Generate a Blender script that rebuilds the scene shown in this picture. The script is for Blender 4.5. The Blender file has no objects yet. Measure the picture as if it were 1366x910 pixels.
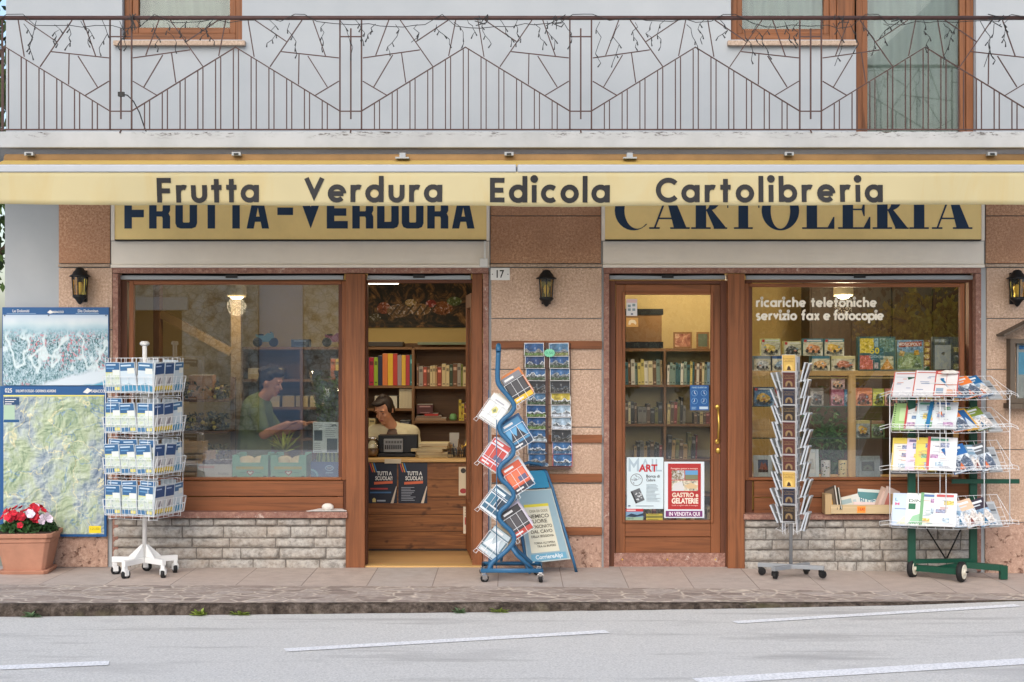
import bpy, math, random
from mathutils import Matrix, Vector, Euler, noise
R = math.radians
rng = random.Random(7)
scene = bpy.context.scene
COL = scene.collection

# ---------------------------------------------------------------- camera, sky, sun, exposure
CAM_D, CAM_H, F = 12.0, 1.726, 2100.0
cam = bpy.data.cameras.new('camera'); camo = bpy.data.objects.new('camera', cam); COL.objects.link(camo)
camo.location = (0, -CAM_D, CAM_H); camo.rotation_euler = (R(90), 0, 0)
cam.sensor_width = 36; cam.lens = F/1366*36; cam.clip_end = 2000
scene.camera = camo
world = bpy.data.worlds.new('World'); scene.world = world; world.use_nodes = True
wn = world.node_tree; bg = wn.nodes['Background']
sky = wn.nodes.new('ShaderNodeTexSky'); sky.sky_type = 'NISHITA'; sky.sun_disc = False
SUN_EL, SUN_ROT = R(35), R(194)
sky.sun_elevation = SUN_EL; sky.sun_rotation = SUN_ROT
sky.air_density = 1.0; sky.dust_density = 2.2; sky.ozone_density = 1.0
wn.links.new(sky.outputs[0], bg.inputs[0]); bg.inputs[1].default_value = 0.15
sl = bpy.data.lights.new('sun', 'SUN'); sl.energy = 1.15; sl.angle = R(70); sl.color = (1, .97, .92)
so = bpy.data.objects.new('sun', sl); COL.objects.link(so)
sd = Vector((math.cos(SUN_EL)*math.sin(SUN_ROT), math.cos(SUN_EL)*math.cos(SUN_ROT), math.sin(SUN_EL)))
so.rotation_euler = sd.to_track_quat('Z', 'Y').to_euler(); so.location = (0, -6, 12)
scene.view_settings.view_transform = 'Standard'; scene.view_settings.look = 'None'
scene.view_settings.exposure = 0.62; scene.view_settings.gamma = 1.0

# ---------------------------------------------------------------- helpers
def at(px, py, y):
    s = (CAM_D + y)/F
    return Vector(((px-683)*s, y, CAM_H + (455-py)*s))
def X(px, y=0): return (px-683)*(CAM_D+y)/F
def Z(py, y=0): return CAM_H + (455-py)*(CAM_D+y)/F
def lin(v):
    v = v/255.0
    return v/12.92 if v <= .04045 else ((v+.055)/1.055)**2.4
def c(r, g, b): return (lin(r), lin(g), lin(b))

class MB:
    def __init__(s, M=None):
        s.v=[]; s.f=[]; s.mi=[]; s.sm=[]; s.mats=[]; s.M = M or Matrix()
    def add(s, vs, fs, mat, smooth=False):
        b = len(s.v); M = s.M
        s.v += [tuple(M @ Vector(p)) for p in vs]
        if mat not in s.mats: s.mats.append(mat)
        k = s.mats.index(mat)
        for f in fs:
            s.f.append([i+b for i in f]); s.mi.append(k); s.sm.append(smooth)
        return s
    def bx(s, x0, x1, y0, y1, z0, z1, mat):
        vs = [(x,y,z) for z in (z0,z1) for y in (y0,y1) for x in (x0,x1)]
        return s.add(vs, [(0,2,3,1),(4,5,7,6),(0,1,5,4),(2,6,7,3),(0,4,6,2),(1,3,7,5)], mat)
    def rect(s, x0, x1, z0, z1, y, mat):
        return s.add([(x0,y,z0),(x1,y,z0),(x1,y,z1),(x0,y,z1)], [(0,1,2,3)], mat)
    def poly(s, pts, y, mat):
        return s.add([(p[0], y, p[1]) for p in pts], [list(range(len(pts)))], mat)
    def prism(s, pts, y0, y1, mat):
        n = len(pts)
        vs = [(p[0],y0,p[1]) for p in pts] + [(p[0],y1,p[1]) for p in pts]
        fs = [list(range(n)), list(range(2*n-1, n-1, -1))] + [(i, n+i, n+(i+1)%n, (i+1)%n) for i in range(n)]
        return s.add(vs, fs, mat)
    def tube(s, pts, r, mat, n=6, closed=False, smooth=True):
        P = [Vector(p) for p in pts]; m = len(P); vs=[]; fs=[]
        rr = r if isinstance(r, (list, tuple)) else [r]*m
        up0 = None
        for i in range(m):
            a = P[(i-1) % m] if (closed or i > 0) else P[i]
            b = P[(i+1) % m] if (closed or i < m-1) else P[i]
            t = (b-a)
            t = t.normalized() if t.length > 1e-9 else Vector((0,0,1))
            if up0 is None:
                up0 = Vector((0,1,0)) if abs(t.y) < .9 else Vector((1,0,0))
            u = t.cross(up0); u = u.normalized() if u.length > 1e-6 else t.orthogonal().normalized()
            w = u.cross(t).normalized(); up0 = w
            for k in range(n):
                q = 2*math.pi*(k+.5)/n
                vs.append(P[i] + (u*math.cos(q) + w*math.sin(q))*rr[i])
        for i in range(m if closed else m-1):
            for k in range(n):
                a = i*n+k; b = i*n+(k+1)%n; j = ((i+1)%m)*n
                fs.append((a, b, j+(k+1)%n, j+k))
        if not closed:
            fs.append(list(range(n))[::-1]); fs.append([ (m-1)*n+k for k in range(n)])
        return s.add(vs, fs, mat, smooth and n > 4)
    def lathe(s, prof, mat, n=16, o=(0,0,0), smooth=True, sq=0):
        vs=[]; fs=[]
        for (r, z) in prof:
            for k in range(n):
                q = 2*math.pi*(k+.5)/n
                vs.append((o[0]+r*math.cos(q), o[1]+r*math.sin(q), o[2]+z))
        for i in range(len(prof)-1):
            for k in range(n):
                fs.append((i*n+k, i*n+(k+1)%n, (i+1)*n+(k+1)%n, (i+1)*n+k))
        fs.append(list(range(n))[::-1]); fs.append([(len(prof)-1)*n+k for k in range(n)])
        return s.add(vs, fs, mat, smooth)
    def ell(s, o, rad, mat, nu=12, nv=8, rot=None):
        Rm = rot or Matrix.Identity(3); vs=[]; fs=[]
        for i in range(nv+1):
            t = math.pi*i/nv
            for k in range(nu):
                q = 2*math.pi*k/nu
                p = Rm @ Vector((rad[0]*math.sin(t)*math.cos(q), rad[1]*math.sin(t)*math.sin(q), rad[2]*math.cos(t)))
                vs.append((o[0]+p.x, o[1]+p.y, o[2]+p.z))
        for i in range(nv):
            for k in range(nu):
                fs.append((i*nu+k, (i+1)*nu+k, (i+1)*nu+(k+1)%nu, i*nu+(k+1)%nu))
        return s.add(vs, fs, mat, True)
    def capsule(s, p0, p1, r0, r1, mat, n=12):
        p0, p1 = Vector(p0), Vector(p1); t = (p1-p0).normalized(); pts=[]; rs=[]
        for k in range(5):
            q = math.pi/2*k/4; pts.append(p0 - t*r0*math.cos(q)*.98); rs.append(max(r0*math.sin(q), 1e-3))
        for k in range(5):
            q = math.pi/2*k/4; pts.append(p1 + t*r1*math.sin(q)*.98); rs.append(max(r1*math.cos(q), 1e-3))
        return s.tube(pts, rs, mat, n)
    def disc_y(s, x, y, z, r, mat, n=14):
        return s.add([(x+r*math.cos(2*math.pi*k/n), y, z+r*math.sin(2*math.pi*k/n)) for k in range(n)], [list(range(n))], mat)
    def stroke(s, pts, w, y, mat):
        """flat painted stroke in the xz plane with mitred joints"""
        P = [Vector(p) for p in pts]; cl = (P[0]-P[-1]).length < 1e-6
        if cl: P = P[:-1]
        m = len(P); L=[]; Rr=[]
        for i in range(m):
            a = P[(i-1)%m] if (cl or i > 0) else None
            b = P[(i+1)%m] if (cl or i < m-1) else None
            d1 = (P[i]-a).normalized() if a is not None else (b-P[i]).normalized()
            d2 = (b-P[i]).normalized() if b is not None else d1
            n1 = Vector((-d1.y, d1.x)); n2 = Vector((-d2.y, d2.x)); mm = n1+n2
            mm = mm.normalized() if mm.length > 1e-6 else n1
            k = (w/2)/max(.35, mm.dot(n1))
            L.append(P[i]+mm*k); Rr.append(P[i]-mm*k)
        vs = [(p.x, y, p.y) for p in L] + [(p.x, y, p.y) for p in Rr]
        fs = [(i, m+i, m+(i+1)%m, (i+1)%m) for i in range(m if cl else m-1)]
        return s.add(vs, fs, mat)
    def text(s, st, x0, x1, z0, h, y, mat, off=0.0, fitw=True):
        """lettering laid flat in the xz plane between x0 and x1 on baseline z0, cap height h"""
        vs, fs, (w, hh) = glyphs(st, off)
        k = h/.7; kx = (x1-x0)/w if fitw else k
        return s.add([(x0+p[0]*kx, y, z0+p[1]*k) for p in vs], fs, mat)
    def build(s, name, parent=None, o=(0,0,0), bevel=0, rot=None):
        me = bpy.data.meshes.new(name)
        me.from_pydata([(p[0]-o[0], p[1]-o[1], p[2]-o[2]) for p in s.v], [], s.f)
        for m in s.mats: me.materials.append(m)
        me.polygons.foreach_set('material_index', s.mi); me.polygons.foreach_set('use_smooth', s.sm); me.update()
        ob = bpy.data.objects.new(name, me); COL.objects.link(ob)
        if parent: ob.parent = parent
        ob.location = o if not parent else (0,0,0)
        if parent and tuple(o) != (0,0,0): ob.location = o
        if bevel:
            b = ob.modifiers.new('bevel', 'BEVEL'); b.width = bevel; b.segments = 2; b.limit_method = 'ANGLE'; b.angle_limit = R(40)
        return ob

_gl = {}
def glyphs(st, off):
    k = (st, off)
    if k not in _gl:
        cu = bpy.data.curves.new('lettering', 'FONT'); cu.body = st; cu.offset = off; cu.resolution_u = 3
        ob = bpy.data.objects.new('lettering', cu); COL.objects.link(ob)
        dg = bpy.context.evaluated_depsgraph_get(); dg.update()
        me = bpy.data.meshes.new_from_object(ob.evaluated_get(dg))
        vs = [(v.co.x, v.co.y) for v in me.vertices]; fs = [list(p.vertices) for p in me.polygons]
        bpy.data.objects.remove(ob); bpy.data.curves.remove(cu); bpy.data.meshes.remove(me)
        mx = min(v[0] for v in vs); Mx = max(v[0] for v in vs)
        vs = [(v[0]-mx, v[1]) for v in vs]
        _gl[k] = (vs, fs, (Mx-mx, 1))
    return _gl[k]

def tag(o, label=None, cat=None, group=None, kind=None):
    if label: o['label'] = label
    if cat: o['category'] = cat
    if group: o['group'] = group
    if kind: o['kind'] = kind
    return o
def thing(name, label, cat, loc=(0,0,0), rot=(0,0,0), group=None):
    o = bpy.data.objects.new(name, None); COL.objects.link(o); o.empty_display_size = .1
    o.location = loc; o.rotation_euler = rot
    return tag(o, label, cat, group)
def dup(root, loc, rot=None, label=None, group=None):
    def cp(o, par):
        q = o.copy(); COL.objects.link(q); q.parent = par
        for ch in list(o.children): cp(ch, q)
        return q
    r = cp(root, None); r.location = loc
    if rot is not None: r.rotation_euler = rot
    if label: r['label'] = label
    if group: r['group'] = group
    return r
ORD = ['first','second','third','fourth','fifth','sixth','seventh','eighth','ninth','tenth','eleventh','twelfth','thirteenth','fourteenth','fifteenth','sixteenth','seventeenth','eighteenth','nineteenth','twentieth']

# ---------------------------------------------------------------- materials
_mc = {}
def M(name, col, rough=.6, metal=0.0, var=0.0, scale=6.0, bump=0.0, bscale=80.0, spec=.4):
    k = ('M', name, col, rough, metal, var, scale, bump, bscale)
    if k in _mc: return _mc[k]
    m = bpy.data.materials.new(name); m.use_nodes = True; nt = m.node_tree; b = nt.nodes['Principled BSDF']
    b.inputs['Base Color'].default_value = (*col, 1); b.inputs['Roughness'].default_value = rough
    b.inputs['Metallic'].default_value = metal; b.inputs['Specular IOR Level'].default_value = spec
    if var or bump:
        tc = nt.nodes.new('ShaderNodeTexCoord')
    if var:
        n = nt.nodes.new('ShaderNodeTexNoise'); n.inputs['Scale'].default_value = scale; n.inputs['Detail'].default_value = 5
        n.inputs['Roughness'].default_value = .65
        nt.links.new(tc.outputs['Object'], n.inputs['Vector'])
        r = nt.nodes.new('ShaderNodeMapRange'); r.inputs['From Min'].default_value = .3; r.inputs['From Max'].default_value = .7
        r.inputs['To Min'].default_value = 1-var; r.inputs['To Max'].default_value = 1+var*.6
        nt.links.new(n.outputs['Fac'], r.inputs['Value'])
        mx = nt.nodes.new('ShaderNodeVectorMath'); mx.operation = 'SCALE'; mx.inputs[0].default_value = col
        nt.links.new(r.outputs[0], mx.inputs['Scale']); nt.links.new(mx.outputs[0], b.inputs['Base Color'])
    if bump:
        n2 = nt.nodes.new('ShaderNodeTexNoise'); n2.inputs['Scale'].default_value = bscale; n2.inputs['Detail'].default_value = 4
        nt.links.new(tc.outputs['Object'], n2.inputs['Vector'])
        bp = nt.nodes.new('ShaderNodeBump'); bp.inputs['Strength'].default_value = bump; bp.inputs['Distance'].default_value = .01
        nt.links.new(n2.outputs['Fac'], bp.inputs['Height']); nt.links.new(bp.outputs[0], b.inputs['Normal'])
    _mc[k] = m
    return m
def P(r, g, b): return M('printed_paper', c(r,g,b), .45)
_pn = {}
def pn(cc, sc=45):
    """printed picture: mottled ink round one colour"""
    k = (tuple(cc), sc)
    if k not in _pn:
        t = NT('printed_picture'); f = t.noise(t.mapping(), sc, 5, .7, .8); a = c(*cc)
        _pn[k] = t.done(t.ramp(f, [(.36, tuple(v*.25 for v in a)), (.46, tuple(v*.75 for v in a)), (.54, a), (.64, tuple(v+(1-v)*.45 for v in a))]), .4)
    return _pn[k]
class NT:
    """tiny node-tree helper"""
    def __init__(s, name):
        s.m = bpy.data.materials.new(name); s.m.use_nodes = True; s.nt = s.m.node_tree
        s.b = s.nt.nodes['Principled BSDF']; s.tc = s.nt.nodes.new('ShaderNodeTexCoord')
    def n(s, t, **kw):
        q = s.nt.nodes.new('ShaderNode'+t)
        for k, v in kw.items():
            if k in q.inputs: q.inputs[k].default_value = v
            else: setattr(q, k, v)
        return q
    def l(s, a, b): s.nt.links.new(a, b)
    def mapping(s, sc=(1,1,1), rot=(0,0,0), loc=(0,0,0), src='Object'):
        q = s.n('Mapping'); q.inputs['Scale'].default_value = sc; q.inputs['Rotation'].default_value = rot; q.inputs['Location'].default_value = loc
        s.l(s.tc.outputs[src], q.inputs['Vector']); return q.outputs[0]
    def noise(s, vec, scale, detail=5, rough=.6, dist=0):
        q = s.n('TexNoise'); q.inputs['Scale'].default_value = scale; q.inputs['Detail'].default_value = detail
        q.inputs['Roughness'].default_value = rough; q.inputs['Distortion'].default_value = dist
        s.l(vec, q.inputs['Vector']); return q.outputs['Fac']
    def ramp(s, fac, stops, interp='LINEAR'):
        q = s.n('ValToRGB'); e = q.color_ramp; e.interpolation = interp
        while len(e.elements) > 1: e.elements.remove(e.elements[-1])
        e.elements[0].position = stops[0][0]; e.elements[0].color = (*stops[0][1], 1)
        for p, cc in stops[1:]:
            k = e.elements.new(p); k.color = (*cc, 1)
        s.l(fac, q.inputs[0]); return q.outputs[0]
    def mix(s, fac, a, b, mode='MIX'):
        q = s.n('Mix', data_type='RGBA', blend_type=mode)
        for v, i in ((fac, 0), (a, 6), (b, 7)):
            if isinstance(v, (int, float)): q.inputs[i].default_value = v
            elif isinstance(v, tuple): q.inputs[i].default_value = (*v, 1)
            else: s.l(v, q.inputs[i])
        return q.outputs[2]
    def math(s, op, a, b=0.0):
        q = s.n('Math', operation=op)
        for v, i in ((a, 0), (b, 1)):
            if isinstance(v, (int, float)): q.inputs[i].default_value = v
            else: s.l(v, q.inputs[i])
        return q.outputs[0]
    def rng(s, v, a, b, x, y):
        q = s.n('MapRange'); s.l(v, q.inputs[0])
        for i, k in enumerate((a, b, x, y)): q.inputs[i+1].default_value = k
        return q.outputs[0]
    def bump(s, h, st=.4, d=.01):
        q = s.n('Bump'); q.inputs['Strength'].default_value = st; q.inputs['Distance'].default_value = d
        s.l(h, q.inputs['Height']); s.l(q.outputs[0], s.b.inputs['Normal'])
    def done(s, col, rough=.6, spec=.3):
        if isinstance(col, tuple): s.b.inputs['Base Color'].default_value = (*col, 1)
        else: s.l(col, s.b.inputs['Base Color'])
        s.b.inputs['Roughness'].default_value = rough; s.b.inputs['Specular IOR Level'].default_value = spec
        return s.m

def wood_mat(name, col, axis='z', rough=.58, contrast=.5):
    t = NT(name); sc = {'z': (26,26,1.2), 'x': (1.2,26,26), 'y': (26,1.2,26)}[axis]
    v = t.mapping(sc); f = t.noise(v, 1.0, 6, .6, 1.2); f2 = t.noise(t.mapping((1.1,1.1,1.1)), 2.0, 3)
    d = tuple(x*(1-contrast) for x in col); e = tuple(min(1, x*(1+contrast*.5)) for x in col)
    k = t.ramp(f, [(.3, d), (.52, col), (.75, e)])
    k = t.mix(t.rng(f2, .3, .7, 0, .35), k, d)
    t.bump(f, .12, .004)
    return t.done(k, rough, .35)
WOOD = wood_mat('stained_wood', c(138,84,50)); WOODX = wood_mat('stained_wood_horizontal', c(138,84,50), 'x')
WOOD_D = wood_mat('dark_stained_wood', c(98,56,36)); WOOD_DX = wood_mat('dark_stained_wood_horizontal', c(100,57,37), 'x')
WOOD_UP = wood_mat('varnished_window_wood', c(130,82,50)); WOOD_UPX = wood_mat('varnished_window_wood_horizontal', c(130,82,50), 'x')
PINE = wood_mat('pale_pine', c(205,165,105), 'x', .5, .25); PINEZ = wood_mat('pale_pine_upright', c(205,165,105), 'z', .5, .25)
SHELF = wood_mat('shelf_wood', c(128,92,58), 'x', .5, .3); SHELFZ = wood_mat('shelf_wood_upright', c(128,92,58), 'z', .5, .3)
FLOORW = wood_mat('floor_boards', c(196,156,104), 'x', .4, .2)
def plank_mat():
    t = NT('counter_planks'); f = t.noise(t.mapping((1.5,20,26)), 1, 6, .6, 1.5)
    k = t.ramp(f, [(.3, c(84,52,30)), (.5, c(128,82,46)), (.75, c(156,104,60))])
    kn = t.noise(t.mapping((5,5,9)), 1.4, 2); k = t.mix(t.rng(kn, .62, .72, 0, .8), k, c(58,32,18))
    t.bump(f, .15, .004); return t.done(k, .5)
PLANK = plank_mat()
def plaster():
    t = NT('white_plaster'); o = t.mapping()
    f = t.noise(o, 1.3, 6, .6); g = t.noise(o, 140, 3); st = t.noise(t.mapping((5,5,.5)), 1.4, 5, .7)
    k = t.ramp(f, [(.3, c(162,167,171)), (.7, c(174,178,181))]); k = t.mix(t.rng(st, .58, .75, 0, .22), k, c(168,170,174))
    t.bump(g, .25, .004); return t.done(k, .9, .1)
PLASTER = plaster()
def slab_edge():
    t = NT('weathered_slab_edge'); o = t.mapping(); f = t.noise(t.mapping((6,6,26)), 2, 6, .75); sp = t.noise(o, 1.7, 3)
    s = t.math('MULTIPLY', t.rng(f, .53, .60, 0, 1), t.rng(sp, .42, .52, 0, 1))
    sep = t.n('SeparateXYZ'); t.l(t.tc.outputs['Object'], sep.inputs[0])
    s = t.math('MULTIPLY', s, t.rng(sep.outputs[2], Z(186,-.9), Z(177,-.9), 0, 1))
    k = t.mix(t.rng(t.noise(o, 3, 5), .35, .7, 0, 1), c(178,181,184), c(160,163,166)); k = t.mix(s, k, c(70,62,54))
    return t.done(k, .9, .1)
SLAB = slab_edge()
def stone_mat(name, a, b, pit, sc=55, pits=.66, bump=.5):
    t = NT(name); o = t.mapping(); f = t.noise(o, sc, 6, .75); g = t.noise(o, 3.2, 5, .6); h = t.noise(o, sc*.45, 5, .8)
    k = t.ramp(f, [(.36, tuple(v*.72 for v in b)), (.47, b), (.60, a), (.7, tuple(min(1, v*1.15) for v in a))]); k = t.mix(t.rng(g, .38, .62, 0, .6), k, tuple(v*.86 for v in b)); w2 = t.noise(o, 150, 3, .8); k = t.mix(t.rng(w2, .56, .66, 0, .55), k, pit); k = t.mix(t.rng(w2, .44, .34, 0, .4), k, tuple(min(1, v*1.25) for v in a))
    k = t.mix(t.rng(h, pits, pits+.06, 0, .85), k, pit)
    t.bump(t.math('SUBTRACT', f, t.rng(h, pits, pits+.06, 0, 1)), bump, .006); return t.done(k, .8, .2)
STONE = stone_mat('pink_stone_cladding', c(218,192,170), c(190,160,138), c(136,104,88), 60, .62)
STONE_R = stone_mat('red_brown_shaded_cladding', c(206,168,138), c(176,132,104), c(104,68,52), 60, .62)  # redder stone, with part of the awning's shade put into the colour
STONE_P = stone_mat('pitted_stone_cladding', c(206,176,156), c(180,146,128), c(110,76,62), 34, .56, .8)
SILL = stone_mat('red_marble_sill', c(172,134,118), c(140,100,88), c(196,176,164), 30, .6, .2)
LEDGE = stone_mat('pale_stone_ledge', c(196,176,156), c(172,150,132), c(140,112,96), 60, .66, .2)
def base_stone():
    t = NT('grey_split_stone'); o = t.mapping(); f = t.noise(o, 26, 7, .75); g = t.noise(o, 4.0, 4)
    k = t.ramp(f, [(.28, c(104,100,94)), (.5, c(172,167,160)), (.72, c(202,198,190))])
    k = t.mix(t.rng(g, .4, .7, 0, .4), k, c(168,148,128)); t.bump(f, .7, .012); return t.done(k, .9, .15)
BSTONE = base_stone()
MORTAR = M('mortar', c(112,106,100), .95, 0, .25, 9, .4, 90)
CREAM = M('cream_lintel_board', c(238,230,218), .65, 0, .07, 2.2, .05, 60)
SIGNY = M('ochre_sign_enamel', c(250,222,152), .5, 0, .10, 2.5)
NAVY = M('navy_sign_paint', c(22,52,84), .5, 0, .08, 6)
BLACKP = M('black_lettering', c(34,33,34), .7)
WHITE = M('white_paint', c(226,226,224), .45); WIRE = M('white_coated_wire', c(226,228,230), .4)
BLACK = M('black_metal', c(26,26,27), .45, .2); RUBBER = M('black_rubber', c(28,28,29), .7)
RAILM = M('brown_painted_iron', c(76,54,50), .6, .1, .2, 20); CABLE = M('black_cable', c(22,22,24), .6)
ALU = M('aluminium', c(164,168,174), .45, .2, .05, 4); GREYST = M('grey_steel', c(150,154,158), .45, .3); CHROME = M('chrome', c(200,200,200), .2, .9)
BLUEM = M('blue_painted_tube', c(48,100,138), .38, 0, .1, 12); GREENM = M('green_painted_tube', c(14,70,52), .4, 0, .1, 12)
BRASS = M('brass', c(206,168,84), .3, .8); TERRA = M('terracotta_plastic', c(180,130,106), .75, 0, .14, 7)
PAGES = M('page_edges', c(222,218,206), .8, 0, .12, 60)
def glass_mat(name, k, tint=(1,1,1)):
    m = bpy.data.materials.new(name); m.use_nodes = True; nt = m.node_tree; nt.nodes.clear()
    o = nt.nodes.new('ShaderNodeOutputMaterial'); mx = nt.nodes.new('ShaderNodeMixShader')
    tr = nt.nodes.new('ShaderNodeBsdfTransparent'); tr.inputs[0].default_value = (*tint, 1)
    gl = nt.nodes.new('ShaderNodeBsdfGlossy'); gl.inputs['Roughness'].default_value = .005
    fr = nt.nodes.new('ShaderNodeFresnel'); fr.inputs[0].default_value = 1.5
    mu = nt.nodes.new('ShaderNodeMath'); mu.operation = 'MULTIPLY'; mu.inputs[1].default_value = k; mu.use_clamp = True
    nt.links.new(fr.outputs[0], mu.inputs[0]); nt.links.new(mu.outputs[0], mx.inputs[0])
    nt.links.new(tr.outputs[0], mx.inputs[1]); nt.links.new(gl.outputs[0], mx.inputs[2]); nt.links.new(mx.outputs[0], o.inputs[0])
    return m
GLASS = glass_mat('shop_glass', 1.7, (.98,.99,.98)); GLASS_R = glass_mat('shop_glass_right', 2.5, (.98,.99,.98)); GLASS_L = glass_mat('shop_glass_left', 5.2, (.97,.98,.97)); GLASS_UP = glass_mat('upstairs_glass', 1.0, (.90,.94,.92))
PLASTIC = glass_mat('clear_plastic', 2.0, (.93,.95,.96)); LAMPG = glass_mat('yellow_lamp_glass', 2.5, (.92,.74,.30))

# ---------------------------------------------------------------- ground, pavement, kerb, road
def zp(x, y):
    lerp = lambda a, b, t: a+(b-a)*max(0, min(1, t))
    f0 = lerp(0, -.045, (x-1.5)/2.3)
    ke = lerp(.032, .004, (x+3.9)/3.9) if x < 0 else lerp(.004, -.05, x/3.4)
    return lerp(f0, ke, -y/1.6)
def yk(x):
    pts = [(-12,-2.35),(-3.9,-1.89),(-1.5,-1.76),(0,-1.67),(1.5,-1.54),(2.6,-1.42),(3.4,-1.28),(12,.0)]
    for (a, ya), (b, yb) in zip(pts, pts[1:]):
        if a <= x <= b: return ya+(yb-ya)*(x-a)/(b-a)
    return -1.7
def asphalt():
    t = NT('worn_asphalt'); o = t.mapping(); f = t.noise(o, 75, 6, .85); g = t.noise(o, .8, 5); 
    st = t.noise(t.mapping((.35,2.6,1), (0,0,R(-14))), 1.3, 6, .7)
    k = t.ramp(f, [(.34, c(168,168,165)), (.5, c(204,203,199)), (.64, c(226,225,221))])
    k = t.mix(t.rng(g, .3, .7, 0, .25), k, c(206,204,199)); k = t.mix(t.rng(st, .54, .66, 0, .6), k, c(156,154,151))
    pa = t.noise(t.mapping((.5,1.1,1), (0,0,R(-14)), (3,1,0)), 1.1, 6, .6); k = t.mix(t.rng(pa, .57, .63, 0, .35), k, c(168,167,165)); t.bump(f, .5, .006); return t.done(k, .85, .25)
def paving():
    t = NT('porphyry_slabs'); o = t.mapping((1,1,1), (0,0,0), (.1,.02,0))
    br = t.n('TexBrick', offset=0.0); t.l(o, br.inputs['Vector'])
    br.inputs['Scale'].default_value = 1; br.inputs['Brick Width'].default_value = .46; br.inputs['Row Height'].default_value = .96
    br.inputs['Mortar Size'].default_value = .004; br.inputs['Mortar Smooth'].default_value = .3
    br.inputs['Color1'].default_value = (*c(184,177,172),1); br.inputs['Color2'].default_value = (*c(196,180,168),1); br.inputs['Mortar'].default_value = (*c(126,116,110),1)
    f = t.noise(o, 9, 6, .7); g = t.noise(o, 1.1, 3); h = t.noise(o, 160, 3)
    k = t.mix(t.rng(f, .35, .7, 0, .5), br.outputs[0], c(140,126,118)); k = t.mix(t.rng(g, .4, .65, 0, .5), k, c(184,166,154))
    k = t.mix(t.rng(h, .55, .7, 0, .3), k, c(96,88,82))
    t.bump(t.math('SUBTRACT', f, br.outputs['Fac']), .4, .008); return t.done(k, .7, .3)
def cobbles():
    t = NT('small_porphyry_setts'); o = t.mapping((5.5,8.5,1)); v = t.n('TexVoronoi', feature='DISTANCE_TO_EDGE'); v.inputs['Scale'].default_value = 1.2; t.l(o, v.inputs['Vector'])
    v2 = t.n('TexVoronoi'); v2.inputs['Scale'].default_value = 1.2; t.l(o, v2.inputs['Vector'])
    sp = t.n('SeparateColor'); t.l(v2.outputs['Color'], sp.inputs[0])
    k = t.ramp(sp.outputs[0], [(0, c(146,132,124)), (.5, c(168,154,144)), (1, c(182,170,162))])
    f = t.noise(t.mapping(), 22, 6, .7); g = t.noise(t.mapping(), 1.6, 3)
    e = t.rng(v.outputs[0], .0, .09, 1, 0)
    k = t.mix(t.math('MULTIPLY', e, t.rng(g, .44, .58, .35, 1)), k, c(224,210,194)); k = t.mix(t.rng(f, .4, .7, 0, .5), k, c(110,98,92))
    mo = t.noise(t.mapping((1,1,1),(0,0,0),(4,2,0)), 2.3, 5, .7); k = t.mix(t.rng(mo, .66, .74, 0, .6), k, c(104,102,50))
    t.bump(t.math('SUBTRACT', f, e), .5, .01); return t.done(k, .8, .2)
def kerbm():
    t = NT('rough_dark_kerb'); o = t.mapping(); f = t.noise(o, 14, 7, .75); g = t.noise(o, 2.2, 4)
    k = t.ramp(f, [(.36, c(46,40,36)), (.5, c(84,74,66)), (.66, c(124,112,102))]); k = t.mix(t.rng(g, .56, .7, 0, .5), k, c(96,94,62))
    t.bump(f, .9, .03); return t.done(k, .9, .1)
def strip(name, ya, yb, mat, nx=140, ny=6, dz=0, x0=-11.5, x1=11.5):
    mb = MB(); vs=[]; fs=[]
    for i in range(nx+1):
        x = x0+(x1-x0)*i/nx; a, b = ya(x), yb(x)
        for j in range(ny+1):
            y = a+(b-a)*j/ny; vs.append((x, y, zp(x, y)+dz+.003*noise.noise((x*3,y*3,0))))
    for i in range(nx):
        for j in range(ny):
            k = i*(ny+1)+j; fs.append((k, k+1, k+ny+2, k+ny+1))
    mb.add(vs, [f[::-1] for f in fs], mat, True)
    return tag(mb.build(name), kind='structure')
strip('pavement', lambda x: .06, lambda x: -.95, paving())
strip('cobbled_strip', lambda x: -.95, lambda x: yk(x)+.06, cobbles())
def kerb():
    mb = MB(); KM = kerbm(); vs=[]; fs=[]; n = 300
    for i in range(n+1):
        x = -11.5+23*i/n; y = yk(x); z = zp(x, y); w = .012*noise.noise((x*6, 1, 0))+.008*noise.noise((x*19,4,0))
        prof = [(y+.062, z), (y+.02+w*.5, z-.002), (y-.004+w, z-.012+w*.5), (y-.014+w*1.5, z-.035), (y-.01+w*.6, -.12)]
        vs += [(x, a, b) for a, b in prof]
    for i in range(n):
        for j in range(4):
            k = i*5+j; fs.append((k, k+1, k+6, k+5))
    mb.add(vs, fs, KM, True); tag(mb.build('kerb'), kind='structure')
kerb()
ROADZ = -.05
ASPH = asphalt()
tag(MB().add([(-60,-13.5,ROADZ),(60,-13.5,ROADZ),(60,-.2,ROADZ),(-60,-.9,ROADZ)], [(0,1,2,3)], ASPH).build('road'), kind='structure')
tag(MB().add([(-400,-400,-.12),(400,-400,-.12),(400,400,-.12),(-400,400,-.12)], [(0,1,2,3)], M('earth_and_grass', c(150,148,132), .95, 0, .2, .3)).build('ground'), kind='structure')
def paintm():
    t = NT('worn_road_paint'); f = t.noise(t.mapping(), 60, 5, .7); g = t.noise(t.mapping(), 3, 3)
    k = t.mix(t.rng(f, .44, .56, 0, .75), c(240,241,242), c(204,206,208)); return t.done(k, .8, .2)
PAINT = paintm()
def mark(a, b, w):
    a = Vector(a); b = Vector(b); d = (b-a).normalized(); n = Vector((-d.y, d.x))*w/2
    q = [a-n, b-n, b+n, a+n]
    tag(MB().add([(p.x, p.y, ROADZ+.004) for p in q], [(0,1,2,3)], PAINT).build('road_marking'), kind='structure')
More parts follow.
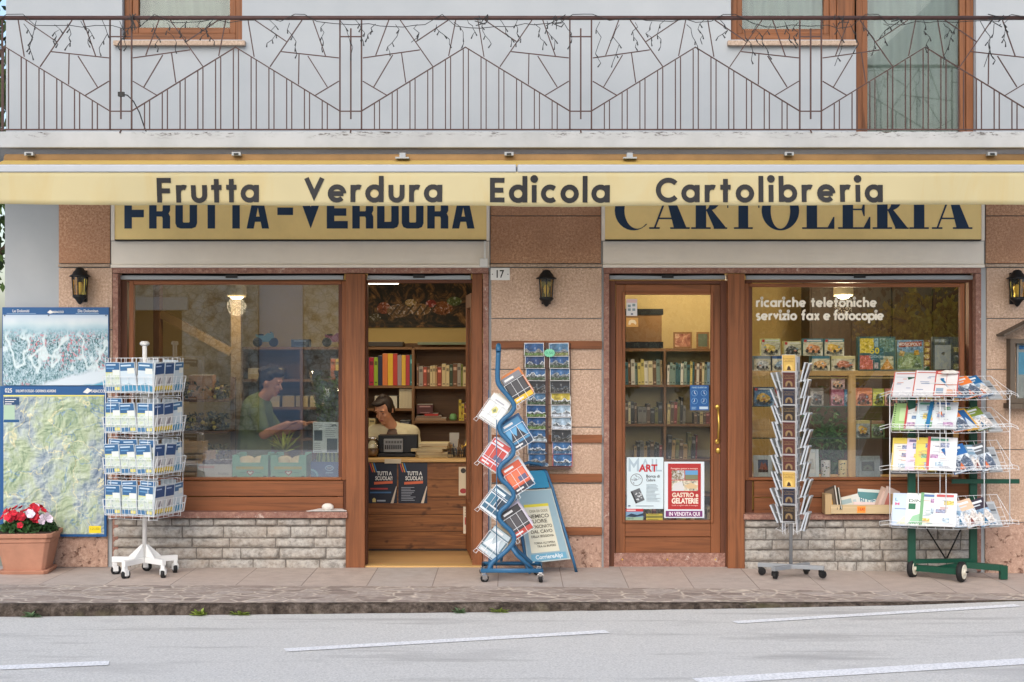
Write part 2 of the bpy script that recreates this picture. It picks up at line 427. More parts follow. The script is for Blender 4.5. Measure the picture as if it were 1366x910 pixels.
mark((-4.6,-3.86), (-2.22,-3.33), .12); mark((-1.303,-2.97), (.581,-2.39), .10); mark((1.403,-2.08), (3.396,-1.44), .09); mark((.964,-3.80), (4.6,-2.80), .15)
# ---------------------------------------------------------------- the shop building
BLD = thing('shop_building', 'pink stone clad village shop with white plaster upper floor and wooden shopfront', 'building')
XL, XR = -3.872, 5.6
def holes_wall(mb, x0, x1, z0, z1, y0, y1, holes, mat, front=True, back=True):
    xs = sorted({x0, x1, *[h[0] for h in holes], *[h[1] for h in holes]}); zs = sorted({z0, z1, *[h[2] for h in holes], *[h[3] for h in holes]})
    for a, b in zip(xs, xs[1:]):
        for d, e in zip(zs, zs[1:]):
            mx, mz = (a+b)/2, (d+e)/2
            if any(h[0] < mx < h[1] and h[2] < mz < h[3] for h in holes): continue
            mb.add([(a,y0,d),(b,y0,d),(b,y0,e),(a,y0,e)], [(0,1,2,3)], mat)
            mb.add([(a,y1,d),(b,y1,d),(b,y1,e),(a,y1,e)], [(3,2,1,0)], mat)
    for h in holes:
        a, b, d, e = h
        mb.add([(a,y0,d),(a,y1,d),(a,y1,e),(a,y0,e)], [(0,1,2,3)], mat); mb.add([(b,y0,d),(b,y1,d),(b,y1,e),(b,y0,e)], [(3,2,1,0)], mat)
        mb.add([(a,y0,e),(b,y0,e),(b,y1,e),(a,y1,e)], [(0,1,2,3)], mat); mb.add([(a,y0,d),(b,y0,d),(b,y1,d),(a,y1,d)], [(3,2,1,0)], mat)
    mb.add([(x0,y0,z0),(x0,y1,z0),(x0,y1,z1),(x0,y0,z1)], [(0,1,2,3)], mat)
    mb.add([(x1,y0,z0),(x1,y1,z0),(x1,y1,z1),(x1,y0,z1)], [(3,2,1,0)], mat)
O1 = (X(151), X(652), -.2, Z(361)); O2 = (X(806), X(1309), -.2, Z(361))
U1 = (X(163), X(323), Z(53), 4.9); U2 = (X(975), X(1142), Z(53), 4.9); U3 = (X(1142), X(1302), 3.15, 4.9)
mb = MB(); holes_wall(mb, XL, XR, -.2, 3.0, .02, .24, [O1, O2], PLASTER); mb.build('ground_floor_wall', BLD)
mb = MB(); holes_wall(mb, XL+.015, XR, 3.0, 6.4, .0, .24, [U1, U2, U3], PLASTER); mb.build('upper_wall', BLD)
BACK = M('shop_back_wall', c(206,180,120), .8, 0, .08, 1.5); CEIL = M('shop_ceiling', c(206,198,180), .9)
mb = MB(); mb.bx(XL, XL+.2, .245, 4.6, -.1, 6.4, PLASTER); mb.bx(XR-.2, XR, .245, 4.6, -.1, 6.4, PLASTER); mb.bx(XL+.2, XR-.2, 4.4, 4.6, -.1, 6.4, PLASTER); mb.build('side_wall', BLD)
MB().bx(XL-.3, XR+.3, -.5, 5.0, 6.41, 6.55, M('roof_tiles', c(140,84,62), .9, 0, .2, 8)).build('roof', BLD)
MB().bx(XL+.21, XR-.21, .25, 4.39, 2.62, 2.9, CEIL).build('ceiling', BLD)
MB().bx(XL+.21, XR-.21, 2.75, 2.85, -.05, 2.61, BACK).build('back_wall', BLD)
MB().bx(XL+.21, XR-.21, .061, 2.74, -.06, .0, FLOORW).build('shop_floor', BLD)
# stone cladding panels on the three pillars
def panels(name, p0, p1, rows, mat, j=1.1):
    mb = MB()
    for a, b in zip(rows, rows[1:]):
        mb.bx(X(p0)+.002, X(p1)-.002, 0, .019, Z(b-j/2), Z(a+j/2), mat)
    return mb.build(name, BLD, bevel=.003)
panels('dark_cladding', 78, 147, [190, 240, 352], STONE_R); panels('cladding', 78, 150, [357, 440, 560, 640], STONE); panels('pitted_cladding', 72, 144, [640, 757], STONE_P)
panels('dark_cladding', 654, 802, [190, 240, 288, 352], STONE_R); panels('cladding', 655, 803, [357, 425, 493, 570, 645, 712], STONE); panels('pitted_cladding', 655, 803, [712, 758], STONE_P)
panels('dark_cladding', 1315, 1600, [190, 288, 352], STONE_R); panels('cladding', 1316, 1600, [357, 425, 493, 600, 697], STONE); panels('pitted_cladding', 1314, 1600, [697, 768], STONE_P)
mb = MB()
for p0, p1 in ((78, 147), (654, 803), (1314, 1600)): mb.bx(X(p0), X(p1), -.012, .0195, Z(356.3), Z(352.5), LEDGE)
mb.build('stone_ledge', BLD, bevel=.002)
for p0, p1 in ((148, 653.2), (804, 1313)):
    MB().bx(X(p0)+.002, X(p1)-.002, .002, .0192, Z(353), Z(322), CREAM).build('lintel_board', BLD, bevel=.002)
    MB().bx(X(p0), X(p1), -.014, .0188, Z(357.2), Z(353.2), CREAM).build('lintel_moulding', BLD, bevel=.002)
# stone jambs and lintels round the two openings
for p0, p1 in ((150, 652), (805, 1309)):
    mb = MB(); mb.bx(X(p0)+.002, X(p1)-.002, -.004, .1, Z(364.5), Z(357.6), SILL)
    for q0, q1 in ((p0, p0+8), (p1-8, p1)): mb.bx(X(q0)+.002, X(q1)-.002, -.006, .12, -.03, Z(365), SILL)
    mb.build('opening_surround', BLD, bevel=.002)
def frame(mb, x0, x1, z0, z1, w, y0, y1, mv, mh, wt=None, wb=None):
    wt = wt or w; wb = wb or w
    mb.bx(x0, x0+w, y0, y1, z0, z1, mv); mb.bx(x1-w, x1, y0, y1, z0, z1, mv)
    mb.bx(x0+w+.0005, x1-w-.0005, y0+.001, y1, z1-wt, z1, mh); mb.bx(x0+w+.0005, x1-w-.0005, y0+.001, y1, z0, z0+wb, mh)
DARKGAP = M('painted_gap_shade', c(60,52,48), .9)  # dark colour put in for the shade of gaps, as above the shutter rails
for p0, p1 in ((160, 458), (490, 628), (813, 968), (995, 1298)):
    y = .07
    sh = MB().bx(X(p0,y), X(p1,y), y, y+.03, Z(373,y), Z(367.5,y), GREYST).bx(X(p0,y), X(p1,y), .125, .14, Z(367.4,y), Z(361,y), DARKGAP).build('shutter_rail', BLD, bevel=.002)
    mid = (X(p0,y)+X(p1,y))/2
    lk = MB().bx(mid-.045, mid+.045, y-.012, y-.001, Z(371,y), Z(366.5,y), BLACK)
    lk.tube([(X(p0+8,y), y-.006, Z(366.5,y)), (mid-.046, y-.006, Z(367.8,y))], .004, BLACK, 5); lk.tube([(mid+.046, y-.006, Z(367.8,y)), (X(p1-8,y), y-.006, Z(366.5,y))], .004, BLACK, 5)
    lk.build('shutter_lock', sh)
for p0, p1 in ((461.5, 487), (970.5, 993)):
    MB().bx(X(p0), X(p1), -.02, .15, -.015, Z(365.5), WOOD).build('wooden_post', BLD, bevel=.003)
def shop_window(p0, p1, g0, g1, gt, gb, bot, gm=GLASS):
    y = .08
    w = MB(); frame(w, X(p0,y), X(p1,y), Z(bot,y), Z(373.5,y), .055, y, y+.09, WOOD_D, WOOD_DX, .02, .02)
    win = w.build('shop_window', BLD, bevel=.003)
    y2 = .065
    s = MB(); frame(s, X(g0-7,y2), X(g1+6,y2), Z(gb+4,y2), Z(gt-5,y2), X(g0,y2)-X(g0-6,y2), y2, y2+.05, WOOD, WOODX, Z(gt-5,y2)-Z(gt,y2), Z(gb,y2)-Z(gb+4,y2))
    s.build('sash', win, bevel=.006)
    MB().bx(X(g0-2,.1), X(g1+2,.1), .098, .102, Z(gb+1,.1), Z(gt-1,.1), gm).build('glass', win)
    a = (gb+4+bot)/2+1
    pn = MB(); pn.bx(X(p0+12,.07), X(p1-3,.07), .07, .11, Z(a-.6,.07), Z(gb+5,.07), WOODX); pn.bx(X(p0+12,.07), X(p1-3,.07), .07, .11, Z(bot-.5,.07), Z(a+.6,.07), WOODX)
    pn.build('sill_panel', win, bevel=.004)
    return win
shop_window(160, 461, 179, 456, 380, 637, 682, GLASS_L); shop_window(994, 1302, 1000, 1281, 383, 637, 685, GLASS_R)
for p0, p1, a, b in ((146, 464, 682.5, 690.5), (991, 1306, 685.5, 692.5)):
    MB().bx(X(p0), X(p1), -.045, .14, Z(b), Z(a), SILL).build('window_sill', BLD, bevel=.004)
def stone_base(p0, p1, zt, zb, seed):
    r = random.Random(seed); mb = MB(); mb.bx(X(p0), X(p1), .004, .13, zb, zt, MORTAR)
    rows = 5; z = zt-.004; H = zt-zb
    hs = [.74, 1.1, .92, 1.05, 1.2]; tot = sum(hs)
    for hh in hs:
        h = H*hh/tot; x = X(p0)+.004
        while x < X(p1)-.03:
            w = r.uniform(.13, .36)
            if X(p1)-x-w < .1: w = X(p1)-x-.002
            nx, nz = max(4, int(w/.022)), 5; sd = r.random()*50; dep = r.uniform(.012, .03)
            vs=[]; fs=[]
            for i in range(nx+1):
                for j in range(nz+1):
                    u, v = i/nx, j/nz; e = min(u*w, (1-u)*w, v*h, (1-v)*h)
                    k = min(1, e/.012); k = k**.5
                    px = x+.004+u*(w-.008)+.004*noise.noise((u*5+sd, v*3, 1)); pz = z-h+.004+v*(h-.009)+.004*noise.noise((u*5*w/.2+sd, v*2, 9))
                    d = k*(dep+.016*noise.noise((px*14, sd, pz*22))+.008*noise.noise((px*42, sd, pz*50)))
                    vs.append((px, .003-d, pz))
            for i in range(nx):
                for j in range(nz):
                    q = i*(nz+1)+j; fs.append((q, q+nz+1, q+nz+2, q+1))
            mb.add(vs, fs, BSTONE, True); x += w
        z -= h
    mb.build('stone_base', BLD)
stone_base(149, 463, Z(690.6), -.03, 3); stone_base(992, 1305, Z(692.6), -.05, 5)
# open doorway on the left
y = .07
d = MB(); d.bx(X(487.5,y), X(490,y), y, y+.1, 0, Z(373.5,y), WOOD_D); d.bx(X(630,y), X(643.5,y), y-.02, y+.1, 0, Z(365,y), WOOD); d.bx(X(490.2,y), X(629.8,y), y, y+.1, Z(377.5,y), Z(373.5,y), WOOD_DX)
dw = d.build('doorway_frame', BLD, bevel=.003)
MB().bx(X(487,.0), X(646,.0), .0, .12, -.02, .012, PINE).build('threshold', dw, bevel=.003)
# the open leaf, swung inwards against the right jamb
h0 = Vector((X(632,.18), .18, 0)); h1 = Vector((X(624.5,.95), .95, 0)); dv = (h1-h0); L = dv.length; ang = math.atan2(dv.y, dv.x)
Md = Matrix.Translation(h0) @ Matrix.Rotation(ang, 4, 'Z')
d = MB(Md); frame(d, 0, L, .03, 2.1, .11, -.02, .02, WOOD, WOODX, .11, .4); lf = d.build('open_door', dw, bevel=.003)
MB(Md).bx(.108, L-.108, -.004, .004, .42, 1.995, GLASS).build('glass', lf)
def pull(M_, x, z0, z1, yo):
    m = MB(M_); m.tube([(x, yo, z0), (x, yo-.035, z0+.012), (x+.004, yo-.055, (z0+z1)/2), (x, yo-.035, z1-.012), (x, yo, z1)], [.006,.008,.009,.008,.006], BRASS, 8)
    for z in (z0, z1): m.ell((x, yo-.002, z), (.02, .008, .02), BRASS)
    return m
pull(Md, L-.06, .86, 1.14, .055).build('handle', lf)
# closed door on the right
y = .05
d = MB(); frame(d, X(812,y), X(970,y), -.02, Z(374,y), X(821,y)-X(812,y), y, y+.12, WOOD_D, WOOD_DX, Z(374,y)-Z(379,y), .012)
fr = d.build('door_frame', BLD, bevel=.003)
y = .065
d = MB(); gx0, gx1, gz0, gz1 = X(834,y), X(948,y), Z(694,y), Z(393.5,y)
d.bx(X(821.6,y), gx0-.001, y, y+.045, .012, Z(379.5,y), WOOD); d.bx(gx1+.001, X(961,y), y, y+.045, .012, Z(379.5,y), WOOD)
d.bx(gx0, gx1, y+.001, y+.045, gz1+.001, Z(379.5,y), WOODX); d.bx(gx0, gx1, y+.001, y+.045, Z(716,y), gz0-.001, WOODX); d.bx(gx0, gx1, y+.003, y+.045, .012, Z(717,y), WOODX)
dl = d.build('shop_door', BLD, bevel=.004)
g = MB(); frame(g, gx0-.022, gx1+.022, gz0-.022, gz1+.022, .022, y-.014, y-.0005, WOOD, WOODX); g.build('glazing_bead', dl, bevel=.006)
MB().bx(gx0+.002, gx1-.002, y+.018, y+.023, gz0+.002, gz1-.002, GLASS).build('glass', dl)
m = pull(Matrix(), X(957,y), Z(589,y), Z(543,y), y-.003); m.build('handle', dl)
MB().ell((X(958,y), y-.004, Z(601,y)), (.021, .012, .024), BRASS).build('lock', dl)
k = MB().bx(X(819,y), X(967,y), y-.022, y-.001, -.004, Z(737.5,y), SILL)
for p in (830, 890, 954): k.ell((X(p,y), y-.023, Z(746,y)), (.008,.004,.008), BRASS, 8, 6)
k.build('kick_plate', dl, bevel=.002)
MB().bx(X(806), X(969), -.03, .16, -.03, -.004, LEDGE).build('door_step', fr)
MB().bx(X(656), X(803), -.026, -.001, Z(465.5), Z(455), WOODX).build('wooden_batten', BLD, bevel=.003)
for a, b in ((580, 590.5), (632, 643), (703, 713.5)): MB().bx(X(656), X(803), -.026, -.001, Z(b), Z(a), WOODX).build('wooden_batten', BLD, bevel=.003)
# upstairs windows and the balcony door
CURT = M('pale_net_curtain', c(134,142,140), .9, 0, .15, 3)
def up_window(x0, x1, z0, z1, w, name='upstairs_window'):
    y = .06; f = MB(); frame(f, x0, x1, z0, z1, w*.55, y, y+.08, WOOD_UP, WOOD_UPX)
    o = f.build(name, BLD, bevel=.004)
    s = MB(); frame(s, x0+w*.56, x1-w*.56, z0+w*.56, z1-.06, w*.44, y+.012, y+.07, WOOD_UP, WOOD_UPX); s.build('sash', o, bevel=.005)
    MB().bx(x0+w, x1-w, y+.04, y+.046, z0+w, z1-.09, GLASS_UP).build('pane', o)
    cm = MB(); vs=[]; fs=[]; n = 60
    for i in range(n+1):
        xx = x0+(x1-x0)*i/n; yy = .2+.012*math.sin(i*.9)+.01*math.sin(i*.37)
        vs += [(xx, yy, z0), (xx, yy, z1)]
    for i in range(n): fs.append((2*i, 2*i+2, 2*i+3, 2*i+1))
    cm.add(vs, fs, CURT, True); cm.build('curtain', o)
up_window(U1[0]+.002, U1[1]-.002, U1[2]+.002, U1[3]-.002, .105); up_window(U2[0]+.002, X(1118), U2[2]+.002, U2[3]-.002, .095)
MB().bx(X(1118)+.002, X(1142), .045, .2, U2[2]+.002, 4.9, WOOD_UP).build('window_mullion', BLD, bevel=.003)
up_window(U3[0]+.004, U3[1]-.002, U3[2], U3[3]-.002, .1, 'balcony_door')
for p0, p1 in ((153, 328), (970, 1141.5)): MB().bx(X(p0), X(p1), -.05, .055, Z(62), Z(55.5), LEDGE).build('upstairs_sill', BLD, bevel=.004)
SY = -.9
MB().bx(-4.85, XR+.1, SY, -.001, Z(197,SY), Z(175.5,SY), SLAB).build('balcony_slab', BLD, bevel=.006)

# ---------------------------------------------------------------- balcony railing
RAIL = thing('balcony_railing', 'brown wrought iron balcony railing with zigzag and broken glass pattern', 'railing', (0, SY+.02, Z(175.5,SY)))
ry = SY+.02; RO = RAIL.location
def rp(px, py): return (X(px,ry), ry, Z(py,ry))
def rbuild(mb, name): return mb.build(name, RAIL, tuple(RO))
pitch = 306.7; peaks = [8+pitch*k for k in range(0, 6)]
t = MB(); t.tube([rp(-205, 24), rp(1560, 24)], .0155, RAILM, 8); rail_top = t.build('handrail', None); 
for o_ in (rail_top,):
    o_.parent = RAIL; o_.matrix_parent_inverse = RAIL.matrix_world.inverted() if False else Matrix.Translation(-Vector(RO))
t = MB(); t.tube([rp(-205, 173), rp(1560, 173)], .0075, RAILM, 4)
o_ = t.build('bottom_rail', None); o_.parent = RAIL; o_.matrix_parent_inverse = Matrix.Translation(-Vector(RO))
def hang(mb, name, par=RAIL, off=RO):
    q = mb.build(name, None); q.parent = par; q.matrix_parent_inverse = Matrix.Translation(-Vector(off)); return q
TH = .0052
half = [((195,80),(143,220)),((240,80),(370,265)),((430,80),(303,165)),((460,80),(432,222)),((92,230),(318,198)),((210,218),(135,345)),((245,208),(262,328)),((92,322),(187,378)),
        ((548,80),(572,225)),((575,80),(700,165)),((762,80),(635,265)),((805,80),(855,222)),((680,205),(908,230)),((750,215),(748,335)),((785,222),(862,345)),((815,378),(908,322))]
for pk in peaks:
    z_ = MB(); z_.tube([rp(pk-139.5, 148.5), rp(pk-.5, 63), rp(pk+139, 148.5), rp(pk+167, 148.5)], .0062, RAILM, 4)
    hang(z_, 'zigzag_bar')
    b_ = MB()
    for k in range(-5, 6):
        for e in (-3.4, 3.4):
            px = pk+k*23.7+e; b_.tube([rp(px, 63+abs(px-pk)*85/139+1), rp(px, 173)], TH, RAILM, 4)
    hang(b_, 'baluster_panel')
    gs_ = [MB(), MB()]
    for i, (a, b) in enumerate(half):
        g_ = gs_[i//8]
        q = lambda p: (X(pk+(p[0]-500)/2.97, ry), ry+.002*((i%3)-1), Z(p[1]/2.97, ry))
        g_.tube([q(a), q(b)], TH, RAILM, 4)
    for g_ in gs_: hang(g_, 'shard_pattern')
    for e in (138.8, 167.6):
        hang(MB().tube([rp(pk+e, 24), rp(pk+e, 174)], .0075, RAILM, 4), 'post')
    m_ = MB(); m_.tube([rp(pk+153.3, 38), rp(pk+153.3, 159)], .0075, RAILM, 4); m_.tube([rp(pk+139, 49), rp(pk+168, 49)], .006, RAILM, 4); m_.tube([rp(pk+153.3, 173), rp(pk+153.3, 177), (X(pk+153.3,ry), ry-.03, Z(177,ry))], .007, RAILM, 4)
    hang(m_, 'post_ornament')
for e in (3,):
    hang(MB().tube([rp(e, 24), rp(e, 176)], .009, RAILM, 4), 'post')
sd_ = MB()
for zz, r_ in ((24, .0155), (173, .0075)): sd_.tube([rp(-205, zz), (X(-205,ry), -.01, Z(zz,ry))], r_, RAILM, 6)
for k in range(1, 8): sd_.tube([(X(-205,ry), ry+k*.11, Z(24,ry)), (X(-205,ry), ry+k*.11, Z(173,ry))], TH, RAILM, 4)
hang(sd_, 'side_railing')
# icicle lights wound round the handrail
LIGHTS = thing('string_lights', 'dark icicle string lights wound along the balcony handrail', 'string lights', (0, ry-.02, Z(24,ry)))
r = random.Random(21); t = MB(); pts=[]; px = -100
while px < 1560:
    sag = 8+5*math.sin(px*.013)+r.uniform(-3, 3); top = (int(px) % 190) < 34
    pts.append((X(px,ry), ry-.022+r.uniform(-.006,.006), Z(20 if top else 24+sag, ry))); px += r.uniform(12, 24)
t.tube(pts, .0032, CABLE, 4); hang(t, 'main_cable', LIGHTS, LIGHTS.location)
px = 4
while px < 1500:
    if r.random() < .86:
        d_ = MB()
        L_ = r.choice([28, 36, 46, 60, 40]); q=[]; x_ = px; yy = 28+r.uniform(-2, 6)
        for k in range(6):
            q.append((X(x_,ry), ry-.02+r.uniform(-.012,.012), Z(yy,ry))); x_ += r.uniform(-7, 8); yy += L_/6*r.uniform(.7,1.3)
        d_.tube(q, .0028, CABLE, 4)
        for p_ in q[1:]:
            if r.random() < .8:
                a_ = r.uniform(-.8, .8); d_.tube([p_, (p_[0]+.03*math.sin(a_), p_[1], p_[2]-.028)], [.003,.0062], CABLE, 4)
        hang(d_, 'icicle_strand', LIGHTS, LIGHTS.location)
    px += r.uniform(16, 30)
k_ = MB(); 
for cx in (178, 645, 742, 1120, 1195, 1330):
    for i in range(7):
        a_ = r.uniform(0, 6.28); k_.tube([(X(cx+r.uniform(-8,8),ry), ry-.025, Z(22+r.uniform(-3,12),ry)), (X(cx+r.uniform(-14,14),ry), ry-.03, Z(24+r.uniform(-6,18),ry))], .004, CABLE, 4)
hang(k_, 'cable_knot', LIGHTS, LIGHTS.location)
t = MB(); t.tube([rp(162,126), rp(170,127), rp(178,135), rp(186,150), rp(192,168), rp(196,178)], .0045, CABLE, 5); t.bx(X(158,ry), X(166,ry), ry-.02, ry+.01, Z(129,ry), Z(123,ry), BLACK)
q = t.build('power_cable', None, (X(178,ry), ry, Z(178,ry))); tag(q, 'black power cable with plug hanging from the railing post on the left', 'cable')
# ---------------------------------------------------------------- awning
AY = -1.6; AWX0, AWX1 = X(-40,AY), X(1480,AY)
AWN = thing('awning', 'long yellow shop awning rolled out under the balcony with lettered valance', 'awning', (0, -.87, 3.0))
def awn(name, col, **kw):
    t = NT(name); f = t.noise(t.mapping((1,1,1)), 1.1, 4, .6); v = t.noise(t.mapping((2.2,1,.5),(0,R(30),0)), 1.6, 4, .6, 1); g = t.noise(t.mapping((1,1,1)), 300, 2)
    k = t.mix(t.rng(f, .35, .7, 0, .35), col, tuple(x*.78 for x in col)); k = t.mix(t.rng(v, .48, .7, 0, .35), k, c(212,184,116)); t.bump(g, .15, .002)
    m = t.done(k, .75, .2); o = [q for q in t.nt.nodes if q.type == 'OUTPUT_MATERIAL'][0]; tr = t.n('BsdfTranslucent'); t.l(k, tr.inputs[0]); ms = t.n('MixShader'); ms.inputs[0].default_value = .35
    t.l(t.b.outputs[0], ms.inputs[1]); t.l(tr.outputs[0], ms.inputs[2]); t.l(ms.outputs[0], o.inputs[0])
    return m
VAL = awn('yellow_valance_cloth', c(218,206,164)); CLOTH = awn('yellow_awning_cloth', c(222,190,112))
hang(MB().tube([(AWX0, -.865, 3.0), (AWX1, -.865, 3.0)], .048, M('shaded_awning_roll', c(140,108,68), .85, 0, .25, 3), 14), 'fabric_roll', AWN, AWN.location)  # browner than the cloth: the balcony's shade is put into the roll's colour
vs=[]; fs=[]; n = 120
for i in range(n+1):
    x = AWX0+(AWX1-AWX0)*i/n
    for j in range(9):
        u = j/8; vs.append((x, -.912+(AY+.912)*u, 2.998+(Z(222,AY)-2.998)*u-.022*math.sin(math.pi*u)*(1+.35*math.sin(x*1.9))))
for i in range(n):
    for j in range(8): k = i*9+j; fs.append((k, k+9, k+10, k+1))
hang(MB().add(vs, fs, CLOTH, True), 'canopy', AWN, AWN.location)
fb = MB()
for a, b in ((AWX0, X(689,AY)), (X(690,AY), AWX1)): fb.bx(a, b, AY-.03, AY+.03, Z(230.5,AY), Z(220,AY), ALU)
q = hang(fb, 'front_bar', AWN, AWN.location); bv = q.modifiers.new('bevel','BEVEL'); bv.width = .008; bv.segments = 3
vs=[]; fs=[]; n = 200
def vy(x, u): return AY-.022+u*(.022*math.sin(x*2.3+.5)+.014*math.sin(x*5.1)+.012*noise.noise((x*6,0,0)))
for i in range(n+1):
    x = AWX0+(AWX1-AWX0)*i/n
    for j in range(7):
        u = j/6; zb = Z(272.5+3*math.exp(-(x/2.6)**2)+.5*math.sin(x*4)+.6*noise.noise((x*2.2,3,0))+.5*noise.noise((x*7,1,0)), AY); vs.append((x, vy(x, u), Z(229.5,AY)+(zb-Z(229.5,AY))*u))
for i in range(n):
    for j in range(6): k = i*7+j; fs.append((k, k+7, k+8, k+1))
val = hang(MB().add(vs, fs, VAL, True), 'valance', AWN, AWN.location); sm = val.modifiers.new('cloth_thickness','SOLIDIFY'); sm.thickness = .002; sm.offset = 1
# --- geometric sans lettering, built from strokes
def arc(cx, cy, r, a0, a1, n=18): return [(cx+r*math.cos(R(a0+(a1-a0)*k/n)), cy+r*math.sin(R(a0+(a1-a0)*k/n))) for k in range(n+1)]
GL = {
 'a': ([arc(11.5,11.5,9,0,360), [(20.6,0),(20.6,23)]], 24.5), 'b': ([[(3.4,0),(3.4,35)], arc(12.5,11.5,9,0,360)], 24.5),
 'c': ([arc(12,11.5,9,48,312)], 21), 'd': ([arc(11.5,11.5,9,0,360), [(20.6,0),(20.6,35)]], 24.5),
 'e': ([[(3,11.3),(20.4,11.3)], arc(11.8,11.5,9,0,318)], 24), 'f': ([[(7,0),(7,27)]+arc(14,27,7,180,85,8)[1:], [(0,20),(14,20)]], 15),
 'h': ([[(3.4,0),(3.4,35)], [(3.4,12)]+arc(11,13.2,7.4,180,0)[1:]+[(18.4,0)]], 22), 'n': ([[(3.4,0),(3.4,23)], [(3.4,12)]+arc(11,13.2,7.4,180,0)[1:]+[(18.4,0)]], 22),
 'i': ([[(3.4,0),(3.4,23)], arc(3.4,31,1.9,0,360,10)], 7.5), 'l': ([[(3.4,0),(3.4,35)]], 7.5), 'o': ([arc(12,11.5,9,0,360)], 24),
 'p': ([[(3.4,-11),(3.4,23)], arc(12.5,11.5,9,0,360)], 24.5), 'r': ([[(3.4,0),(3.4,23)], [(3.4,12)]+arc(10.5,13.4,6.8,180,62)[1:]], 15),
 's': ([arc(8.4,16.4,4.9,35,270,12)+arc(8.4,6.4,5.0,90,-145,12)[1:]], 16), 't': ([[(7,0),(7,31)], [(0,20),(14,20)]], 15),
 'u': ([[(3.4,23)]+arc(11,9.8,7.4,180,360)+[(18.4,23)], ], 22), 'v': ([[(2,23),(9.5,9),(17,23)]], 19), 'x': ([[(2,0),(16,23)],[(2,23),(16,0)]], 18),
 'z': ([[(1,20),(15,20),(2.5,3),(16,3)]], 17), 'F': ([[(3.4,0),(3.4,29.2),(19,29.2)], [(3.4,15.5),(17.5,15.5)]], 20), 'E': ([[(19.5,3),(3.4,3),(3.4,29.2),(19.5,29.2)], [(3.4,16),(18,16)]], 21),
 'V': ([[(2.5,32.2),(13,9),(23.5,32.2)]], 26), 'C': ([arc(17,16,13.4,42,318,24)], 29), ' ': ([], 12)}
def word(mb, w, x0, x1, z0, unit, y, mat, sw=6.2):
    tot = sum(GL[ch][1] for ch in w); k = len(w)-1; tr = ((x1-x0)/unit-tot)/k if k else 0
    x = x0; i = 0
    for ch in w:
        for s in GL[ch][0]:
            mb.stroke([(x+p[0]*unit, z0+p[1]*unit) for p in s], sw*unit, y-.0002*(i % 9), mat); i += 1
        x += (GL[ch][1]+tr)*unit
un = (CAM_D+AY)/F; lws = []
for w, a, b in (('Frutta',209.5,347),('Verdura',407,591),('Edicola',653.5,814),('Cartolibreria',874,1177)):
    lw = MB(); lws.append(lw)
    word(lw, w, X(a,AY), X(b,AY), Z(270.3,AY), un, 0, BLACKP, 6.5)
# drape the letters onto the cloth
zt, zb = Z(229.5,AY), Z(274,AY)
for lw in lws:
    lw.v = [(p[0], vy(p[0], min(1, max(0, (zt-p[2])/(zt-zb))))-.0045+p[1], p[2]) for p in lw.v]
    hang(lw, 'valance_lettering', AWN, AWN.location)
for p in (40, 316, 679, 1052, 1322): hang(MB().bx(X(p-6,-.93), X(p+6,-.93), -.96, -.915, Z(208,-.93), Z(203.5,-.93), GREYST).bx(X(p-3,-.93), X(p+3,-.93), -.965, -.96, Z(207.5,-.93), Z(205,-.93), BLACK), 'roll_bracket', AWN, AWN.location)
for p in (537, 840): hang(MB().bx(X(p-9,-.95), X(p+9,-.95), -1.0, -.92, Z(212.5,-.95), Z(210.5,-.95), GREYST).bx(X(p-4,-.95), X(p+4,-.95), -.96, -.925, Z(210.3,-.95), Z(204,-.95), GREYST), 'arm_bracket', AWN, AWN.location)
for px in (60, 560, 806, 1340):
    hang(MB().tube([(X(px,-.9), -.88, 2.93), (X(px+28,-1.2), -1.2, 2.86), (X(px,AY), AY+.03, Z(224,AY))], .014, ALU, 6), 'folding_arm', AWN, AWN.location)
# ---------------------------------------------------------------- the two old signs
BG = {'F': [[(5,0),(5,41),(28,41)], [(5,20),(26,20)]], 'R': [[(5,0),(5,41),(20,41),(24,38),(24,24),(20,20),(5,20)], [(15,20),(23,15),(24,0)]], 'U': [[(5,46),(5,9),(9,5),(20,5),(24,9),(24,46)]],
 'T': [[(14,0),(14,41)], [(0,41),(28,41)]], 'A': [[(4,0),(14,41),(18,41),(29,0)], [(9,12),(24,12)]], '-': [[(0,23),(21,23)]], 'V': [[(4,46),(15.5,14.3),(27,46)]], 'E': [[(28,5),(5,5),(5,41),(28,41)], [(5,22),(26,22)]],
 'D': [[(5,5),(19,5),(24,10),(24,36),(19,41),(5,41),(5,5)]]}
SG = -.045
def sign(p0, p1, label):
    s = thing('shop_sign', label, 'sign', (X((p0+p1)/2,SG), SG, Z(320,SG)))
    hang(MB().bx(X(p0,SG), X(p1,SG), SG, -.001, Z(320,SG), Z(238,SG), SIGNY), 'board', s, s.location)
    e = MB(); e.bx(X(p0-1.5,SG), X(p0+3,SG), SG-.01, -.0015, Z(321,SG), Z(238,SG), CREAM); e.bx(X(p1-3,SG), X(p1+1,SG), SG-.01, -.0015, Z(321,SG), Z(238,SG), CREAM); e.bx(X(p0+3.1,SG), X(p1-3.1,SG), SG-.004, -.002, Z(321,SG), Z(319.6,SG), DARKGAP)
    hang(e, 'edge_trim', s, s.location); return s
s1 = sign(150, 652, 'ochre sign lettered FRUTTA-VERDURA in block capitals above the left window')
b_ = MB(); un0 = (CAM_D+SG)/F; i = 0
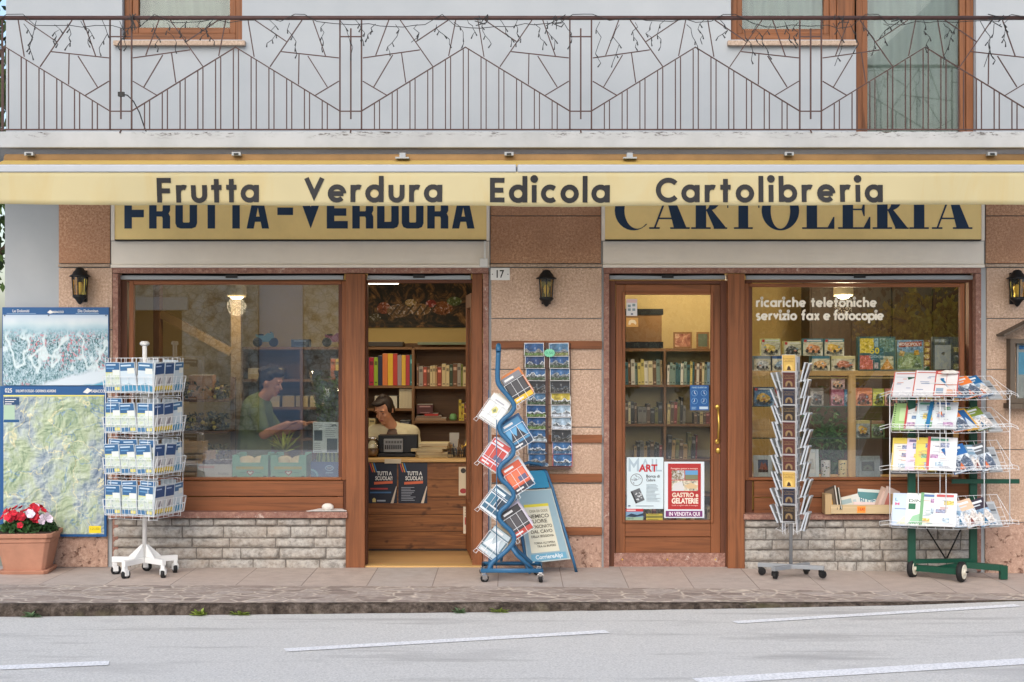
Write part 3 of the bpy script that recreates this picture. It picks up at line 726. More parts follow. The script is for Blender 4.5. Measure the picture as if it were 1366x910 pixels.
BP = {'U': [[(0,46),(0,7),(2,2),(7,0),(22,0),(27,2),(29,7),(29,46),(19,46),(19,9),(18,8),(11,8),(10,9),(10,46)]],
 'R': [[(0,0),(10,0),(10,46),(0,46)], [(10,46),(10,37),(17,37),(18,36),(18,24),(17,23),(10,23),(10,16),(17,16),(18,14),(18,0),(28,0),(28,16),(26,20),(28,24),(28,40),(27,44),(22,46)]],
 'D': [[(0,0),(10,0),(10,46),(0,46)], [(10,46),(10,37),(18,37),(19,36),(19,10),(18,9),(10,9),(10,0),(22,0),(27,2),(29,7),(29,39),(27,44),(22,46)]],
 'A': [[(0,0),(9.5,0),(15,28),(15,46),(9.5,46)], [(20.5,0),(30,0),(20.5,46),(15,46),(15,28)], [(11.27,9),(18.73,9),(17.36,16),(12.64,16)]]}
for ch, x in zip('FRUTTA-VERDURA', (166,199,234,268,301,329,370,399,436,470,503,536,570,603)):
    for pg in BP.get(ch, []): b_.poly([(X(x,SG)+p[0]*un0, Z(305,SG)+p[1]*un0) for p in pg], SG-.0015, NAVY)
    for st in ([] if ch in BP else BG[ch]):
        b_.stroke([(X(x,SG)+p[0]*un0, Z(305,SG)+p[1]*un0) for p in st], 10*un0, SG-.0015-.0002*(i%5), NAVY); i += 1
hang(b_, 'lettering', s1, s1.location)
s2 = sign(804, 1312, 'ochre sign lettered CARTOLERIA in tall serif capitals above the right window')
b_ = MB(); cnt = [0]
def pl(x, pts):
    cnt[0] += 1; b_.poly([(X(x,SG)+p[0]*un0, Z(305.5,SG)+p[1]*un0) for p in pts], SG-.0015-.0002*(cnt[0]%7), NAVY)
def rc(x, a, b_0, d0, e0): pl(x, [(a,d0),(b_0,d0),(b_0,e0),(a,e0)])
def stem(x, a, w=14, h=50): rc(x, a, a+w, 0, h); rc(x, a-6, a+w+6, 0, 2.2); rc(x, a-6, a+w+6, h-2.2, h)
def ellp(cx, cy, rx, ry, a0, a1, n=24): return [(cx+rx*math.cos(R(a0+(a1-a0)*k/n)), cy+ry*math.sin(R(a0+(a1-a0)*k/n))) for k in range(n+1)]
def ser_A(x): pl(x, [(21,49),(29,52),(50,1),(33,1)]); pl(x, [(6,1),(8.5,1),(26,47),(24,49)]); rc(x, 12, 38, 13, 15); rc(x, 0, 14, 0, 2.2); rc(x, 28, 54, 0, 2.2)
def ser_C(x): pl(x, ellp(25,24.5,25,26.5,40,318)+ellp(30,24.5,17,24.2,312,46)); rc(x, 41, 43, 36, 50)
def ser_R(x): stem(x, 6); pl(x, ellp(20,37,18,13,-90,90)+ellp(20,37,5,10.8,90,-90)); pl(x, [(20,25),(27,26),(47,1),(31,0)]); rc(x, 30, 48, 0, 2)
def ser_T(x): rc(x, 15, 28, 0, 50); rc(x, 9, 34, 0, 2.2); rc(x, 0, 43, 48, 50.2); pl(x, [(0,48),(2,48),(1.5,28),(0,28)]); pl(x, [(41,48),(43,48),(43,28),(41.5,28)])
def ser_O(x): pl(x, ellp(25,24.5,25,26.5,90,270)+ellp(25,24.5,13,24.3,270,90)); pl(x, ellp(25,24.5,25,26.5,-90,90)+ellp(25,24.5,13,24.3,90,-90))
def ser_L(x): stem(x, 6); rc(x, 20, 43, 0, 2.2); pl(x, [(34,2),(43,2),(43,16),(41.5,16)])
def ser_E(x): ser_L(x); rc(x, 20, 33, 25, 27); pl(x, [(31,26),(34,17),(35.5,17),(35.5,36),(34,36)]); rc(x, 20, 42, 48, 50.2); pl(x, [(33,48),(42,48),(42,36),(40.5,36)])
def ser_I(x): stem(x, 5)
for f_, x in ((ser_C,820),(ser_A,866),(ser_R,922),(ser_T,970),(ser_O,1016),(ser_L,1070),(ser_E,1118),(ser_R,1164),(ser_I,1214),(ser_A,1243)): f_(x)
hang(b_, 'lettering', s2, s2.location)
# ---------------------------------------------------------------- across the street (seen mirrored in the panes) and beyond the left corner
def old_stone():
    t = NT('old_rubble_stone'); o = t.mapping((1,1,1.5)); v = t.n('TexVoronoi', feature='DISTANCE_TO_EDGE'); v.inputs['Scale'].default_value = 5.5; t.l(t.mix(.12, o, t.n('TexNoise').outputs['Color']), v.inputs['Vector'])
    f = t.noise(t.mapping(), 4, 6, .75); e = t.rng(v.outputs[0], 0, .08, 1, 0)
    k = t.ramp(f, [(.36, c(128,112,92)), (.5, c(222,206,178)), (.66, c(246,238,222))]); k = t.mix(t.math('MULTIPLY', e, .55), k, c(90,84,78)); return t.done(k, .95, .1)
OS = old_stone()
HS = thing('stone_house', 'old rubble stone house with dark plank door across the street', 'house', (-9.5, -20.5, -.05))
w = MB(); holes_wall(w, -15, -5.2, -.1, 3.3, -20.3, -20.0, [(-7.85,-6.75,-.1,2.35),(-12.5,-11.5,1,2.3)], OS); hang(w, 'wall', HS, HS.location)
hang(MB().bx(-15, -5.2, -26, -20.31, -.1, 3.25, OS), 'wall', HS, HS.location)
hang(MB().bx(-5.19, -4.3, -21, -20.1, -.1, 3.2, M('blue_grey_render', c(190,200,210), .95, 0, .15, 1)), 'rendered_wall', HS, HS.location); hang(MB().bx(-4.29, -2.4, -20.6, -20.2, -.1, 3.0, OS), 'garden_wall', HS, HS.location)
hang(MB().bx(-7.84, -6.76, -20.2, -20.15, -.05, 2.34, WOOD_D), 'door', HS, HS.location)
hang(MB().bx(-7.98, -6.62, -19.99, -19.9, 2.36, 2.62, M('pale_stone_lintel', c(214,208,196), .9)), 'lintel', HS, HS.location)
hang(MB().prism([(-15.6,3.32),(-4.7,3.32),(-10,4.6)], -26.5, -19.6, M('roof_slabs', c(110,98,90), .9)), 'roof', HS, HS.location)
def crate_mats(): return wood_mat('bare_crate_wood', c(210,186,146), 'x', .7, .2), wood_mat('bare_crate_wood_upright', c(196,168,126), 'z', .7, .2)
CRX, CRZ = crate_mats()
tag(MB().add([(x_, -62-4*math.sin(x_*.05), z_) for x_ in range(-160, 161, 8) for z_ in (-.12, 9+2.5*math.sin(x_*.045)+1.2*math.sin(x_*.19))], [(2*i_+1, 2*i_, 2*i_+2, 2*i_+3) for i_ in range(40)], M('added_hill_meadow', c(136,144,112), .95, 0, .35, .25)).add([(-160,-66,-.12),(160,-66,-.12),(160,-140,11),(-160,-140,11)], [(0,1,2,3)], M('added_hill_meadow', c(136,144,112), .95, 0, .35, .25)).build('added_hill'), kind='structure')  # unseen hill added so the panes reflect an evenly dim backdrop
def leaf_mat(name, col):
    t = NT(name); g = t.n('NewGeometry'); k = t.mix(t.rng(g.outputs['Random Per Island'], 0, 1, 0, 1), tuple(x*.55 for x in col), tuple(min(1,x*1.5) for x in col)); return t.done(k, .6, .25)
BARK = M('bark', c(92,76,62), .95, 0, .3, 12)
def tree(label, x, y, z0, h, cr, lm, seed, n=5200, group=None, cz=.62, leaf=.13):
    r = random.Random(seed); T = thing('leafy_tree', label, 'tree', (x,y,z0), (0,0,0), group)
    t = MB(); t.tube([(0,0,-.1),(.05,.02,h*.25),(-.04,.05,h*.5),(.03,0,h*.8)], [.17,.13,.10,.03], BARK, 8)
    for k in range(9):
        a = k*2.4; z = h*(.32+.05*k); e = (math.cos(a)*cr*.8, math.sin(a)*cr*.8, z+h*.16); t.tube([(0,0,z), (e[0]*.5, e[1]*.5, z+h*.1), e], [.06,.04,.015], BARK, 5)
    t.build('trunk', T)
    cl = [(r.gauss(0,.5)*cr, r.gauss(0,.5)*cr, h*cz+r.gauss(0,.17)*h, r.uniform(.28,.5)*cr) for _ in range(26)]
    vs=[]; fs=[]
    for i in range(n):
        q = cl[r.randrange(len(cl))]; d = Vector((r.gauss(0,1), r.gauss(0,1), r.gauss(0,1))).normalized()*q[3]*r.uniform(.5,1)**.5
        p = Vector(q[:3])+d; Rm = Euler((r.uniform(0,6),r.uniform(0,6),r.uniform(0,6))).to_matrix(); s = leaf*r.uniform(.6,1.3)
        b = len(vs)
        for u in ((-.5,0,0),(0,-.3,.05),(.5,0,0),(0,.3,.05)): vs.append(p+Rm@Vector(u)*s)
        fs.append((b,b+1,b+2,b+3))
    MB().add(vs, fs, lm).build('crown', T); return T
LG = leaf_mat('green_leaves', c(76,98,52)); LD = leaf_mat('dark_leaves', c(48,66,40)); LY = leaf_mat('yellowing_leaves', c(206,184,60))
tree('green leafy tree behind the left corner of the building', -5.35, 2.6, -.1, 6.2, 1.35, LG, 4, 5200, None, .6)
for i, (x, y, h, cr, lm, lab) in enumerate([(-2.2,-24,3.3,1.6,LD,'dark green tree across the street beside the stone house'), (1.9,-25,2.2,1.2,LD,'dark round tree across the street facing the closed door'), (6.0,-22.5,3.7,2.1,LD,'dark spreading tree across the street facing the right window'), (8.9,-21,3.6,1.5,LY,'yellowing tree across the street at the far right'), (12.5,-24,3.8,2.0,LG,'tall green tree beyond the yellowing one across the street')]):
    tree(lab, x, y, -.1, h, cr, lm, 30+i, 6500, None, .5, .17)
# ---------------------------------------------------------------- wall lanterns
def lantern(px, py, label):
    p = at(px, py, -.005); T = thing('wall_lantern', label, 'lantern', (p.x, 0, p.z), (0,0,0), 'black wall lanterns on the pillars')
    b = MB(); b.bx(-.035,.035,-.02,-.001,-.12,.12,BLACK); b.tube([(0,-.02,.05),(0,-.05,.07),(0,-.07,.06)], .009, BLACK, 6); b.build('back_plate', T, bevel=.004)
    cy = -.085; H6 = 6
    b = MB(); b.lathe([(.078,.068),(.08,.076),(.058,.088),(.05,.106),(.034,.122),(.03,.132),(.012,.140)], BLACK, 12, (0,cy,0)); b.build('cap', T)
    b = MB()
    for k in range(6):
        q = 2*math.pi*(k+.5)/6; q2 = 2*math.pi*(k+1.5)/6
        b.tube([(.050*math.cos(q), cy+.050*math.sin(q), -.075), (.060*math.cos(q), cy+.060*math.sin(q), .07)], .0055, BLACK, 4)
        b.tube([(.050*math.cos(q), cy+.050*math.sin(q), -.072), (.050*math.cos(q2), cy+.050*math.sin(q2), -.072)], .007, BLACK, 4)
    b.build('cage', T)
    b = MB()
    for k in range(6):
        q = 2*math.pi*(k+.5)/6; q2 = 2*math.pi*(k+1.5)/6; f = .93
        b.add([(.050*f*math.cos(q), cy+.050*f*math.sin(q), -.07), (.050*f*math.cos(q2), cy+.050*f*math.sin(q2), -.07), (.060*f*math.cos(q2), cy+.060*f*math.sin(q2), .068), (.060*f*math.cos(q), cy+.060*f*math.sin(q), .068)], [(0,1,2,3)], LAMPG)
    b.build('glass', T)
    b = MB(); b.lathe([(.058,-.074),(.052,-.088),(.036,-.10),(.024,-.118),(.016,-.13),(.006,-.14)], BLACK, 12, (0,cy,0)); b.build('base', T)
    b = MB(); b.lathe([(.012,-.07),(.013,-.045),(.020,-.03),(.024,-.005),(.016,.02),(.006,.03)], M('frosted_bulb', c(236,232,214), .4), 10, (0,cy,0)); b.build('bulb', T)
lantern(110.5, 382, 'black wall lantern above the blue ski map on the left pillar'); lantern(728.5, 385, 'black wall lantern on the centre pillar beside house number 17'); lantern(1352.5, 385, 'black wall lantern above the little gabled notice case')
# house number
T = thing('house_number', 'white plate with black number 17', 'number plate', (X(667), -.006, Z(373.5)))
hang(MB().bx(X(654.5), X(680), -.006, -.001, Z(373.8), Z(357.6), WHITE), 'plate', T, T.location)
n_ = MB(); n_.text('17', X(662.5), X(672.5), Z(370.5), 10.2/175, -.0075, BLACKP, .012)
for p in (656.8, 677.6): n_.disc_y(X(p), -.0076, Z(366), .004, BLACKP, 8)
hang(n_, 'digits', T, T.location)
# junction box and conduit beside the number plate
T = MB().bx(X(640), X(651), -.05, -.016, Z(356.5), Z(345), WHITE).bx(X(645.5), X(648.5), -.045, -.017, Z(344.8), Z(322), WHITE).build('junction_box', None, (X(646), -.05, Z(356)), .003)
tag(T, 'small white junction box with conduit at the right end of the lintel board', 'junction box')
# gabled notice case at the right edge
T = thing('notice_case', 'weathered wooden notice case with small gabled roof on right pillar', 'notice board', (X(1390), 0, Z(545)))
OW = wood_mat('weathered_grey_wood', c(104,92,80), 'z', .85, .4); y = -.1
n_ = MB(); frame(n_, X(1348,y), X(1432,y), Z(538,y), Z(452,y), .035, y, -.001, OW, OW); n_.bx(X(1344,y), X(1436,y), y-.03, -.001, Z(545,y), Z(538.4,y), OW); hang(n_, 'case', T, T.location)
r_ = MB()
for sgn in (1, -1):
    a = Vector((X(1390,y), Z(421,y))); b = Vector((X(1390-sgn*55,y), Z(449,y))) if True else None
    d = (b-a).normalized(); nn = Vector((-d.y, d.x))*sgn*.016
    r_.prism([(a.x,a.y),(b.x,b.y),(b.x-nn.x,b.y-nn.y),(a.x-nn.x,a.y-nn.y)][::sgn], y-.09, -.001, OW)
hang(r_, 'roof', T, T.location)
hang(MB().bx(X(1361,y), X(1419,y), -.02, -.004, Z(532,y), Z(458,y), P(160,164,164)), 'notice_sheet', T, T.location)
g_ = MB(); g_.rect(X(1363,y), X(1385,y), Z(500,y), Z(470,y), -.0215, P(96,160,196)); g_.rect(X(1364,y), X(1384,y), Z(466,y), Z(461,y), -.0215, P(52,116,180)); hang(g_, 'notice_print', T, T.location)
hang(MB().bx(X(1360,y), X(1420,y), y+.02, y+.024, Z(534,y), Z(456,y), GLASS), 'glass', T, T.location)
# ---------------------------------------------------------------- the two map boards on the left
def skimap():
    t = NT('ski_panorama_print'); o = t.mapping(); sep = t.n('SeparateXYZ'); t.l(t.tc.outputs['Object'], sep.inputs[0])
    w = t.noise(o, 5, 3, .5); v = t.noise(t.mapping((30,1,16),(0,R(24),0)), 1.6, 6, .7, 1.8); v2 = t.noise(t.mapping((44,1,20),(0,R(-38),0)), 1.4, 6, .7, 1.5)
    m = t.mix(t.rng(w, .42, .58, 0, 1), v, v2)
    k = t.ramp(m, [(.38, c(34,76,80)), (.47, c(96,136,144)), (.52, c(164,190,200)), (.62, c(190,206,214))])
    red = t.noise(o, 46, 2); reg = t.noise(o, 2.6, 2); k = t.mix(t.math('MULTIPLY', t.rng(red, .54, .6, 0, .85), t.rng(reg, .46, .54, 0, 1)), k, c(206,110,120))
    riv = t.math('ABSOLUTE', t.math('SUBTRACT', t.noise(t.mapping((1.6,1,1.2),(0,.5,0)), 1.6, 3), .5)); k = t.mix(t.rng(riv, .006, .02, .8, 0), k, c(214,228,230))
    zz = t.math('ADD', sep.outputs[2], t.math('MULTIPLY', t.math('SUBTRACT', w, .5), .12))
    k = t.mix(t.rng(zz, .36, .44, 0, 1), k, c(150,186,200)); k = t.mix(t.rng(zz, .42, .52, 0, 1), k, c(226,230,230)); k = t.mix(t.rng(sep.outputs[2], .47, .56, 0, 1), k, c(150,178,206))
    low = t.math('SUBTRACT', sep.outputs[2], t.math('MULTIPLY', sep.outputs[0], .28)); low = t.math('ADD', low, t.math('MULTIPLY', t.math('SUBTRACT', w, .5), .1))
    k = t.mix(t.rng(low, .02, .05, 1, 0), k, c(204,216,224))
    lk = t.math('MULTIPLY', t.rng(low, -.07, -.05, 1, 0), t.rng(sep.outputs[0], .10, .14, 0, 1)); k = t.mix(lk, k, c(92,160,188))
    return t.done(k, .35, .4)
def relief():
    t = NT('relief_map_print'); o = t.mapping()
    def h(loc): return t.noise(t.mapping((1,1,1),(0,0,0),loc), 7.5, 11, .64, .7)
    sh = t.math('SUBTRACT', h((0,0,0)), h((.010,0,-.010))); rg = t.noise(t.mapping((1,1,.8),(0,.6,0)), 3.0, 7, .65)
    k = t.ramp(rg, [(.38, c(136,164,112)), (.46, c(168,186,136)), (.51, c(178,194,174)), (.55, c(146,164,176)), (.62, c(100,122,154))])
    rd = t.math('ABSOLUTE', t.math('SUBTRACT', t.noise(t.mapping((1,1,1),(0,0,0),(7,0,3)), 3.2, 4, .5, .5), .5)); k = t.mix(t.rng(rd, .004, .009, .8, 0), k, c(236,226,170))
    rv = t.math('ABSOLUTE', t.math('SUBTRACT', t.noise(t.mapping((1,1,1),(0,0,0),(2,0,9)), 2.6, 5, .55, .4), .48)); k = t.mix(t.rng(rv, .003, .007, .8, 0), k, c(70,130,180))
    tx = t.noise(t.mapping((60,1,150)), 1, 2); k = t.mix(t.math('MULTIPLY', t.rng(tx, .66, .70, 0, .6), t.rng(t.noise(t.tc.outputs['Object'], 9, 2), .55, .6, 0, 1)), k, c(60,70,80))
    k = t.mix(t.rng(sh, -.09, .09, .0, 1), t.mix(.48, k, c(64,84,100)), t.mix(.38, k, c(230,236,222)))
    return t.done(k, .35, .4)
BLUEP = P(28,84,138)
SK = skimap(); RE = relief()
def fin(name, T, mb, o=None): return hang(mb, name, T, T.location)
y = -.03
T = thing('ski_map', 'wide blue bordered ski panorama map on the upper left wall', 'map', (X(74,y), y, Z(514,y)))
fin('board', T, MB().bx(X(3,y), X(145,y), y, .018, Z(514.5,y), Z(410,y), BLUEP))
pm = MB().rect(X(4,y)-T.location.x, X(144.2,y)-T.location.x, .0+(Z(514,y)-T.location.z), Z(420,y)-T.location.z, -.0015, SK); pm.build('map_print', T)
e = MB(); e.text('Le Dolomiti', X(17,y), X(39,y), Z(416.6,y), .021, y-.002, WHITE, .01); e.text('Die Dolomiten', X(104,y), X(131,y), Z(416.6,y), .021, y-.002, WHITE, .01); e.text('TABACCO', X(68,y), X(85,y), Z(417.6,y), .016, y-.002, WHITE, .02)
e.poly([(X(63,y),Z(417,y)),(X(67,y),Z(413.5,y)),(X(72,y),Z(417,y)),(X(67,y),Z(418.6,y))], y-.0022, WHITE)
for a, b in ((9,48),(101,132)): e.rect(X(a,y), X(b,y), Z(418.6,y), Z(418,y), y-.0018, P(150,180,206))
for p in (6.5, 65, 141.5): e.disc_y(X(p,y), y-.003, Z(421,y), .006, P(70,80,90), 8)
fin('map_title', T, e)
T = thing('relief_map', 'tall green and grey mountain relief map numbered 025 below the ski map', 'map', (X(71,y), y, Z(716,y)))
fin('board', T, MB().bx(X(0,y), X(142,y), y-.004, .018, Z(716,y), Z(515.2,y), BLUEP))
MB().rect(X(5,y)-T.location.x, X(139,y)-T.location.x, Z(712.5,y)-T.location.z, Z(529,y)-T.location.z, -.0058, RE).build('map_print', T)
e = MB(); yy = y-.0065; e.text('025', X(7,y), X(16.4,y), Z(523.6,y), .032, yy, WHITE, .012); e.text('DOLOMITI DI ZOLDO - CADORINE E AGORDINE', X(21.5,y), X(75,y), Z(523.2,y), .019, yy, WHITE, .02); e.text('TABACCO', X(121,y), X(139.5,y), Z(523.6,y), .022, yy, WHITE, .02)
e.poly([(X(111,y),Z(523.4,y)),(X(117,y),Z(517.5,y)),(X(123,y),Z(521,y)),(X(117,y),Z(525,y))], yy-.0002, WHITE)
e.rect(X(5,y), X(139.5,y), Z(528.8,y), Z(527,y), yy, P(226,220,120)); e.rect(X(5.5,y), X(26,y), Z(540,y), Z(530,y), yy-.0002, P(36,72,110)); e.rect(X(5.5,y), X(20,y), Z(560,y), Z(540.5,y), yy-.0002, P(168,194,170)); e.rect(X(5.5,y), X(26,y), Z(563.5,y), Z(559.8,y), yy-.0004, P(30,84,130))
for k in range(3): e.rect(X(7,y), X(22-k*3,y), Z(533.4+k*3,y), Z(532.4+k*3,y), yy-.0006, WHITE)
e.rect(X(119,y), X(135,y), Z(711,y), Z(701.5,y), yy-.0004, P(232,208,40)); e.text('1:25.000', X(121,y), X(133,y), Z(707,y), .018, yy-.0006, P(120,110,30))
fin('map_title', T, e)
# ---------------------------------------------------------------- flower pot
T = thing('flower_pot', 'square terracotta planter of red and white busy lizzies by the left wall', 'flower pot', (X(38,-.24), -.24, zp(-3.6,-.24)), (0,0,R(4)))
def frus(mb, a0, a1, z0, z1, mat, ch=.16):
    def ring(a, z):
        k = a*(1-ch); return [(-a,-k,z),(-k,-a,z),(k,-a,z),(a,-k,z),(a,k,z),(k,a,z),(-k,a,z),(-a,k,z)]
    vs = ring(a0, z0)+ring(a1, z1); mb.add(vs, [(i,(i+1)%8,8+(i+1)%8,8+i) for i in range(8)]+[tuple(range(7,-1,-1)), tuple(range(8,16))], mat)
b = MB(); frus(b, .15, .192, .02, .235, TERRA); frus(b, .197, .2, .236, .27, TERRA); frus(b, .213, .218, .271, .305, TERRA); b.build('pot', T, bevel=.006)
b = MB(); frus(b, .172, .182, .0, .03, TERRA); b.build('saucer', T, bevel=.005)
b = MB(); frus(b, .20, .20, .306, .309, M('potting_soil', c(60,46,36), .95)); b.build('soil', T)
r = random.Random(5); lv = leaf_mat('plant_leaves', c(52,84,44)); vs=[]; fs=[]
def blade(vs, fs, p, s, r, w=.45, tilt=None):
    Rm = Euler((r.uniform(-1.2,1.2), r.uniform(-1.2,1.2), r.uniform(0,6.28))).to_matrix() if tilt is None else tilt; b = len(vs)
    for u in ((-.5,0,0),(-.1,-w*.5,.1),(.5,0,-.05),(-.1,w*.5,.1)): vs.append(p+Rm@Vector(u)*s)
    fs.append((b,b+1,b+2,b+3))
for i in range(760):
    a = r.uniform(0,6.28); q = r.random()**.5; p = Vector((math.cos(a)*q*.2, math.sin(a)*q*.19, .31+r.random()*.13*(1.05-q*q*.8))); blade(vs, fs, p, r.uniform(.03,.055), r)
for i in range(50):
    a = r.uniform(0,6.28); p = Vector((math.cos(a)*.215, math.sin(a)*.205, r.uniform(.27,.33))); blade(vs, fs, p, r.uniform(.03,.05), r)
MB().add(vs, fs, lv).build('foliage', T)
REDF = leaf_mat('red_petals', c(190,36,52)); WHF = leaf_mat('white_petals', c(214,196,210))
for mat_, nn, cx, nm in ((REDF, 34, -.03, 'red_flowers'), (WHF, 12, .12, 'white_flowers')):
    b = MB()
    for i in range(nn):
        if nm[0] == 'r':
            a = r.uniform(0,6.28); q = r.random()**.5; p = Vector((cx+math.cos(a)*q*.16, math.sin(a)*q*.2-.02, 0))
        else: p = Vector((r.uniform(.03,.19), r.uniform(-.19,.02), 0))
        e = (p.x/.21)**2+(p.y/.21)**2; p.z = .40+.075*max(0, 1-e)+r.uniform(-.055,.03)
        nrm = Vector((p.x*1.5, p.y*2-.10, .22)).normalized(); rot = nrm.to_track_quat('Z','Y').to_matrix(); s = r.uniform(.020,.030)
        for k in range(5):
            q = k*1.2566+r.random()*.4; ctr = p+rot@Vector((math.cos(q)*s*.62, math.sin(q)*s*.62, .003*(k%2)))
            b.add([ctr+rot@Vector((math.cos(t_)*s*.62, math.sin(t_)*s*.62, .006*math.cos(t_-q)))for t_ in [q+j*1.0472 for j in range(6)]], [list(range(6))], mat_)
    b.build(nm, T)
# ---------------------------------------------------------------- weeds along the kerb
for px, s, lab in ((43, .07, 'rosette of grey green weeds at the kerb below the flower pot'), (268, .06, 'small yellow green weed at the kerb left of the left window centre'), (321, .06, 'low bright weed tuft at the kerb under the left window'), (612, .055, 'dark green weed at the kerb left of the magazine rack'), (667, .07, 'bright grass tuft at the kerb in front of the blue rack')):
    x = (px-683)*10.25/F; x = (px-683)*(CAM_D+yk(x))/F; vs=[]; fs=[]; r = random.Random(px)
    for i in range(26):
        a = r.uniform(0,6.28); L_ = s*r.uniform(.5,1.2); d = Vector((math.cos(a), math.sin(a)*.5-.15, r.uniform(.15,.9))).normalized(); sd = d.cross(Vector((0,0,1))).normalized()*L_*(.10 if px == 667 else .2)
        b0 = Vector((r.uniform(-.02,.02), r.uniform(-.01,.01), 0)); bb = len(vs); vs += [b0, b0+d*L_*.6+sd, b0+d*L_-Vector((0,0,L_*.15)), b0+d*L_*.6-sd]; fs.append((bb,bb+1,bb+2,bb+3))
    o = MB().add(vs, fs, leaf_mat('weed_leaves', c(120,136,58) if px in (321,667,268) else c(96,120,84))).build('weed', None); o.location = (x, yk(x)-.03, ROADZ); tag(o, lab, 'weed')
# ---------------------------------------------------------------- lettering on the right window
y = .094; un2 = (CAM_D+y)/F*.375
o = MB(); VIN = M('white_vinyl', c(232,226,210), .5)
for wd, a, b, pz in (('ricariche',1008.5,1075,409.5),('telefoniche',1082,1169.5,409.5),('servizio',1008.5,1063,427),('fax',1069,1093,427),('e',1098.5,1106,427),('fotocopie',1112,1179,427)):
    word(o, wd, X(a,y), X(b,y), Z(pz,y), un2 if True else 0, y, VIN, 7.4)
q = o.build('window_lettering', None, (X(1094,y), y, Z(427,y))); tag(q, 'white vinyl lettering ricariche telefoniche servizio fax e fotocopie on right window', 'lettering')
# ---------------------------------------------------------------- posters and stickers on the closed door
y = .078
def sheet(name, p0, p1, q0, q1, mat, label, cat='poster', yy=None, th=.0012):
    yy = y if yy is None else yy
    T = thing(name, label, cat, (X((p0+p1)/2,yy), yy, Z(q1,yy)))
    fin('sheet', T, MB().bx(X(p0,yy), X(p1,yy), yy, yy+th, Z(q1,yy), Z(q0,yy), mat)); return T
class PR:
    """print helper: pixel rectangle -> rect on plane"""
    def __init__(s, yy): s.y = yy; s.m = MB(); s.k = 0
    def r(s, p0, p1, q0, q1, mat): s.k += 1; s.m.rect(X(p0,s.y), X(p1,s.y), Z(q1,s.y), Z(q0,s.y), s.y-.0005-.0001*s.k, mat)
    def t(s, st, p0, p1, qb, h, mat, off=.01): s.k += 1; s.m.text(st, X(p0,s.y), X(p1,s.y), Z(qb,s.y), h*(CAM_D+s.y)/F, s.y-.0005-.0001*s.k, mat, off)
    def p(s, pts, mat): s.k += 1; s.m.poly([(X(a,s.y), Z(b,s.y)) for a, b in pts], s.y-.0005-.0001*s.k, mat)
    def lines(s, p0, p1, q0, q1, n, mat, h=.7, r=random.Random(3)):
        for i in range(n): s.r(p0, p0+(p1-p0)*r.uniform(.6,1), q0+(q1-q0)*i/max(1,n-1), q0+(q1-q0)*i/max(1,n-1)+h, mat)
def picm(name, stops, sc, dist=1.0):
    t = NT(name); f = t.noise(t.mapping(), sc, 5, .65, dist); return t.done(t.ramp(f, stops), .45)
T = sheet('art_poster', 836, 885, 610, 679, P(206,222,228), 'pale grey poster headed MAIL ART on lower left of door glass')
p = PR(y); p.m.stroke([(X(a_,y), Z(b_,y)) for a_, b_ in ((840,629),(840,614),(845.5,622),(851,614),(851,629))], .018, y-.0006, P(166,186,198)); p.t('AIL', 854, 883, 629, 17, P(166,186,198), .0); p.t('ART', 852, 877, 629, 9.2, P(182,36,44), .035)
for k in range(28):
    a = k*2*math.pi/28; b = (k+1)*2*math.pi/28; p.m.stroke([(X(849+7.8*math.cos(a),y), Z(640+7.8*math.sin(a),y)), (X(849+7.8*math.cos(b),y), Z(640+7.8*math.sin(b),y))], .0035, y-.003, P(70,74,80))
r = random.Random(2)
for k in range(26): a = r.uniform(0,6.28); q = r.uniform(0,6); p.r(849+q*math.cos(a)-.8, 849+q*math.cos(a)+.8, 640+q*math.sin(a)-.5, 640+q*math.sin(a)+.5, P(150,160,168))
p.p([(841,656),(853,651),(860,667),(848,672)], P(96,100,104)); p.p([(841,656),(843,655),(850,671),(848,672)], P(40,42,46))
for k in range(14): a = 845+r.uniform(0,10); b = 655+r.uniform(0,12); p.r(a, a+2, b, b+1.2, P(200,206,210))
p.t('Borca di', 862, 880, 637, 3.8, P(60,66,72)); p.t('Cadore', 862, 874, 642, 3.6, P(80,86,92)); p.lines(862, 881, 646, 668, 13, P(158,172,180), .6); p.r(838, 841, 674, 675.5, P(60,80,120)); p.lines(848, 878, 674.5, 675, 1, P(120,130,140), .7)
fin('print', T, p.m)
T = sheet('book_poster', 886, 939.5, 616, 691, P(214,222,228), 'red illustrated poster with purple strip IN VENDITA QUI on door glass')
p = PR(y); p.r(891, 935, 618.5, 679.5, P(172,44,44)); p.t('Passeggiate gustose in montagna', 895, 931, 626, 2.2, P(226,200,190))
PA = picm('printed_scenery', [(.35, c(72,60,48)), (.48, c(150,140,116)), (.6, c(206,206,206)), (.7, c(120,160,190))], 50)
p.r(896, 913, 627.5, 640, PA); p.r(914, 931, 627.5, 633.5, P(96,152,196)); p.r(914, 931, 633.5, 640, P(120,124,96)); p.r(896, 931, 641, 655, picm('printed_food', [(.35, c(96,110,116)), (.5, c(196,186,160)), (.62, c(228,226,214)), (.7, c(176,120,70))], 40))
p.p([(896,655),(899,645),(910,642),(913,655)], P(206,206,206)); p.p([(913,648),(922,644),(931,648),(929,652),(918,652)], P(206,180,140))
p.t('GASTRO e', 896.5, 931.5, 663, 5.6, P(222,206,186), .04); p.t('GELATERIE', 896, 931.5, 671.5, 6.8, P(232,222,206), .04); p.t('Guida ai migliori caffe di montagna', 896, 931, 675, 1.8, P(226,180,170)); p.r(888, 937, 681.5, 689.5, P(116,52,110)); p.t('IN VENDITA QUI', 892.5, 933.5, 688, 5, P(232,226,232), .02)
fin('print', T, p.m)
T = sheet('opening_hours', 920.5, 945.5, 514, 547.5, P(24,84,144), 'blue sticker with four clock dials showing opening hours on door glass', 'sticker')
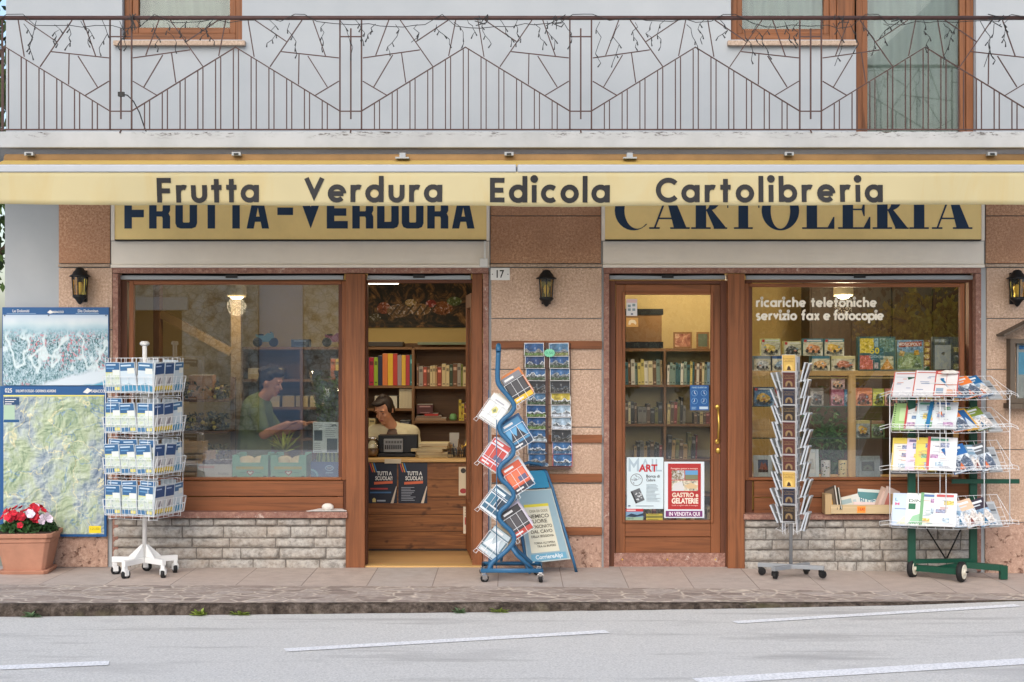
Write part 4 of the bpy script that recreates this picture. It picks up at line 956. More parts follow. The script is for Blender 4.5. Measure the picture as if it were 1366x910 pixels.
p = PR(y); p.t('ORARIO DI APERTURA', 923, 943, 518, 2, P(170,200,222))
for cx, cy in ((926.5,524.5),(939,524.5),(926.5,535),(939,535)):
    for k in range(12):
        a = k*math.pi/6; b = (k+1)*math.pi/6; p.m.stroke([(X(cx+3.9*math.cos(a),y), Z(cy+3.9*math.sin(a),y)), (X(cx+3.9*math.cos(b),y), Z(cy+3.9*math.sin(b),y))], .0028, y-.0025, P(120,166,206))
    p.m.stroke([(X(cx,y),Z(cy-2.8,y)),(X(cx,y),Z(cy,y)),(X(cx+(1.8 if cy < 530 else -1.8),y),Z(cy+1.6,y))], .0028, y-.0027, P(226,236,242))
p.r(933, 944.5, 542.5, 546, P(180,200,216)); p.lines(922.5, 930, 543, 545.5, 3, P(150,186,214), .5); fin('print', T, p.m)
T = sheet('notice_sticker', 835.5, 850, 399, 421.5, P(210,206,204), 'white sticker with small grey icons at top left of door glass', 'sticker')
p = PR(y); p.r(836, 849.5, 399.4, 404, P(206,172,170))
for a, b in ((839,408),(845,407),(839,413),(845,413)): p.r(a-1.5, a+2.4, b-1.5, b+1.8, P(120,138,140))
p.disc = None; p.r(841.5, 844.5, 418, 420, P(90,90,110)); fin('print', T, p.m)
T = sheet('parking_sticker', 835.5, 851.5, 424, 436, P(206,150,72), 'small orange sticker with white emblem below the grey icon sticker', 'sticker')
p = PR(y); p.p([(838,433),(839,428),(842,426.5),(847,427),(849,431),(848,433.5),(845,431),(842,431),(841,433.5)], P(232,206,160)); fin('print', T, p.m)
T = sheet('postcard_notice', 834.8, 858, 678.8, 694, P(120,156,186), 'red topped card tucked into bottom left corner of door glass', 'card')
p = PR(y); p.r(834.8, 858, 678.8, 682.5, P(190,44,52)); p.r(836, 848, 680, 681.5, P(226,200,200)); p.p([(834.8,689),(842,685),(850,687),(858,684.5),(858,688),(846,690)], P(36,52,74)); p.r(834.8, 858, 690, 694, P(150,176,150)); p.t('2015', 837, 845, 692.8, 2.4, P(40,60,60)); fin('print', T, p.m)
T = sheet('flyer', 862, 884, 685.5, 694, P(186,168,70), 'yellow green flyer lying along the bottom edge of door glass', 'flyer'); p = PR(y); p.r(862, 884, 688, 691, P(120,116,52)); p.lines(864, 880, 686.3, 692.5, 3, P(90,92,50), .7); fin('print', T, p.m)
# pebble and paper on the left sill
T = MB().ell((0,0,.030), (.046,.03,.029), M('white_pebble', c(222,216,206), .6, 0, .05, 12), 16, 10).build('white_pebble'); T.location = (X(437,-.02), -.01, Z(682.5,-.02)+.004); tag(T, 'smooth white pebble holding paper down on the left window sill', 'pebble')
b = MB(); vs = [(X(p_,-.02), yy_, Z(682.5)+.0035+h_) for p_, yy_, h_ in ((409,-.035,.002),(463,-.04,.004),(455,.055,.010),(425,.055,.012))]; b.add(vs, [(0,1,2,3)], P(224,222,218)); q = b.build('paper_sheet', None, (X(436,-.02),0,Z(682.5))); s_ = q.modifiers.new('thickness','SOLIDIFY'); s_.thickness = .003; s_.offset = 1; tag(q, 'white sheet of paper lying under the pebble on left sill', 'paper')
# wooden crate of books on the right sill
CY = -.02; zc = Z(685.5,-.03)+.003
T = thing('wooden_crate', 'shallow slatted wooden crate with orange price tag on right window sill', 'crate', (X(1147,CY), CY, zc))
b = MB(); x0, x1 = X(1101,-.09)-T.location.x, X(1193,-.09)-T.location.x
b.bx(x0+.04, x1, -.078, -.066, .006, .072, CRX); b.bx(x0+.04, x1, .055, .066, .006, .072, CRX); b.bx(x0+.02, x1-.012, -.065, .054, .002, .01, CRX); hang(b, 'slat', T, (0,0,0)).location = (0,0,0)
hang(MB().bx(x0, x0+.05, -.068, .058, 0, .15, CRZ), 'end_board', T, (0,0,0)); hang(MB().bx(x1-.014, x1-.001, -.065, .054, .011, .15, CRZ), 'end_board', T, (0,0,0))
e = MB(); e.bx(-.008-.03, .055-.03, -.083, -.0795, .012, .062, P(238,150,60)); e.text('3 EURO', -.03, .02, .03, .018, -.0845, P(190,50,30), .02); hang(e, 'price_tag', T, (0,0,0))
def coverbook(name, w, h, t, col, loc, rot, label, cat='book', group=None, prints=(), pages=PAGES):
    o = MB(); cm = P(*col); o.bx(-w/2, w/2, 0, .0025, 0, h, cm); o.bx(-w/2, w/2, t-.0025, t, 0, h, cm); o.bx(-w/2, -w/2+.003, .003, t-.003, 0, h, cm); o.bx(-w/2+.0035, w/2-.003, .003, t-.003, .002, h-.002, pages)
    for i, q in enumerate(prints):
        yy = -.0006-.0003*i
        if q[0] == 'r': o.rect((q[1]-.5)*w, (q[2]-.5)*w, q[3]*h, q[4]*h, yy, q[5] if not isinstance(q[5], tuple) else P(*q[5]))
        elif q[0] == 't': o.text(q[1], (q[2]-.5)*w, (q[3]-.5)*w, q[4]*h, q[5]*h, yy, P(*q[6]), .01)
        elif q[0] == 'p': o.poly([((a-.5)*w, b_*h) for a, b_ in q[1]], yy, P(*q[2]) if isinstance(q[2], tuple) else q[2])
    ob = o.build(name); ob.location = loc; ob.rotation_euler = rot; return tag(ob, label, cat, group)
cl = T.location; GB = 'books in the crate on the sill'
for dx, dy, dz, w, h, t, col, rx, ry_, rz, lab, pr in [
  (-.215,-.03,.012,.13,.19,.018,(92,80,70),-.1,-.35,-1.1,'grey brown book leaning at the left end of the sill crate',[('r',.1,.9,.1,.9,(140,128,112))]),
  (-.185,-.04,.012,.13,.175,.014,(70,74,66),-.1,-.42,-1.2,'dark slim book behind the yellow one at left end of crate',[]),
  (-.12,-.045,.012,.16,.115,.014,(222,168,60),-.35,-.2,.1,'yellow edged cream book lying low in the sill crate',[('r',.12,1,0,1,(212,206,190)),('r',.4,.95,.5,.8,(150,170,170))]),
  (-.05,-.03,.012,.14,.13,.012,(206,206,200),-.4,-.25,.0,'pale grey book beside the yellow edged one in crate',[('r',.2,.8,.3,.7,(170,186,190))]),
  (.075,.02,.012,.175,.165,.02,(210,222,218),-.2,.06,.0,'white and teal book titled Blues in the middle of crate',[('r',0,1,.62,.86,(84,140,144)),('t','BLUES',.1,.9,.36,.26,(60,120,150)),('p',[(0,.62),(.5,.5),(1,.62),(1,.7),(0,.75)],(84,140,144))]),
  (.045,-.045,.012,.2,.075,.016,(222,200,196),-.3,.03,.0,'pink book lying low at the front of the crate',[('r',.1,.9,.3,.6,(196,150,150))]),
  (.155,-.03,.012,.13,.18,.016,(206,178,162),-.1,.45,.25,'pale pink book leaning right inside the sill crate',[('r',.15,.85,.15,.85,(222,196,184))]),
  (.195,-.03,.012,.12,.185,.014,(214,190,178),-.1,.42,.3,'cream pink book at the far right end of the crate',[('r',.2,.8,.2,.75,(190,120,110))])]:
    coverbook('book', w, h, t, col, (cl.x+dx, cl.y+dy, cl.z+dz+.004), (rx, ry_, rz), lab, 'book', GB, pr)
# ---------------------------------------------------------------- postcard rack on the centre pillar
T = thing('postcard_rack', 'brown wall rack holding two columns of landscape postcards', 'postcard rack', (X(729,-.05), -.026, Z(625,-.05)))
b = MB(); y = -.045
b.bx(X(727.5,y), X(731.5,y), -.05, -.027, Z(622,y), Z(457,y), M('brown_rack_metal', c(84,60,52), .5))
for p0 in (699, 728, 731, 761): b.tube([(X(p0,y), -.034, Z(458,y)), (X(p0,y), -.04, Z(622,y))], .003, RAILM, 5)
for k in range(10):
    z = Z(474+16.4*k,y)
    for a, e in ((698,728),(731,761)): b.tube([(X(a,y), -.03, z), (X(a,y), -.075, z), (X(e,y), -.075, z), (X(e,y), -.03, z)], .0022, RAILM, 4)
b.bx(X(702,y), X(761,y), -.085, -.03, Z(625.5,y), Z(622.5,y), M('brown_rack_metal', c(84,60,52), .5)); hang(b, 'frame', T, T.location)
def landscape(mb, w, h, y, r, night=False, border=.0, sky=None, bot=None):
    x0, x1, z0, z1 = -w/2+border, w/2-border, border, h-border; W_, H_ = x1-x0, z1-z0
    sky = sky or r.choice([(36,92,150),(50,108,164),(26,66,122),(84,132,170)]); bot = bot or r.choice([(70,110,52),(104,136,64),(52,84,48),(140,150,80)])
    if night: sky, bot = (24,30,40), (36,38,36)
    mb.rect(x0, x1, z0, z1, y, pn(sky, 12)); hz = .34+r.uniform(-.05,.1)
    n = 18; rd = [hz+.10*noise.noise((i*.35, r.random()*.2, hz*90))+r.uniform(-.02,.06)+.2*max(0, math.sin(i*.5+hz*60)) for i in range(n+1)]
    pts = [(x0, z0)]+[(x0+W_*i/n, z0+H_*min(.95, rd[i])) for i in range(n+1)]+[(x1, z0)]
    mb.poly(pts, y-.0004, pn((30,36,40) if night else r.choice([(96,104,112),(120,116,110),(70,84,90)]), 70))
    up = [(p[0], p[1]) for p in pts[1:-1]]; lo = [(p[0], p[1]-H_*r.uniform(.01,.16)) for p in up][::-1]
    mb.poly(up+lo, y-.0007, pn((60,76,92) if night else (214,222,228) if r.random() < .5 else (150,156,160), 80))
    fo = [(x0, z0)]+[(x0+W_*i/24, z0+H_*(.26+.05*math.sin(i*.8+hz*40)+r.uniform(0,.07))) for i in range(25)]+[(x1, z0)]
    mb.poly(fo, y-.001, pn((24,28,26) if night else tuple(int(v*.5) for v in bot), 90))
    mb.poly([(x0,z0),(x1,z0),(x1,z0+H_*.22),(x0+W_*.7,z0+H_*.27),(x0+W_*.4,z0+H_*.18),(x0,z0+H_*.25)], y-.0013, pn(bot, 60))
r = random.Random(14); GP = 'postcards in the wall rack'
SC = [['a snowy range over meadows','white peaks under deep blue sky','pale meadow under clouds','a village at night','a green valley and blue sky','a lake between green slopes','dark firs under blue sky','a white glacier on blue','a blue mountain lake','frosted blue trees'],
      ['white summits on deep blue','a dark forest ridge','grey cliffs over woods','a dim night street','a yellow map with flowers','a snow covered piste','pale blue ice','a dark night view','pink snowfields with lettering','a glacier with red border']]
PALS = {'village at night': 1}
for ci, (px, side) in enumerate(((713,'left'),(745.5,'right'))):
    for k in range(10):
        w, h = .150, .105; mb = MB(); red = (ci == 1 and k == 9); pink = (ci == 1 and k == 8)
        mb.bx(-w/2, w/2, 0, .006, 0, h, P(190,60,76) if red else P(214,170,190) if pink else P(228,230,230))
        nt_ = (k == 3) or (ci == 1 and k == 7)
        sk_, bt_ = None, None
        if ci == 1 and k in (5,6): sk_, bt_ = (170,196,216), (206,216,228)
        if ci == 1 and k == 4: sk_, bt_ = (206,184,60), (60,70,40)
        if k in (7,8,9): sk_, bt_ = (44,110,168), (190,206,214) if k == 7 else (40,90,130)
        landscape(mb, w, h, -.0008, r, nt_, .0045 if not nt_ else .002, sk_, bt_)
        o = mb.build('postcard'); yy = -.05-.003*(k % 2)
        o.location = (X(px+k*.55+r.uniform(-.7,.7),yy)+.0, yy-.0, Z(475+16.3*k,yy)-.004); o.rotation_euler = (R(-9), r.uniform(-.02,.02), 0)
        tag(o, f'postcard of {SC[ci][k]} in the {side} column of the wall rack', 'postcard', GP)
y = -.075; b = MB(); pts = []
for k in range(28): q = (8.2 if k % 2 else 6.4); a = 2*math.pi*k/28; pts.append((X(733+q*math.cos(a),y), Z(471+q*.75*math.sin(a),y)))
b.prism(pts, y-.002, y, P(132,216,176)); b.text('0,50', X(728,y), X(738,y), Z(472.5,y), .02, y-.003, P(60,150,120)); q = b.build('price_star', None, (X(733,y), y, Z(477,y))); tag(q, 'mint green star shaped price tag at the top of postcard rack', 'price tag')
# ---------------------------------------------------------------- casters and shared rack helpers
def caster(T, x, y, zt, r, fork, tyre, hubm, yaw=0.0):
    Mx = Matrix.Translation((x,y,0)) @ Matrix.Rotation(yaw, 4, 'Z')
    f = MB(Mx); f.bx(-.016,.016,-.014,.014, r*1.5, zt, fork)
    for s in (-1, 1): f.bx(-.014,.024,s*.019-.003,s*.019+.003, r*.8, r*1.9, fork)
    f.bx(-.016,.016,-.019,.019, r*1.9+.0005, r*1.9+.005, fork); fo = f.build('caster', T, bevel=.002)
    w = MB(Mx @ Matrix.Translation((.010,0,r)) @ Matrix.Rotation(R(90),4,'X'))
    w.lathe([(r*.72,-.013),(r*.95,-.012),(r,-.007),(r,.007),(r*.95,.012),(r*.72,.013)], tyre, 18); w.lathe([(r*.5,-.0145),(r*.5,.0145)], hubm, 12); w.build('wheel', fo)
def wrl(T, th, x, y): # local rack point -> world
    return T.location + Matrix.Rotation(th, 3, 'Z') @ Vector((x, y, 0))
# ---------------------------------------------------------------- white wire rack of folded maps
th = R(-19); RX, RY = X(193,-.42), -.42
T = thing('map_rack', 'white wire spinner rack full of blue headed folded maps, on casters', 'map rack', (RX, RY, 0), (0,0,th))
b = MB(); b.tube([(0,0,.12),(0,0,1.69)], .017, WHITE, 10); b.build('pole', T)
b = MB(); b.lathe([(.020,1.69),(.036,1.70),(.036,1.712),(.024,1.725)], WHITE, 4); b.build('cap', T)
b = MB()
for k in range(5):
    a = -th+R(90)+k*2*math.pi/5+.2; ca, sa = math.cos(a), math.sin(a); Mx = Matrix.Rotation(a,4,'Z'); b.M = Mx
    b.bx(.022,.245,-.016,.016,.098,.138, WHITE); b.prism([(.015,.1385),(.125,.1385),(.02,.235)], -.004, .004, WHITE)
    b.M = Matrix()
b.build('base', T, bevel=.002)
for k in range(5):
    a = -th+R(90)+k*2*math.pi/5+.2; caster(T, .23*math.cos(a), .23*math.sin(a), .098, .037, WHITE, RUBBER, GREYST, -th+.5*k)
tiers = [Z(p, -.6) for p in (524, 578, 633, 688)]; HB = .205
for tz in tiers:
    b = MB()
    for f in range(4):
        b.M = Matrix.Rotation(f*math.pi/2, 4, 'Z'); W_ = HB
        for zz, yo in ((0,-HB),(.062,-HB-.012),(.115,-HB-.022)): b.tube([(-W_,yo,tz+zz),(W_,yo,tz+zz)], .0022, WIRE, 4)
        for k in range(13):
            x = -W_+2*W_*k/12; hh = .115 if k % 2 == 0 else .062
            b.tube([(x,-HB+.04,tz),(x,-HB,tz),(x,-HB-.022*hh/.115,tz+hh)], .0018, WIRE, 4)
        for k in range(0, 7):
            x = -W_+2*W_*k/6; b.tube([(x,-HB+.045,tz-.03),(x,-HB+.05,tz+.25)], .002, WIRE, 4)
        b.tube([(-W_,-HB+.05,tz+.25),(W_,-HB+.05,tz+.25)], .002, WIRE, 4); b.tube([(-W_,-HB+.045,tz-.03),(W_,-HB+.045,tz-.03)], .002, WIRE, 4)
        b.tube([(0,-HB+.045,tz),(0,-.016,tz)], .003, WIRE, 4)
    b.build('wire_basket', T)
b = MB()
for sx in (-1,1):
    for sy in (-1,1): b.tube([(sx*HB*.98,sy*HB*.98,tiers[-1]),(sx*HB*.98,sy*HB*.98,tiers[0]+.25)], .0022, WIRE, 4)
b.build('corner_wire', T)
MAPG = picm('folded_map_print', [(.35, c(150,176,170)), (.5, c(206,214,206)), (.65, c(186,200,160))], 26)
def packet(kind):
    m = MB(); w, h = .128, .215; m.bx(-w/2,w/2,0,.010,0,h, P(190,200,206)); y = -.0007
    if kind == 'blue':
        m.rect(-w/2+.004,w/2-.004,h*.66,h*.98,y, P(54,98,140)); m.rect(-w/2+.004,w/2-.004,h*.03,h*.66,y, MAPG); m.rect(-w/2+.012,w/2-.035,h*.885,h*.93,y-.0004, P(186,206,222)); m.rect(-w/2+.012,w/2-.05,h*.78,h*.81,y-.0004, P(110,156,196)); m.rect(0,w/2-.004,h*.56,h*.74,y-.0006, P(214,220,216)); m.rect(-w/2+.004,w/2-.004,h*.03,h*.17,y-.0004, P(70,116,156)); m.rect(.012,w/2-.008,h*.05,h*.16,y-.0008, P(216,208,130)); m.rect(-w/2+.004,w/2-.004,h*.63,h*.655,y-.0004, P(206,200,110))
    elif kind == 'teal':
        m.rect(-w/2+.004,w/2-.004,h*.72,h*.98,y, P(60,106,146)); m.rect(-w/2+.004,w/2-.004,h*.03,h*.72,y, P(196,210,218)); m.rect(-w/2+.012,w/2-.03,h*.87,h*.92,y-.0004, P(196,214,226)); m.rect(-w/2+.004,w/2-.004,h*.03,h*.2,y-.0004, P(70,140,176)); m.poly([(-w/2+.004,h*.2),(.0,h*.3),(w/2-.004,h*.2)],y-.0004, P(120,168,188)); m.rect(.0,w/2-.006,h*.62,h*.8,y-.0006, P(222,224,214))
    else:
        m.rect(-w/2+.004,w/2-.004,h*.6,h*.96,y, P(46,78,124)); m.rect(-w/2+.004,w/2-.004,h*.2,h*.6,y, P(206,206,204)); m.rect(-w/2+.004,w/2-.004,h*.03,h*.2,y, P(222,198,80)); m.rect(-w/2+.012,w/2-.045,h*.85,h*.89,y-.0004, P(170,190,220)); m.poly([(-.03,h*.25),(.0,h*.45),(.03,h*.5),(.035,h*.28)],y-.0004, P(150,144,150))
        for k in range(4): m.rect(-w/2+.012+k*.028,-w/2+.03+k*.028,h*.035,h*.07,y-.0006, P(40,60,90))
    return m
protos = {}
r = random.Random(9); GM = 'folded maps in the white wire rack'; tn = ['top','second','third','bottom']
knm = {'blue':'blue headed green folded map','teal':'pale folded map with teal foot','yellow':'navy headed folded map with yellow foot'}
def put_packet(kind, f, x, yo, z, lab, lean=-.10):
    if kind not in protos:
        o = packet(kind).build('folded_map'); protos[kind] = o
    else: o = protos[kind].copy(); COL.objects.link(o)
    a = th+f*math.pi/2; p = Vector((RX,RY,0))+Matrix.Rotation(a,3,'Z') @ Vector((x,yo,0)); o.location = (p.x,p.y,z); o.rotation_euler = (lean+r.uniform(-.05,.05)+.16, r.uniform(-.06,.06), a+r.uniform(-.06,.06)); tag(o, lab, 'map', GM)
for ti, tz in enumerate(tiers):
    for k in range(3):
        kind = 'teal' if (ti == 0 and k > 0) else 'blue'; cn = ['left','middle','right'][k]
        put_packet(kind, 0, -.135+.132*k, -HB+.006, tz+.006, f'{knm[kind]} at front {cn} of the {tn[ti]} tier')
        if ti in (2,3) or (ti == 1 and k == 0): put_packet('blue', 0, -.13+.132*k, -HB+.03, tz+.04, f'blue headed map standing behind the front {cn} map of the {tn[ti]} tier')
        kk = 'yellow' if k < 2 else 'teal'
        put_packet(kk, 1, -.132+.130*k, -HB+.006, tz+.006, f'{knm[kk]} on the right face of the {tn[ti]} tier, {["nearest","centre","far"][k]}')
        if k < 2: put_packet('teal', 2, -.08+.15*k, -HB+.01, tz+.02, f'pale map seen from behind on the back face of the {tn[ti]} tier, {["right","left"][k]} one')
# ---------------------------------------------------------------- blue zigzag magazine rack
T = thing('magazine_rack', 'blue tubular zigzag magazine rack on four casters', 'magazine rack', (X(682,-.6), -.6, 0))
L0 = T.location
wave = [(664.8,470),(664,487),(663.6,505),(666,514),(674.8,525),(683,535),(686,543),(681,552),(671,560),(666,568),(668.5,578),(676,586),(683.5,595),(685,604),(679,612),(670,619),(665.5,628),(668.5,639),(677,647),(684,656),(684.5,664),(677,674),(668,682),(665.5,691),(671,699),(680,707),(685.5,716),(684.5,724),(677,733.5),(665,744),(655,752.5),(652.5,762)]
def smooth_pts(p, n=3):
    q = []
    for i in range(len(p)-1):
        p0, p1, p2, p3 = p[max(0,i-1)], p[i], p[i+1], p[min(len(p)-1,i+2)]
        for k in range(n):
            t = k/n; q.append(tuple(.5*((2*p1[j])+(-p0[j]+p2[j])*t+(2*p0[j]-5*p1[j]+4*p2[j]-p3[j])*t*t+(-p0[j]+3*p1[j]-3*p2[j]+p3[j])*t**3) for j in range(2)))
    return q+[p[-1]]
ya, yb = -.72, -.44
sw_ = smooth_pts(wave); fa = [(X(a,ya), ya, Z(b,ya)) for a, b in sw_]
b = MB(); b.tube([( X(664.8,ya), y, Z(469,ya)+dz) for y, dz in ((yb+.0,0),(yb-.02,.03),(yb-.06,.042),(ya+.06,.042),(ya+.02,.03),(ya,0))], .019, BLUEM, 10)
b.tube(fa, .0175, BLUEM, 10); b.tube([(p[0], yb, p[2]) for p in fa], .0175, BLUEM, 10); hang(b, 'zigzag_tube', T, L0)
bx0, bx1, bz = X(643,ya), X(723,ya), .085
b = MB(); b.tube([(bx0,ya-.03,bz),(bx1,ya-.03,bz),(bx1+.0,yb+.05,bz),(bx0,yb+.05,bz)], .016, BLUEM, 8, True); b.tube([(X(655,ya),ya,bz),(X(655,ya),yb,bz)], .016, BLUEM, 8)
for y in (ya, yb): b.tube([(X(681,ya), y, Z(728,ya)), (X(690,ya), y, Z(741,ya)), (X(710,ya), y, bz+.01)], .015, BLUEM, 8)
hang(b, 'base_frame', T, L0)
for i, (x, y) in enumerate(((bx0+.01,ya-.03),(bx1-.01,ya-.03),(bx0+.01,yb+.04),(bx1-.02,yb+.04))): caster(T, x-L0.x, y-L0.y, .072, .030, CHROME, RUBBER, GREYST, .4+i)
b = MB(); b.tube([(X(662.5,ya-.03), ya-.022, Z(560,ya)), (X(662.5,ya-.03), ya-.022, bz+.01)], .0035, BLUEM, 5); b.tube([(X(652,yb), yb, Z(520,yb)), (X(652,yb), yb, bz+.01)], .0035, BLUEM, 5); hang(b, 'tie_rod', T, L0)
pock = [('R',690,516,31,(36,36,40),(222,176,44),'black guide book with yellow foot',(214,122,50)),('L',660,547,-33,(214,216,214),(186,186,150),'white book with small emblem',(222,220,206)),
 ('R',689,578,31,(66,128,168),(34,50,70),'light blue magazine with dark photo',(40,90,140)),('L',661,606,-33,(206,200,214),(186,60,56),'pale lilac magazine with red photo',(214,206,206)),
 ('R',690,636,32,(196,82,50),(40,44,60),'orange red magazine with dark foot',(214,222,228)),('L',662,669,-36,(206,214,220),(42,92,122),'white magazine with teal photo panels',(206,216,214)),
 ('R',689,695,32,(44,42,46),(170,60,50),'black magazine with white grid',(206,196,214)),('L',660,724,-36,(84,112,126),(176,190,196),'grey blue alpine magazine',(196,180,150))]
GZ = 'magazines in the blue zigzag rack'; b = MB()
for i, (sd_, px, py, ang, c1, c2, lab, c3) in enumerate(pock):
    s = 1 if sd_ == 'R' else -1; w, h = .150, .205; hgt = ['top','second','third','lowest'][i//2]
    ctr = Vector((X(px,-.69), -.69, Z(py,-.69))); Rm = Euler((R(-14), R(-ang) if False else 0, 0)).to_matrix()
    rot = Euler((R(-12), R(-ang), R(9*s)), 'XYZ'); rm = rot.to_matrix()
    for k in range(3):
        base = ctr + rm @ Vector((.012*k*1.0, .034*k, -h/2+.012*k))
        cc = c1 if k == 0 else (c3 if k == 1 else tuple(int(v*.8+30) for v in c3))
        if k == 0:
            pr = [('r',.02,.98,.80,.97,c2 if sd_ == 'L' else c1),('r',.06,.94,.22,.74,c2 if sd_ == 'L' else tuple(min(255,v+26) for v in c1)),('r',0,1,0,.17,c2),('r',.1,.6,.84,.92,(214,214,214)),('r',.1,.5,.05,.11,(206,206,206))]
            if i == 0: pr.insert(1, ('r',0,1,.78,1,(120,120,126)))
            if i == 1: pr = [('p',[(.35,.45),(.5,.35),(.66,.46),(.62,.6),(.45,.64)],(196,190,120)),('p',[(.42,.46),(.52,.4),(.6,.5),(.5,.56)],(120,130,90)),('r',.25,.75,.8,.84,(150,150,160)),('r',.1,.9,.04,.07,(170,170,170))]
            if i in (2,7): pr += [('p',[(.08,.25),(.3,.6),(.45,.4),(.65,.68),(.92,.25)],(214,222,226) if i == 7 else (40,44,56))]
            if i in (3,4): pr += [('r',.1,.45,.3,.68,(186,70,60) if i == 3 else (206,110,70)),('r',.5,.92,.3,.48,(90,90,120))]
            if i == 5: pr = [('r',.04,.96,.70,.96,(40,84,110)),('r',.1,.7,.78,.88,(206,220,226)),('r',.06,.5,.3,.66,(60,110,134)),('r',.54,.94,.3,.66,(28,50,70)),('r',.06,.94,.08,.24,(44,90,116))]
        else: pr = [('r',.1,.9,.84,.94,(200,200,200))]
        coverbook('magazine', w, h, .030 if k < 2 else .022, cc, base, rot, f'{lab}, {hgt} {"right" if s > 0 else "left"} pocket of zigzag rack' if k == 0 else f'{"second" if k == 1 else "rearmost"} magazine in the {hgt} {"right" if s > 0 else "left"} pocket of zigzag rack', 'magazine', GZ, pr, P(*c3) if k else PAGES)
    q = lambda a, e, d: ctr + rm @ Vector((a, d, e))
    gw, gh = w/2+.006, h/2+.004; z0_, z1_ = -h/2-.008, .02
    for t_ in range(4): b.tube([q(-gw+2*gw*t_/3, z1_+.03, -.012), q(-gw+2*gw*t_/3, z0_, -.012), q(-gw+2*gw*t_/3, z0_, .11)], .0019, WIRE, 4)
    for e_ in (z0_, -.045, z1_+.03): b.tube([q(-gw,e_,.11), q(-gw,e_,-.012), q(gw,e_,-.012), q(gw,e_,.11)], .0019, WIRE, 4)
    b.tube([q(-gw,z0_,-.012), q(-gw-.008,z0_-.03,-.012), q(-gw+.018,z0_-.03,-.012), q(-gw+.02,z0_,-.012)], .002, WIRE, 4)
hang(b, 'wire_pocket', T, L0)
# ---------------------------------------------------------------- A-frame newsbill board
def PT(px, py, y): return Vector((X(px,y), y, Z(py,y)))
BL, BR, TL, TR = PT(704,752,-.42), PT(761,746,-.27), PT(690,655,-.22), PT(735,652,-.10)
T = thing('newsbill_board', 'blue tubular A-frame board with newspaper bill leaning by the wall', 'sign board', (PT(735,755,-.33).x, -.33, 0))
L1 = T.location; ux = (BR-BL).normalized(); uz = (TL-BL); Wd = (BR-BL).length; Hd = uz.length; nn = ux.cross(uz).normalized()
def bp(u, v, o=0): return BL*(1-u)*(1-v)+BR*u*(1-v)+TL*(1-u)*v+TR*u*v + nn*o
GREYB = M('newsbill_backing', c(150,176,186), .5)
def bq(mb, u0, u1, v0, v1, o, mat): mb.add([bp(u0,v0,o), bp(u1,v0,o), bp(u1,v1,o), bp(u0,v1,o)], [(0,1,2,3)], mat)
def bslab(mb, u0, u1, v0, v1, o0, o1, mat):
    vs = [bp(u,v,o) for o in (o0,o1) for v in (v0,v1) for u in (u0,u1)]; mb.add(vs, [(0,2,3,1),(4,5,7,6),(0,1,5,4),(2,6,7,3),(0,4,6,2),(1,3,7,5)], mat)
sg = 1 if nn.y < 0 else -1
b = MB(); bslab(b, 0, 1, 0, 1, -.006*sg, 0, GREYB); bslab(b, .04, .97, 1.02, 1.27, -.006*sg, 0, P(52,136,174)); hang(b, 'panel', T, L1)
b = MB(); nb = .004*sg
for u0,u1,v0,v1 in ((0,.025,0,1),(.975,1,0,1),(.026,.974,0,.015),(.026,.974,.985,1)): bslab(b, u0,u1,v0,v1, .0005*sg, nb, P(186,198,196))
hang(b, 'clip_frame', T, L1)
e = MB(); o_ = .0018*sg; bq(e, .12, .80, .13, .80, o_, P(222,218,196)); bq(e, .12, .80, .76, .80, o_*1.3, P(222,208,70)); bq(e, .1, .93, .02, .11, o_*1.3, P(110,166,192))
def bt(st, u0, u1, v, hv, mat, off=.02):
    vs, fs, (w, h_) = glyphs(st, off); e.add([bp(u0+(u1-u0)*p[0]/w, v+p[1]/.7*hv, o_*1.8) for p in vs], fs, mat)
IN_ = P(96,90,74)
bt('CASA DA GODE', .24,.74,.685,.035, P(150,142,120)); bt('NEMICO', .18,.74,.605,.05, IN_); bt('CUORE', .18,.66,.535,.05, IN_); bt('AFFASCINATO', .17,.76,.465,.045, IN_); bt('DAL CAVO', .19,.74,.395,.045, IN_); bt('DELLA SEGGIOVIA', .18,.75,.335,.033, IN_); bt('TORNA ALL\'OPERA', .22,.74,.245,.028, IN_); bt('TRA LE BUFERE', .28,.74,.2,.028, IN_); bt('CorriereAlpi', .2,.84,.042,.055, P(226,232,232))
hang(e, 'newsbill', T, L1)
b = MB(); fr_ = [PT(769,764,-.22), bp(1.06,.0,0), bp(1.05,.5), bp(1.05,1.0), bp(1.0,1.24), bp(.85,1.36), bp(.5,1.39), bp(.15,1.35), bp(.0,1.22), bp(-.05,1.0), bp(-.05,.5), bp(-.04,-.03), PT(707,765,-.46)]
b.tube(fr_, .0115, BLUEM, 8); hang(b, 'tube_frame', T, L1)
b = MB(); b.tube([bp(.0,1.2)+Vector((0,.02,0)), PT(668,752,-.10)], .011, BLUEM, 8); b.tube([bp(1.0,1.2)+Vector((0,.02,0)), PT(722,750,-.035)], .011, BLUEM, 8); hang(b, 'rear_leg', T, L1)
